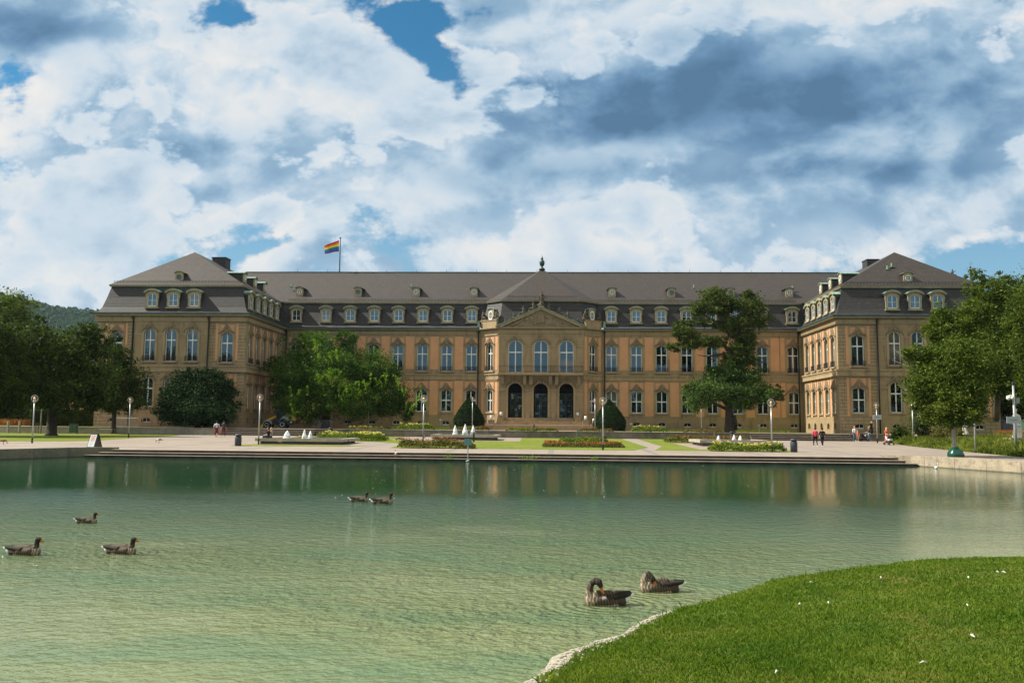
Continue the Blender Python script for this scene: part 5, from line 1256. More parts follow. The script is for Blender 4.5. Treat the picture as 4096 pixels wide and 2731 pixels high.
# tall ornamental grasses of the right hand bed
rg = np.random.default_rng(9); N = 150000
y = 40+64*rg.uniform(0, 1, N); edge = np.interp(y, [20, 45, 64.8, 77.6, 87.6, 98.5, 104.9], [36, 34.6, 33.8, 34.4, 35.1, 37.0, 39.6]); dd = 30*rg.uniform(0, 1, N)**1.7; x = edge+dd
hh = (.25+.75*np.clip(dd/1.6, 0, 1))*(.45+.75*vnoise(x, y, .35, 4))*rg.uniform(.6, 1.1, N)*1.05
zb_ = np.where(y > 62.2, plaza_z(y), .552)
sel = vnoise(x, y, .5, 12)+.25*rg.normal(size=N)
G_ = blades(x, y, zb_, hh, .075, rg, .7); kk = sel > .42
tag(put('tall_grass', quads_mesh('tall_grass', G_[kk], 'tall_grass')), 'tall yellow green ornamental grasses in the bed right of the plaza', 'grasses', kind='stuff')
tag(put('ground_cover', quads_mesh('ground_cover', G_[~kk]*np.array([1, 1, 1]), 'foliage_mid')), 'low green ground cover in the bed right of the plaza', 'plants', kind='stuff')
N = 5000; x = rg.uniform(X_(3990, 104), X_(4250, 104), N); y = rg.uniform(101, 104.5, N); tag(put('autumn_grass', quads_mesh('autumn_grass', blades(x, y, plaza_z(y), rg.uniform(.9, 1.6, N), .09, rg, .5), 'autumn_grass')), 'patch of rust orange grasses at the back of the right hand bed', 'grasses', kind='stuff')
N = 5000; x = rg.uniform(-92, -73, N); y = rg.uniform(124, 128, N); tag(put('dry_grass', quads_mesh('dry_grass', blades(x, y, np.full(N, TER_Z), rg.uniform(.4, 1.1, N), .08, rg, .6), 'autumn_grass')), 'dry golden grasses behind the left lawn', 'grasses', kind='stuff')
N = 900; 
for nm, px, lab in (('weed', 1796, 'small green weed growing on the lake steps below the fountain garden'), ('weed', 2118, 'larger green weed on the lake steps right of the lake sign'), ('weed', 2378, 'little weed on the lowest lake step in the middle')):
    c = on_y(px, 1826, 61.3); P_ = np.stack([rg.normal(size=160)*(.35 if px == 2118 else .16), rg.normal(size=160)*.06, np.abs(rg.normal(size=160))*.1], 1)
    o = put('weed', quads_mesh('weed', leaf_quads(P_, .10, rg, .8), 'foliage_lime')); o.location = (c.x, 61.35, .2 if px != 2378 else .19); tag(o, lab, 'weed')
# pale scum and feathers drifting on the far water
sp = MB()
for i in range(110):
    px = r3.uniform(900, 3600)*(1 if r3.random() < .8 else .4)+300; py = r3.choice([r3.uniform(1858, 1900), r3.uniform(1860, 1990)]); c = on_z(px, py, .004); s_ = r3.uniform(.010, .024); sp.sphere((c.x, c.y, .002), s_, 6, (1.6, 1, .18))
tag(sp.build('floating_specks', 'white_stone'), 'white specks of down drifting on the lake', 'floating down', kind='stuff')
# ============================================================ THINGS ON THE PLAZA
# ---- globe street lamps
def make_lamp():
    t_ = empty('street_lamp', '-', 'street lamp', (0, 0, 0), 0, 'globe street lamps')
    MB().tube([(0, 0, 0), (0, 0, .45)], .075, 10).build('pole_base', 'black_paint', t_)
    MB().tube([(0, 0, .45), (0, 0, 2.0), (0, 0, 3.66)], [.06, .055, .045], 10).lathe([(.05, 3.64), (.13, 3.68), (.13, 3.74), (.05, 3.76)]).build('pole', 'galvanised', t_, True)
    MB().sphere((0, 0, 4.), .285, 20).build('globe', 'globe_glass', t_, True)
    hd = MB().lathe([(.05, 3.76), (.10, 3.85), (.07, 3.93), (.12, 4.0), (.10, 4.06), (.03, 4.12)], n=10).build('lamp_fitting', 'lamp_head', t_, True)
    return t_
lamp0 = make_lamp(); first = True
freeze(lamp0)
LP = [((128, 1772), 1593, None, 'globe street lamp on the lawn at the left edge, before the dark tree trunk'), ((514, 1751), 1599, None, 'globe street lamp at the edge of the left lawn beside the slender tree'),
      ((736, 1736), 1605, None, 'globe street lamp in front of the yew bush with a small sign arm'), ((1034, 1777), 1589, None, 'globe street lamp at the left end of the left fountain'),
      ((1692, 1790), 1594, None, 'globe street lamp standing in the reddish lakeside bed'), ((2412, 1800), 1603, None, 'globe street lamp on the middle lawn edge right of the entrance'),
      ((3088, 1808), 1610, None, 'globe street lamp at the right end of the yellow blossoming bed near the big bin'), ((3510, 1771), 1621, None, 'globe street lamp carrying a white rectangular sign by the stroller group'),
      ((3654, 1777), 1621, None, 'globe street lamp in the tall grasses left of the right tree group'),
      ((1472, 1710), 1592, 117, 'globe street lamp on the terrace before the drooping tree'), ((1889, 1712), 1595, 117, 'globe street lamp on the terrace before the left evergreen cone'),
      ((2380, 1716), 1601, 117, 'globe street lamp on the terrace right of the entrance steps'), ((2806, 1725), 1604, 117, 'globe street lamp on the terrace left of the tiered tree')]
for (px, py), gy_, Y, lab in LP:
    o = lamp0 if first else copy_tree(lamp0); first = False
    p = on_plaza(px, py) if Y is None else Vector((on_y(px, py, Y).x, Y, TER_Z))
    o.location = p; zc = on_y(px, gy_, p.y).z; s_ = (zc-p.z)/4.; o.scale = (1, 1, s_); o['label'] = lab
    LP_last = o
    for ch in COL.objects:
        if ch.parent is o and (ch.name.startswith('globe') or ch.name.startswith('lamp_fitting')): ch.scale = (1, 1, 1/s_); ch.location = (0, 0, 4-4/s_)
def sign_board(name, lab, c, w, h, mat, cat='sign', lines=True, th=.04):
    t_ = empty(name, lab, cat, c)
    MB().box(-w/2, w/2, -th/2, th/2, 0, h).build('panel', mat, t_)
    if lines: MB().box(-w*.28, w*.28, -th/2-.006, -th/2-.002, h*.46, h*.52).build('lettering', 'black_paint', t_)
    return t_
p = on_plaza(3510, 1771); c = on_y(3509, 1677, p.y-.12); sign_board('white_sign', 'white rectangular sign mounted on the lamp post by the stroller group', c, .92, .50, 'sign_white', th=.03)
p = on_plaza(736, 1736); c = on_y(727, 1655, p.y-.1); sign_board('direction_sign', 'small grey sign arm on the lamp post before the yew bush', c, .45, .2, 'grey_metal', lines=False)
# ---- camera mast with its own sign
p = on_plaza(4065, 1818); t_ = empty('camera_mast', 'tall grey mast with surveillance cameras at the right edge', 'mast', p); Ht_ = on_y(4062, 1540, p.y).z-p.z
MB().tube([(0, 0, 0), (0, 0, Ht_*.4), (0, 0, Ht_)], [.12, .11, .07], 12).build('pole', 'galvanised', t_, True)
MB().tube([(0, 0, -.02), (0, 0, .12)], .15, 10).build('pole_base', 'black_paint', t_)
MB().lathe([(.07, Ht_), (.13, Ht_+.05), (.1, Ht_+.2), (.02, Ht_+.3)]).build('mast_head', 'iron', t_)
z_ = on_y(4040, 1590, p.y).z-p.z
MB().tube([(0, 0, z_+.15), (-.2, 0, z_+.2), (-.38, 0, z_+.12)], .035, 6).lathe([(.03, .16), (.14, .12), (.17, -.02), (.15, -.12), (.02, -.2)][::-1], (-.38, 0, z_), 12).build('dome_camera', 'white_paint', t_, True)
MB().lathe([(.02, -.16), (.11, -.1), (.12, .02), (.03, .12)], (-.16, -.15, z_+.02), 12).build('dome_camera', 'white_paint', t_, True)
MB().box(.12, .4, -.08, .1, z_-.45, z_).build('junction_box', 'grey_metal', t_)
c = on_y(4053, 1693, p.y-.17); sign_board('white_sign', 'white rectangular sign fixed to the tall camera mast', c, .98, .52, 'sign_white', th=.03)
p = on_plaza(3903, 1810); H_ = on_y(3903, 1600, p.y).z-p.z; t_ = empty('pole', 'slim bare metal pole rising into the tree crown by the quay', 'pole', p)
MB().tube([(0, 0, .1), (0, 0, H_)], .07, 10).build('shaft', 'galvanised', t_, True); MB().tube([(0, 0, 0), (0, 0, .12)], .1, 10).build('foot', 'black_paint', t_)
# ---- sign standing in the lake
c0 = on_y(1871, 1842, 60.2); t_ = empty('lake_sign', 'back of a teal metal sign on a post standing in the lake', 'sign', (c0.x, 60.2, -.3))
zt = on_y(1873, 1755, 60.2).z+.3
MB().tube([(0, 0, 0), (0, 0, zt+.02)], .035, 8).tube([(-.12, 0, .34), (.1, 0, .42)], .06, 6).build('post', 'galvanised', t_); MB().box(-.25, .25, -.06, -.04, zt-.42, zt).build('panel', 'sign_teal', t_)
# ---- litter bins
def make_bin():
    t_ = empty('litter_bin', '-', 'litter bin', (0, 0, 0), 0, 'dark cylindrical litter bins')
    MB().lathe([(.24, 0), (.245, .03), (.265, .05), (.27, .74), (.26, .76)], n=18).build('barrel', 'bin_metal', t_, True)
    MB().lathe([(.20, .76), (.20, .86)], n=14).build('opening', 'black_paint', t_)
    MB().lathe([(.27, .86), (.275, .93), (.25, .99), (.12, 1.02), (.01, 1.025)], n=18).build('lid', 'grey_metal' if 0 else 'bin_metal', t_, True)
    for a in (0, 2.1, 4.2): MB().box(.2*math.cos(a)-.03, .2*math.cos(a)+.03, .2*math.sin(a)-.03, .2*math.sin(a)+.03, .75, .87).build('bracket', 'bin_metal', t_)
    return t_
b0 = make_bin(); freeze(b0)
for i, (px, py, hp, lab) in enumerate(((952, 1783, 48, 'dark grey litter bin left of the left fountain'), (3176, 1808, 53, 'dark grey litter bin at the right end of the yellow blossoming bed'), (1322, 0, 0, 'dark green litter bin before the terrace wall behind the left flower bed'), (2928, 0, 0, 'dark green litter bin before the terrace wall behind the right fountain'))):
    o = b0 if i == 0 else copy_tree(b0); p = on_plaza(px, py) if py else Vector((on_y(px, 1740, 103.6).x, 103.6, plaza_z(103.6))); o.location = p; o['label'] = lab
    o.scale = (1, 1, (hp*p.y/3500/1.02) if hp else 1.0)
# ---- sandwich board
p = on_plaza(378, 1789); t_ = empty('sandwich_board', 'black framed sandwich board with a poster standing on the left quay', 'sandwich board', p, -.42)
H_, W_, D_ = 1.02, .82, .34
for s_ in (-1, 1):
    mb = MB(); q = [(-W_/2, s_*D_, 0), (W_/2, s_*D_, 0), (W_/2*.93, s_*.03, H_), (-W_/2*.93, s_*.03, H_)]; q2 = [(x, y+s_*.03, z) for x, y, z in q]
    mb.add(q+q2, [(0, 1, 2, 3), (7, 6, 5, 4), (0, 4, 5, 1), (1, 5, 6, 2), (2, 6, 7, 3), (3, 7, 4, 0)]); mb.build('board', 'black_paint', t_)
sb = lambda u, v, e=.034: (u*(W_/2)*(1-.07*v), -(D_*(1-v)+.03*v)-e, v*H_)
def onb(name, u0, u1, v0, v1, mat, e): MB().add([sb(u0, v0, e), sb(u1, v0, e), sb(u1, v1, e), sb(u0, v1, e)], [(0, 1, 2, 3)]).build(name, mat, t_)
onb('poster', -.86, .86, .06, .94, 'sign_white', .036)
plain('poster_print', (.42, .26, .24), .6, 0, .7, 12.); plain('poster_blue', (.25, .32, .42), .6, 0, .2)
onb('poster_picture', -.6, .6, .46, .9, 'poster_print', .040)
for i, (u0, u1) in enumerate(((-.6, .3), (-.6, .5), (-.6, .1), (-.6, .42))): onb('poster_text', u0, u1, .36-.07*i, .39-.07*i, 'poster_blue', .040)
MB().tube([(-.12, 0, H_), (-.09, 0, H_+.07), (.09, 0, H_+.07), (.12, 0, H_)], .012, 6).build('handle', 'iron', t_)
# side gusset seen from the right
# ---- bollards and little posts
for px, py, top, Y, r_, lab in ((1895, 1767, 1727, None, .09, 'black bollard beside the middle fountain'), (2420, 1780, 1742, None, .11, 'black bollard behind the lamp on the middle lawn edge'), (2309, 1752, 1712, 103.5, .07, 'grey green bollard at the foot of the terrace wall right of the entrance'),
      (1403, 1735, 1713, 104, .05, 'thin green post at the terrace wall behind the left flower bed'), (2136, 1714, 1697, 110, .08, 'dark bollard on the terrace before the entrance steps'), (2603, 1728, 1699, 107.3, .09, 'black bollard in the yellow green terrace bed'), (2859, 1750, 1727, 103.5, .09, 'grey bollard behind the right fountain'),
      (31, 1740, 1683, 104.2, .14, 'stone bollard at the far left'), (76, 1740, 1683, 104.2, .13, 'second stone bollard from the left edge'), (1660, 1708, 1688, 112, .06, 'thin dark post in the bright bed before the drooping tree')):
    p = on_plaza(px, py) if Y is None else Vector((on_y(px, py, Y).x, Y, plaza_z(Y) if Y < TER_Y else TER_Z)); h = on_y(px, top, p.y).z-p.z
    t_ = empty('bollard', lab, 'bollard', p); m_ = 'concrete' if 'stone' in lab else 'black_paint' if 'black' in lab or 'dark' in lab else 'green_box'
    MB().lathe([(r_, 0), (r_, h*.93), (r_*.8, h)], n=12).build('shaft', m_, t_); MB().lathe([(r_*1.15, 0), (r_*1.15, .03)], n=12).build('foot', 'iron', t_)
for px, py, Y, lab in ((1762, 1679, 119, 'small white plaque on a stick in front of the wall left of the entrance'), (2524, 1695, 119, 'small white plaque on a stick right of the right evergreen cone'), (3036, 1701, 119, 'small white plaque on a stick near the right wing corner')):
    c = on_y(px, py, Y); t_ = empty('plant_sign', lab, 'sign', (c.x, Y, TER_Z), 0, 'plaques on sticks along the palace wall'); MB().tube([(0, 0, 0), (0, 0, c.z-TER_Z)], .025, 6).build('stick', 'galvanised', t_); MB().box(-.17, .17, -.03, .0, c.z-TER_Z-.08, c.z-TER_Z+.1).build('plate', 'sign_white', t_)
for i, (x, y, z) in enumerate(LAMPS):
    s_ = .78+.1*(i % 3)
    t_ = empty('stair_lantern', ['white cylinder lantern on the top left pier of the entrance steps', 'white cylinder lantern on the middle left pier of the entrance steps', 'white cylinder lantern on the lowest left pier of the entrance steps', 'white cylinder lantern on the top right pier of the entrance steps', 'white cylinder lantern on the middle right pier of the entrance steps', 'white cylinder lantern on the lowest right pier of the entrance steps'][i], 'lantern', (x, y, z), 0, 'cylinder lanterns beside the entrance steps')
    MB().lathe([(.10, 0), (.10, .08)], n=12).build('foot', 'iron', t_); MB().lathe([(.20, .08), (.20, .72*s_), (.17, .74*s_)], n=16).build('shade', 'white_paint', t_, True)
# ---- electricity cabinet, stakes, fences
c = on_y(293, 1735, 104.); t_ = empty('utility_cabinet', 'weathered green utility cabinet on the left lawn', 'cabinet', (c.x, 104., plaza_z(104)))
MB().box(-.48, .48, -.25, .25, 0, .12).build('plinth', 'concrete', t_); MB().box(-.44, .44, -.22, .22, .12, 1.16).build('body', 'green_box', t_); MB().box(-.48, .48, -.26, .26, 1.16, 1.22).build('roof', 'green_box', t_)
for x in (-.22, .22): MB().box(x-.2, x+.2, -.235, -.221, .18, 1.1).build('door', 'green_box', t_)
c = on_y(153, 1728, 103.5); t_ = empty('tree_stake_frame', 'brown wooden stake frame on the left lawn', 'stake frame', (c.x, 103.5, plaza_z(103.5)))
for x in (-.36, .0, .36): MB().tube([(x, 0, 0), (x, 0, 1.25)], .045, 8).build('stake', 'wood_brown', t_)
MB().box(-.42, .42, -.05, .05, 1.08, 1.2).build('crossbar', 'wood_brown', t_)
c = on_y(161, 1728, 104.); t_ = empty('pole', 'grey pole beside the brown stake frame', 'pole', (c.x, 104., plaza_z(104))); MB().tube([(0, 0, 0), (0, 0, 3.2)], .07, 8).build('shaft', 'grey_metal', t_); MB().tube([(0, 0, 0), (0, 0, .05)], .1, 8).build('foot', 'iron', t_)
def fence(lab, x0, x1, y, z, h, n, mat='galvanised', cat='barrier', r=.02):
    t_ = empty('barrier', lab, cat, (x0, y, z)); L = x1-x0
    MB().tube([(0, 0, .12), (0, 0, h-.1), (.1, 0, h), (L-.1, 0, h), (L, 0, h-.1), (L, 0, .12), (0, 0, .12)], r, 6).build('frame', mat, t_)
    b_ = MB()
    for i in range(1, n): b_.box(L*i/n-r*.4, L*i/n+r*.4, -r*.4, r*.4, .12, h)
    b_.build('bars', mat, t_)
    for x in (.25, L-.25): MB().box(x-.03, x+.03, -.3, .3, 0, .05).build('foot', mat, t_)
    return t_
fence('light metal barrier leaning room before the left wing basement', on_y(461, 1700, 111).x, on_y(554, 1700, 111).x, 111, TER_Z, 1.18, 24, r=.022).__setitem__('label', 'light metal barrier in front of the left wing basement windows')
fence('grey bar fence in the shade under the drooping tree', on_y(1250, 1700, 115.5).x, on_y(1332, 1700, 115.5).x, 115.5, TER_Z, 1.1, 26, 'grey_metal')
t_ = empty('low_railing', 'low grey tube railing before the terrace wall behind the left lawn', 'railing', (on_y(395, 1740, 104.4).x, 104.4, plaza_z(104.4))); L = on_y(780, 1740, 104.4).x-on_y(395, 1740, 104.4).x
MB().tube([(0, 0, .55), (L, 0, .55)], .025, 6).build('rail', 'grey_metal', t_)
for i in range(7): MB().tube([(L*i/6, 0, 0), (L*i/6, 0, .55)], .025, 6).build('post', 'grey_metal', t_)
c0, c1 = on_y(3790, 1728, 99), on_y(4110, 1728, 99); t_ = empty('wire_rail', 'thin green rail behind the statues in the right hand bed', 'railing', (c0.x, 99, plaza_z(99))); MB().tube([(0, 0, c0.z-plaza_z(99)), (c1.x-c0.x+12, 0, c0.z-plaza_z(99))], .02, 6).build('rail', 'green_box', t_)
for i in range(8): x = i*3; MB().tube([(x, 0, 0), (x, 0, c0.z-plaza_z(99))], .02, 6).build('post', 'green_box', t_)
# ---- fountains
plain('foam', (.88, .90, .90), .5, 0, .06, 20.)
def jet(w, h, seed):
    rr_ = random.Random(seed); mb = MB(); mb.lathe([(w*.42, 0), (w*.45, h*.2), (w*.36, h*.5), (w*.22, h*.8), (w*.06, h*.97)], n=9)
    for i in range(240):
        q = rr_.random()**1.3; a = rr_.uniform(0, 2*PI); r_ = w*.5*(1-q**1.8)*rr_.uniform(.75, 1.12)+.01; s_ = rr_.uniform(.018, .05)*(.6+w)
        mb.sphere((r_*math.cos(a), r_*math.sin(a), q*h*1.02), s_, 5, (.8, .8, rr_.uniform(1, 2.2)))
    return mb.mesh('water_jet', 'foam', True)
def fountain(lab, x0, x1, y0, y1, z, h, jets):
    t_ = empty('fountain', lab, 'fountain', ((x0+x1)/2, y0, z)); W_ = (x1-x0)/2; D_ = y1-y0
    MB().box(-W_+.35, W_-.35, .35, D_-.35, -.05, h-.26).build('plinth', 'concrete_dark', t_)
    mb = MB()
    for a, b, c_, d in ((-W_, W_, 0, .55), (-W_, W_, D_-.55, D_), (-W_, -W_+.55, .551, D_-.551), (W_-.55, W_, .551, D_-.551)): mb.box(a, b, c_, d, h-.26, h)
    mb.build('basin_rim', 'concrete', t_)
    MB().box(-W_+.55, W_-.55, .55, D_-.55, h-.255, h-.06).build('water_surface', 'lake_water', t_)
    for i, (px, w, hh, yy) in enumerate(jets):
        o = put('water_jet', jet(w, hh, i+3), t_); o.location = (on_y(px, 1750, y0+yy).x-(x0+x1)/2, yy, h-.08)
X_ = lambda px, Y: on_y(px, 1760, Y).x
fountain('long low concrete fountain basin with three jets on the left, two people sitting on it', X_(1020, 75.4), X_(1372, 75.4), 75.4, 82, plaza_z(75.4), .52, ((1148, .62, .68, 3.2), (1217, .36, .76, 3.4), (1241, .40, .68, 3.1)))
fountain('concrete fountain basin with three tall jets in the middle of the garden', X_(1721, 92.5), X_(1990, 92.5), 92.5, 99, plaza_z(92.5), .58, ((1820, .50, 1.03, 2.8), (1860, .56, 1.12, 3.0), (1892, .50, 1.02, 3.2)))
fountain('concrete fountain basin with three low jets on the right', X_(2800, 81.3), X_(3088, 81.3), 81.3, 88, plaza_z(81.3), .58, ((2874, .30, .44, 2.8), (2936, .30, .5, 3.), (2961, .32, .44, 3.1)))
# ---- green watering bag
p = on_plaza(3821, 1827); c = p
mb = MB(); vs = []; n_ = 22; r9 = random.Random(2)
rings = [(.62, 0.), (.66, .10), (.58, .28), (.46, .46), (.30, .60), (.19, .68)]
for r_, z in rings: vs += [(r_*math.cos(2*PI*j/n_)*(1+.10*math.sin(j*3.1+z*5))*.88, r_*.7*math.sin(2*PI*j/n_)*(1+.1*math.sin(j*2.3+z*4)), z*(1+.08*math.sin(j*2.7))) for j in range(n_)]
mb.add(vs, [(i*n_+j, i*n_+(j+1) % n_, (i+1)*n_+(j+1) % n_, (i+1)*n_+j) for i in range(len(rings)-1) for j in range(n_)])
o = mb.build('watering_bag', 'green_bag', None, True); o.location = (c.x, c.y-.1, c.z+.01); tag(o, 'crumpled dark green watering bag around the foot of the pale trunk', 'watering bag')
# ---- flag on the ridge
xf = on_y(1358, 1090, RY).x; zt = on_y(1358, 953, RY).z
t_ = empty('flagpole', 'tall dark flagpole standing on the main roof ridge', 'flagpole', (xf, RY, RZ-.1)); MB().tube([(0, 0, 0), (0, 0, zt-RZ)], [.10, .06], 8).build('pole', 'downpipe_metal', t_); MB().sphere((0, 0, zt-RZ+.12), .16, 10, (1.2, 1.2, .6)).build('knob', 'downpipe_metal', t_)
fm = MB(); NU, NV = 24, 12; cols = []
STR = [(.55, .03, .03), (.75, .22, .03), (.80, .62, .06), (.03, .22, .12), (.02, .12, .45), (.16, .05, .25)]
a0, b0_ = on_y(1356, 961, RY), on_y(1356, 1006, RY); a1, b1 = on_y(1295, 983, RY), on_y(1297, 1014, RY)
vs = []
for i in range(NU+1):
    u = i/NU
    for j in range(NV+1):
        v = j/NV; top = a0.lerp(a1, u); bot = b0_.lerp(b1, u**1.5); q = top.lerp(bot, v)
        vs.append((q.x-xf, .35*math.sin(u*7+v*1.2)*u+.0, q.z-RZ+.1+.10*math.sin(u*6+.5)*(u)))
fs = [(i*(NV+1)+j, (i+1)*(NV+1)+j, (i+1)*(NV+1)+j+1, i*(NV+1)+j+1) for i in range(NU) for j in range(NV)]
me = bpy.data.meshes.new('flag'); me.from_pydata(vs, [], fs); me.materials.append(MATS['figure_colours']); at = me.color_attributes.new('Col', 'FLOAT_COLOR', 'CORNER')
for p_ in me.polygons:
    c_ = STR[min(5, (p_.index % NV)//2)]
    for li in p_.loop_indices: at.data[li].color = (*c_, 1)
me.polygons.foreach_set('use_smooth', [True]*len(me.polygons))
o = put('flag', me); o.location = (xf, RY, RZ-.1); tag(o, 'six striped rainbow flag flying from the roof flagpole', 'flag')
# ---- wheel loader
def loader():
    Y = 117.; X = lambda px: on_y(px, 1690, Y).x; x0 = X(1075.5); t_ = empty('wheel_loader', 'small yellow and grey wheel loader parked in the shade by the left wing', 'wheel loader', (x0, Y, TER_Z))
    s_ = Y/3500
    def P(px, py): return ((px-1075.5)*s_, (1712.5-py)*s_)
    for px, r_ in ((1075.5, .46), (1138.6, .52)):
        for y in (-.75, .75):
            x, _ = P(px, 0); w = MB(Matrix.Translation((x, y, r_)) @ Matrix.Rotation(PI/2, 4, 'X')).lathe([(r_*.6, -.19), (r_*.95, -.19), (r_, -.12), (r_, .12), (r_*.95, .19), (r_*.6, .19)], n=22).build('wheel', 'tyre', t_, False)
            MB(Matrix.Translation((x, y, r_)) @ Matrix.Rotation(PI/2, 4, 'X')).lathe([(r_*.58, -.20), (r_*.5, -.1), (.12, -.06), (.12, -.2), (.02, -.2)][::-1] if 0 else [(.02, -.17), (r_*.35, -.15), (r_*.5, -.12), (r_*.6, -.20), (r_*.6, .2), (.02, .17)], n=18).build('rim', 'silver_paint', w)
    pr = lambda pts, y0, y1, nm, mt_: MB().prism([P(*q) for q in pts][::-1], y0, y1).build(nm, mt_, t_)
    pr([(1118, 1700), (1150, 1700), (1192, 1694), (1194, 1681), (1160, 1681), (1150, 1684), (1118, 1690)], -.55, .55, 'chassis', 'black_paint')
    pr([(1160, 1681), (1192, 1681), (1189, 1668), (1180, 1660), (1168, 1657), (1158, 1657)], -.6, .6, 'engine_cover', 'yellow_paint')
    pr([(1163, 1679), (1178, 1679), (1176, 1670), (1170, 1664), (1162, 1663)], -.62, -.601, 'grille', 'black_paint')
    pr([(1121, 1693), (1124, 1682), (1132, 1676), (1146, 1672), (1159, 1682), (1159, 1657), (1151, 1658), (1140, 1664), (1128, 1676)], -.78, -.5, 'rear_fender', 'silver_paint')
    pr([(1121, 1693), (1124, 1682), (1132, 1676), (1146, 1672), (1159, 1682), (1159, 1657), (1151, 1658), (1140, 1664), (1128, 1676)], .5, .78, 'rear_fender', 'silver_paint')
    pr([(1082, 1694), (1112, 1697), (1116, 1680), (1100, 1676)], -.4, .4, 'front_frame', 'black_paint')
    pr([(1060, 1690), (1066, 1682), (1082, 1679), (1092, 1686), (1096, 1696), (1091, 1694), (1086, 1686), (1078, 1683), (1068, 1685)], -.9, -.55, 'front_fender', 'silver_paint')
    for y in (-.42, .3): pr([(1106, 1661), (1104, 1668), (1070, 1684), (1056, 1700), (1052, 1698), (1066, 1680)], y, y+.12, 'lift_arm', 'yellow_paint')
    pr([(1044, 1709), (1060, 1711), (1062, 1694), (1058, 1694), (1054, 1703)], -.9, .9, 'bucket', 'yellow_paint')
    c = MB()
    for px, q in ((1112, 1110), (1155, 1152)):
        for y in (-.55, .5): a = P(px, 1690); b = P(q, 1638); c.tube([(a[0], y+.02, a[1]), (b[0], y+.02, b[1])], .04, 6)
    a = P(1106, 1639); b = P(1156, 1633); c.box(a[0], b[0], -.62, .62, a[1], b[1]); a = P(1112, 1700); b = P(1156, 1676); c.box(a[0], b[0], -.58, .58, a[1], b[1]); c.build('cab', 'black_paint', t_)
    plain('cab_glass', (.02, .03, .035), .1); a = P(1113, 1676); b = P(1153, 1640); MB().box(a[0], b[0], -.54, .52, a[1]+.01, b[1]-.01).build('cab_window', 'cab_glass', t_)
    a = P(1171, 1688); MB(Matrix.Translation((a[0], -.56, a[1])) @ Matrix.Rotation(PI/2, 4, 'X')).lathe([(.1, -.01), (.1, .01)], n=14).build('badge', 'white_paint', t_)
loader()
# ---- garden statues
WS = (.66, .64, .57)
def statue(lab, px, pbase, ptop, Y, flip=1, bow=False, plinth_px=None, zpl=None):
    z0 = plaza_z(Y); c = on_y(px, pbase, Y); hh = on_y(px, ptop, Y).z-c.z; k = hh/1.9
    t_ = empty('statue', lab, 'statue', (c.x, Y, z0)); w = (plinth_px or 54)*Y/3500/2; zp = c.z-z0
    MB().box(-w, w, -w*.8, w*.8, 0, zp-.16).build('pedestal', 'quay_stone', t_); MB().box(-w-.1, w+.1, -w*.8-.1, w*.8+.1, zp-.16, zp-.02).build('pedestal_cap', 'quay_stone', t_)
    F_ = flip; P_ = [((0, 0, .05), (0, 0, .12), .30, .28, WS), ((.02*F_, 0, .12), (0, 0, .95), .22, .17, WS), ((-.1, -.02, .1), (-.07, -.02, .9), .12, .11, WS), ((.12, .02, .1), (.08, 0, .9), .12, .11, WS), ((0, 0, .95), (.02*F_, 0, 1.2), .15, .14, WS), ((.02*F_, 0, 1.2), (.0, 0, 1.42), .15, .17, WS),
         ((-.14, 0, 1.45), (.14, 0, 1.45), .08, .08, WS), ((0, 0, 1.45), (-.02*F_, -.02, 1.62), .06, .06, WS), ((-.03*F_, -.03, 1.70), (-.04*F_, -.03, 1.78), .10, .095, WS), ((.18*F_, 0, 1.42), (.26*F_, -.05, 1.12), .065, .055, WS), ((.26*F_, -.05, 1.12), (.10*F_, -.2, 1.05), .05, .04, WS),
         ((-.18*F_, 0, 1.42), (-.28*F_, .02, 1.15), .065, .055, WS), ((-.28*F_, .02, 1.15), (-.30*F_, -.06, .92), .05, .045, WS), ((.2*F_, .06, 1.3), (.22*F_, .08, .2), .06, .11, WS), ((-.2*F_, -.12, .95), (.2*F_, -.12, .8), .06, .07, WS), ((-.05, -.05, 1.80), (.03, .03, 1.83), .07, .07, WS)]
    me = fused('figure', P_, .03); me.materials.clear(); me.materials.append(MATS['white_stone']); o = put('figure', me, t_); o.location = (0, 0, zp-.02); o.scale = (k, k, k); o.rotation_euler = (0, 0, -.5*F_)
statue('white stone statue behind the camera mast at the right edge', 4068, 1750, 1633, 80, 1, plinth_px=70)
statue('smaller white stone statue on a pedestal among the tree leaves', 3862, 1735, 1660, 89, -1)
statue('half hidden white statue rising over dark shrubs behind a lamp', 3686, 1725, 1632, 97, 1, plinth_px=50)
# ---- far background
YS = 300; c = on_y(3889, 1200, YS); t_ = empty('church_spire', 'slender grey church spire with a cross behind the right wing', 'church spire', (c.x, YS, TER_Z)); a = on_y(3889, 1078, YS).z-TER_Z; b = on_y(3889, 1140, YS).z-TER_Z
MB().add([(-.95-3*(b-20)/40, -2, 0), (2, -2, 0), (2, 2, 0), (-2, 2, 0)], [(0, 1, 2, 3)]) if 0 else None
MB().lathe([(2.6, 0), (2.6, b-14), (2.1, b-12), (.92, b), (.12, a)], n=8).build('spire', 'mansard_slate', t_); MB().sphere((0, 0, a+.1), .3, 10).build('ball', 'galvanised', t_)
MB().box(-.05, .05, -.05, .05, a, a+2.9).box(-.75, .75, -.05, .05, a+2.0, a+2.1).build('cross', 'grey_metal', t_)
c = on_y(4000, 1200, YS); a = on_y(4000, 1100, YS).z-TER_Z; t_ = empty('weathercock_tower', 'tower tip with a weathercock peeping over the right trees', 'tower', (c.x, YS, TER_Z)); MB().lathe([(2.4, 0), (2.4, a-9), (.5, a-4), (.1, a)], n=8).build('tower_roof', 'mansard_slate', t_)
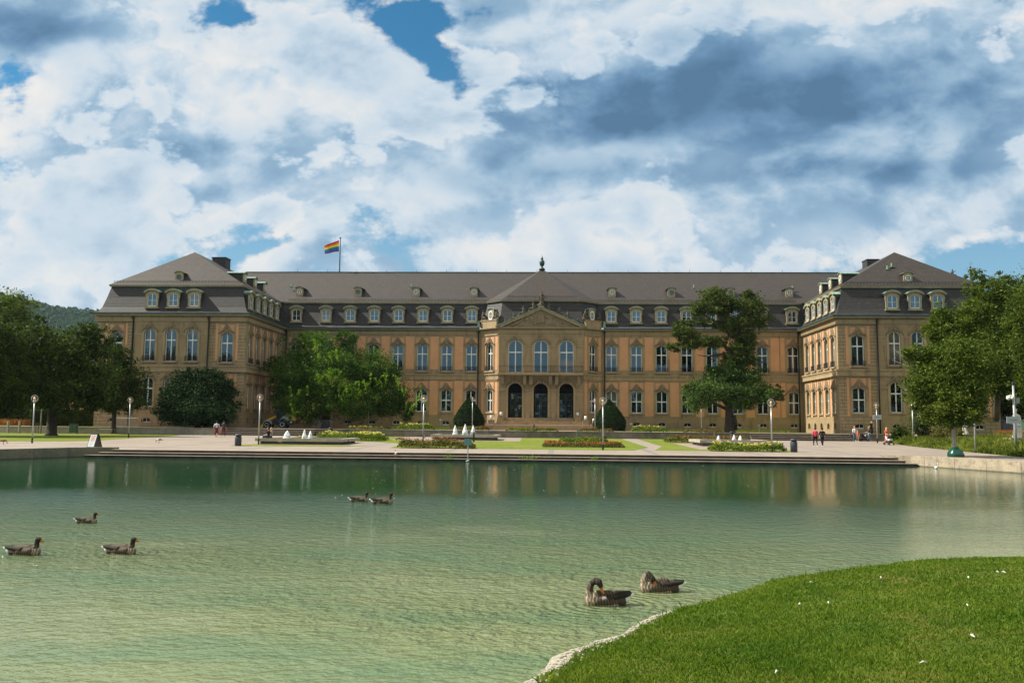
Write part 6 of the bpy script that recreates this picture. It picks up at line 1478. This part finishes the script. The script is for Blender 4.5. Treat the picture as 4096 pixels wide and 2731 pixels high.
me = fused('weathercock', [((-.5, 0, .3), (.4, 0, .4), .25, .2, DS), ((.4, 0, .4), (.7, 0, .8), .15, .12, DS), ((-.5, 0, .3), (-.9, 0, .9), .18, .1, DS), ((0, 0, -.2), (0, 0, .3), .06, .06, DS)], .09); o = put('weathercock', me, t_); o.location = (0, 0, a+.1)
pp('figure_sculpture', SEAT, MS(on_y(3812, 1100, 119).x, 119, on_y(3812, 1106, 119).z-.15, .72, 0, 1))
YB_ = 175; x0, x1 = on_y(215, 1640, YB_).x, on_y(330, 1640, YB_).x; zt = on_y(270, 1598, YB_).z; t_ = empty('yellow_building', 'yellow building wall glimpsed below the dark tree on the left', 'building', (x0, YB_, TER_Z)); w = x1-x0
MB().box(0, w, 0, 8, 0, zt-TER_Z).build('wall', 'yellow_wall', t_); MB().prism([(-.4, zt-TER_Z+.01), (w+.4, zt-TER_Z+.01), (w/2, zt-TER_Z+2.2)], -.3, 8.3).build('roof', 'roof_slate', t_)
for k in range(3): f = MB().box(w*(.2+.3*k)-.5, w*(.2+.3*k)+.5, -.06, -.0, 2.5, 4.2).build('window', 'white_paint', t_); MB().box(w*(.2+.3*k)-.4, w*(.2+.3*k)+.4, -.08, -.061, 2.6, 4.1).build('pane', 'window_glass', f)
# ============================================================ PEOPLE AND BIRDS
SK = (.50, .30, .21)
def person(label, p, h, rz, top, legs, hair, pose='walk', shoes=(.5, .5, .5), sleeve=.5, dress=False, skin=SK, hairlong=False, armf=None, ph=1, thin=1.):
    """local frame: feet at origin, faces -y; lengths for a 1.75 m body"""
    k = h/1.75; P_ = []; w = thin
    if pose == 'sit':
        hipz = .42; st_ = 0
        sh = .95; lean = .08
    else: hipz, sh, lean = .92, 1.42, 0
    hx = .10
    if pose in ('walk', 'stand', 'push'):
        sd = {'walk': .22, 'stand': .04, 'push': .18}[pose]*ph
        for s_ in (-1, 1):
            f = -sd*s_; kn = (s_*hx, f*.55-.05, .50); an = (s_*hx*.9, f+(.10 if f > 0 else 0), .10+(.07 if f > .1 else 0))
            c_ = legs
            P_ += [((s_*hx, 0, hipz), kn, .095*w, .065*w, c_), (kn, an, .062*w, .045*w, c_ if not dress else skin), ((an[0], an[1]+.02, .05+an[2]*.1), (an[0], an[1]-.13, .035), .042, .035, shoes)]
        if dress: P_ += [((0, 0, hipz), (0, 0, .42), .16*w, .20*w, legs)]
    else:
        for s_ in (-1, 1):
            P_ += [((s_*hx, 0, hipz+.05), (s_*hx, -.42, hipz+.10), .10, .07, legs), ((s_*hx, -.42, hipz+.10), (s_*hx, -.55, .06), .06, .045, legs), ((s_*hx, -.55, .05), (s_*hx, -.70, .04), .04, .035, shoes)]
    P_ += [((-.06, 0, hipz), (.06, 0, hipz), .125*w, .125*w, legs), ((0, 0, hipz+.08), (0, -.01+lean, (hipz+sh)/2), .125*w, .125*w, top), ((0, lean*.7, (hipz+sh)/2), (0, lean*.5, sh-.08), .125*w, .14*w, top), ((-.13*w, lean*.5, sh-.03), (.13*w, lean*.5, sh-.03), .075, .075, top)]
    P_ += [((0, lean*.5, sh), (0, lean*.4-.01, sh+.12), .052, .05, skin), ((0, lean*.3-.02, sh+.19), (0, lean*.3-.02, sh+.25), .082, .085, skin), ((0, lean*.3+.015, sh+.23), (0, lean*.3+.02, sh+.275), .095, .088, hair), ((0, lean*.3-.10, sh+.195), (0, lean*.3-.115, sh+.19), .018, .014, skin)]
    if hairlong: P_ += [((0, .06, sh+.2), (0, .09, sh-.08), .075, .05, hair)]
    for s_ in (-1, 1):
        S_ = (s_*.20*w, lean*.5, sh-.04)
        if armf == 'push' or pose == 'push': E_ = (s_*.22*w, -.12, sh-.30); H_ = (s_*.17, -.38, sh-.38)
        elif armf == 'face' and s_ == 1: E_ = (s_*.24, -.22, sh-.22); H_ = (s_*.07, -.15, sh+.12)
        elif pose == 'sit': E_ = (s_*.25, .02, sh-.30); H_ = (s_*.15, -.30, hipz+.18)
        else: E_ = (s_*.26*w, .05*s_*ph, sh-.30); H_ = (s_*.25*w, -.12*s_*ph-.04, sh-.56)
        M_ = tuple(S_[i]+(E_[i]-S_[i])*min(1, sleeve*2) for i in range(3))
        P_ += [(S_, M_, .062*w, .054*w, top)]
        if sleeve < .5: P_ += [(M_, E_, .045*w, .042*w, skin)]
        if sleeve >= 1: P_ += [(E_, H_, .045, .036, top)]
        else: P_ += [(E_, H_, .040*w, .030*w, skin)]
        d_ = Vector(H_)-Vector(E_); d_.normalize(); q = Vector(H_)
        P_ += [(H_, tuple(q+d_*.06), .034, .034, skin), (tuple(q+d_*.06), tuple(q+d_*.14), .026, .016, skin), (tuple(q+d_*.02), tuple(q+d_*.06+Vector((-s_*.045, -.02, 0))), .016, .012, skin)]
    me = fused('person', P_, .020, smooth=1); o = put('person', me); o.location = p; o.scale = (k, k, k); o.rotation_euler = (0, 0, rz)
    tag(o, label, 'person'); return o
BLK = (.012, .012, .014); DK = (.02, .018, .02)
person('person in a white top and dark red skirt walking away on the left plaza', on_plaza(865, 1747), 1.76, PI+.2, (.52, .52, .55), (.16, .012, .022), DK, dress=True, thin=1.08, shoes=(.6, .35, .35))
person('person in a dark grey shirt and red trousers walking away on the left plaza', on_plaza(893, 1746), 1.80, PI, (.05, .055, .06), (.17, .012, .02), BLK, ph=-1, sleeve=.6)
c = on_y(1078, 1752, 75.9); zb_ = plaza_z(75.4)+.52
person('dark haired person in a black shirt and jeans sitting on the left fountain rim', Vector((on_y(1073, 1752, 75.8).x, 75.75, zb_-.42+.08)), 1.72, -PI/2-.25, (.012, .016, .035), (.02, .03, .08), (.03, .02, .015), 'sit', sleeve=.3)
person('blond person in a tan top sitting behind the dark haired one on the left fountain', Vector((on_y(1083, 1752, 76.6).x, 76.6, zb_-.42+.08)), 1.70, -PI/2-.1, (.45, .30, .17), (.05, .06, .10), (.48, .32, .14), 'sit', hairlong=True)
person('person in a pink red shirt and black trousers walking away toward the palace', on_plaza(3262, 1786), 1.76, PI, (.72, .06, .12), BLK, DK, shoes=(.7, .7, .65), ph=1)
person('person all in black walking away beside the one in pink', on_plaza(3290, 1787), 1.75, PI, BLK, BLK, BLK, shoes=(.7, .7, .65), ph=-1)
Pz = lambda px, Y: Vector((on_y(px, 1760, Y).x, Y, plaza_z(Y)))
person('woman in a white shirt and blue jeans standing by the grey stroller', Pz(3419, 104.2), 1.72, .2, (.75, .74, .72), (.07, .16, .24), (.30, .16, .07), 'stand', sleeve=.5, hairlong=True)
person('child in an orange top beside the grey stroller', Pz(3432, 104.0), 1.25, -.3, (.60, .14, .07), (.35, .20, .14), (.35, .22, .10), 'stand', sleeve=.3)
person('woman in a dark shirt and light jeans pushing the grey stroller', Pz(3476, 104.0), 1.70, -PI/2, (.05, .04, .03), (.16, .30, .40), (.42, .26, .12), 'push', hairlong=True, armf='push')
person('woman in a black dress with a bag standing behind the stroller group', Pz(3487, 106.6)+Vector((0, 0, .62)), 1.72, .3, BLK, BLK, (.05, .025, .015), 'stand', dress=True, armf='face', sleeve=.3)
person('woman in a long red dress and sunglasses pushing a dark stroller', Pz(3547, 91.5), 1.74, .35, (.62, .12, .08), (.62, .11, .08), (.50, .33, .15), 'push', dress=True, hairlong=True, sleeve=.3, skin=(.58, .33, .24))
def stroller(lab, p, rz, hood, seatc):
    t_ = empty('stroller', lab, 'stroller', p, rz)
    plain('fabric_'+hood[0], hood[1], .9)
    fr = MB()
    for s_ in (-.25, .25): fr.tube([(s_, .62, 1.02), (s_, .25, .68), (s_, -.35, .16)], .018, 6).tube([(s_, -.1, .6), (s_, .38, .12)], .018, 6)
    fr.tube([(-.25, .62, 1.02), (.25, .62, 1.02)], .022, 6).tube([(-.25, .38, .12), (.25, .38, .12)], .015, 6); fr.build('frame', 'iron', t_)
    MB().add([(-.2, -.3, .5), (.2, -.3, .5), (.22, .1, .42), (-.22, .1, .42), (-.22, .28, .85), (.22, .28, .85), (-.2, -.3, .62), (.2, -.3, .62), (.2, .04, .56), (-.2, .04, .56), (-.2, .2, .92), (.2, .2, .92)], [(0, 3, 2, 1), (3, 4, 5, 2), (6, 7, 8, 9), (9, 8, 11, 10), (0, 1, 7, 6), (4, 10, 11, 5), (0, 6, 9, 3), (1, 2, 8, 7), (3, 9, 10, 4), (2, 5, 11, 8)]).build('seat', seatc, t_)
    vs = []; n_ = 8
    for i in range(n_+1):
        a = -.2+1.7*i/n_
        for j in range(7): b_ = -1+2*j/6; vs.append((.25*b_, .12-.30*math.cos(a)*(1-.15*b_*b_), .70+.36*math.sin(a)*(1-.12*b_*b_)))
    h_ = MB().add(vs, [(i*7+j, i*7+j+1, (i+1)*7+j+1, (i+1)*7+j) for i in range(n_) for j in range(6)]).build('hood', 'fabric_'+hood[0], t_, True)
    MB().box(-.2, .2, -.2, .3, .22, .34).build('basket', 'iron', t_)
    for x in (-.26, .26):
        for y, r_ in ((-.36, .10), (.38, .14)):
            MB(Matrix.Translation((x, y, r_)) @ Matrix.Rotation(PI/2, 4, 'Y')).lathe([(r_*.5, -.02), (r_, -.02), (r_, .02), (r_*.5, .02)], n=16).build('wheel', 'tyre', t_)
stroller('light grey hooded stroller in the group by the right wing', Pz(3457, 104.0), PI/2, ('grey', (.40, .38, .40)), 'iron')
stroller('dark hooded stroller pushed by the woman in red', Pz(3556, 90.7), .35, ('brown', (.06, .045, .04)), 'white_paint')
# ---- geese
GB, GD, GL, GW, OR, BK2 = (.058, .045, .033), (.022, .018, .014), (.165, .135, .10), (.80, .79, .76), (.50, .16, .025), (.02, .018, .016)
def plumage(dark=False):
    def f(co, col):
        x, y, z = co[:, 0], co[:, 1], co[:, 2]
        body = (np.abs(col[:, 0]-GB[0]) < .001) | (np.abs(col[:, 0]-GL[0]) < .001) | (np.abs(col[:, 0]-GD[0]) < .001)
        s_ = np.sin(x*150+np.sin(z*60)*1.4+np.abs(y)*30); k = np.where(s_ > .55, 2.5, .92-.1*s_)
        k = np.where((z < .06), k*1.15, k); k = k*(.88+.24*vnoise(x*10, z*10+y*7, 3., 3))
        tail = x < -.16
        k = np.where(body & (x < .30), k, 1.); k = np.where(tail & body, np.minimum(k, 1.15), k)
        col[:, :3] *= k[:, None]; return col
    return f
def goose_prims(pose='swim'):
    P_ = [((-.20, 0, .055), (.14, 0, .05), .095, .115, GB), ((-.12, 0, .02), (.12, 0, .015), .10, .11, GL), ((.14, 0, .05), (.235, 0, .06), .115, .085, GL), ((-.20, .0, .105), (.10, 0, .115), .062, .07, GB),
          ((-.30, 0, .08), (-.16, 0, .07), .045, .085, GW), ((-.40, 0, .125), (-.28, 0, .10), .012, .04, GW), ((-.36, 0, .148), (-.22, 0, .13), .016, .045, GD),
          ((-.34, .045, .135), (-.02, .075, .10), .016, .05, GD), ((-.34, -.045, .135), (-.02, -.075, .10), .016, .05, GD), ((-.06, .075, .07), (.13, .07, .07), .05, .055, GB), ((-.06, -.075, .07), (.13, -.07, .07), .05, .055, GB)]
    if pose == 'swim':
        P_ += [((.20, 0, .08), (.235, 0, .16), .078, .052, GB), ((.235, 0, .16), (.245, 0, .235), .050, .043, GD), ((.252, 0, .262), (.290, 0, .260), .047, .040, GD), ((.315, 0, .252), (.372, 0, .232), .026, .012, OR)]
    elif pose == 'preen':
        P_ += [((.21, 0, .07), (.255, 0, .15), .088, .062, GL), ((.255, 0, .15), (.225, -.015, .25), .058, .042, GB), ((.225, -.015, .25), (.18, -.05, .297), .04, .038, GD), ((.18, -.05, .297), (.12, -.075, .282), .038, .047, GD), ((.12, -.075, .282), (.10, -.085, .245), .046, .036, GD), ((.095, -.088, .225), (.06, -.098, .155), .027, .012, OR),
               ((.05, -.05, .15), (-.05, -.07, .165), .035, .03, GB), ((.17, -.06, .16), (.15, -.07, .06), .03, .03, GL), ((-.04, -.078, .105), (.07, -.088, .085), .026, .034, (.27, .26, .26)), ((-.34, -.03, .17), (-.12, -.06, .15), .012, .04, GD)]
    elif pose == 'tuck':
        P_ += [((.21, 0, .07), (.245, -.01, .15), .088, .062, GL), ((.245, -.01, .15), (.222, -.03, .23), .056, .042, GL), ((.222, -.03, .235), (.19, -.05, .25), .04, .036, GB), ((.19, -.05, .245), (.13, -.085, .185), .040, .044, GD), ((.125, -.088, .17), (.085, -.10, .115), .027, .013, OR),
               ((.0, -.03, .16), (-.1, -.05, .16), .04, .03, GB), ((.17, -.06, .13), (.16, -.075, .03), .028, .03, GL)]
    return P_
GM = {k: fused('goose', goose_prims(k), .0085, 'plumage', 1, plumage()) for k in ('swim', 'preen', 'tuck')}
def goose(lab, px, py, rz, pose='swim', s_=1., grp=None, z=0.):
    p = on_z(px, py, 0.); o = put('goose', GM[pose]); o.location = (p.x, p.y, z-.012); o.rotation_euler = (0, 0, rz); o.scale = (s_, s_*1.1, s_*1.14)
    tag(o, lab, 'goose', grp)
    ey = {'swim': [(.288, .040, .270), (.288, -.040, .270)], 'preen': [(.118, -.122, .285)], 'tuck': [(.15, -.122, .215)]}[pose]
    for e in ey: MB().sphere(e, .006, 6).build('eye', 'black_paint', o)
    return o
goose('brown goose swimming to the right at the left edge of the water', 95, 2218, .03, 'swim', .98)
goose('brown goose swimming to the right with white striped flank, second from the left', 482, 2214, -.05, 'swim', .95)
goose('small distant brown goose swimming alone above the two near ones', 346, 2091, .05, 'swim', .80)
goose('left goose of the pair swimming in the middle of the lake', 1437, 2005, .05, 'swim', .92)
goose('right goose of the pair swimming in the middle of the lake', 1529, 2014, .0, 'swim', 1.04)
goose('large goose preening with its neck curved back, nearest to the bank', 2425, 2418, PI+.12, 'preen', .97).scale = (.97, -1.1, 1.2)
goose('goose preening with its bill tucked into its back, behind the nearest goose', 2640, 2365, PI+.08, 'tuck', 1.0).scale = (1., -1.1, 1.17)
# standing Nile geese on the lawns
EB, EW, ER, EG = (.20, .13, .075), (.70, .66, .58), (.26, .08, .05), (.20, .19, .16)
def land_bird(up=True, white=False):
    b = EW if white else EB
    P_ = [((-.16, 0, .30), (.12, 0, .32), .075, .095, b), ((-.28, 0, .30), (-.14, 0, .30), .025, .07, BK2), ((-.14, .06, .34), (.05, .07, .34), .045, .05, ER if not white else BK2), ((-.14, -.06, .34), (.05, -.07, .34), .045, .05, EB),
          ((0, .04, .24), (0, .04, .02), .02, .014, OR), ((.03, -.04, .24), (.05, -.04, .02), .02, .014, OR), ((0, .04, .012), (.07, .04, .012), .014, .012, OR), ((.05, -.04, .012), (.12, -.04, .012), .014, .012, OR)]
    if up: P_ += [((.12, 0, .36), (.17, 0, .48), .05, .034, EG), ((.18, 0, .52), (.20, 0, .525), .042, .038, EG), ((.23, 0, .515), (.27, 0, .505), .018, .01, ER)]
    else: P_ += [((.13, 0, .33), (.24, 0, .27), .05, .035, EG), ((.24, 0, .27), (.28, 0, .16), .034, .03, EG), ((.28, 0, .13), (.29, 0, .12), .038, .036, EG), ((.30, 0, .10), (.33, 0, .06), .018, .01, ER)]
    return fused('waterfowl', P_, .018, 'plumage', 1)
LB = {(u, w): land_bird(u, w) for u in (True, False) for w in (False, True)}
for px, py, rz, u, w, Y, z, lab in ((637, 1773, PI+.2, False, True, None, None, 'black and white waterfowl walking left on the left plaza'), (12, 1778, .5, False, False, None, None, 'brown bird resting on the lawn at the left edge'),
      (1123, 1782, -.2, True, False, None, None, 'brown goose stretching forward in front of the left fountain'), (1387, 1776, PI-.8, True, False, None, None, 'goose standing on the path right of the left fountain'),
      (1550, 1764, -PI/2, True, False, None, None, 'upright goose alone on the lawn left of the reddish lakeside bed'), (1586, 1767, 2.4, True, False, None, None, 'left goose of the trio behind the reddish lakeside bed'),
      (1596, 1765, .6, True, False, None, None, 'middle goose of the trio behind the reddish lakeside bed'), (1608, 1768, .3, False, False, None, None, 'feeding goose of the trio behind the reddish lakeside bed'),
      (1696, 1760, PI/2, True, False, None, None, 'goose behind the lamp in the reddish bed'), (1732, 1763, 2.6, True, False, None, None, 'goose with its tail raised before the middle fountain'), (1765, 1764, .3, True, False, None, None, 'goose walking right before the middle fountain'),
      (1582, 1823, PI/2+.4, True, True, 61.35, .19, 'white breasted bird standing on the lake steps')):
    p = on_plaza(px, py) if Y is None else Vector((on_y(px, py, Y).x, Y, z)); o = put('waterfowl', LB[(u, w)]); o.location = p+Vector((0, 0, .01)); o.rotation_euler = (0, 0, rz); tag(o, lab, 'waterfowl')
P_ = [((-.15, 0, .06), (.1, 0, .08), .08, .09, EW), ((.1, 0, .12), (.16, 0, .24), .05, .035, EG), ((.18, 0, .27), (.19, 0, .27), .042, .04, EG), ((.22, 0, .26), (.27, 0, .25), .016, .01, OR), ((-.02, .08, .12), (-.1, .16, .42), .05, .03, EW), ((-.02, -.08, .12), (-.14, -.12, .36), .05, .03, EW)]
o = put('waterfowl', fused('waterfowl', P_, .018, 'plumage', 1)); p = on_z(3745, 1874, 0); o.location = (p.x, p.y, 0); o.rotation_euler = (0, 0, 1.1); tag(o, 'pale duck flapping its wings on the water at the right quay wall', 'duck')
# ============================================================ AIR
hz = bpy.data.materials.new('haze_air'); hz.use_nodes = True; hz.node_tree.nodes.clear(); n = NT(hz.node_tree)
v = n.new('ShaderNodeVolumePrincipled'); o_ = n.new('ShaderNodeOutputMaterial'); n.l.new(v.outputs[0], o_.inputs['Volume'])
v.inputs['Color'].default_value = (.66, .83, 1.0, 1); v.inputs['Density'].default_value = .000045; v.inputs['Anisotropy'].default_value = .2
MATS['haze_air'] = hz
tag(MB().box(-4200, 4200, -120, 7200, -2.0, 300).build('haze', 'haze_air'), 'thin summer haze over the whole park', 'haze', kind='stuff')
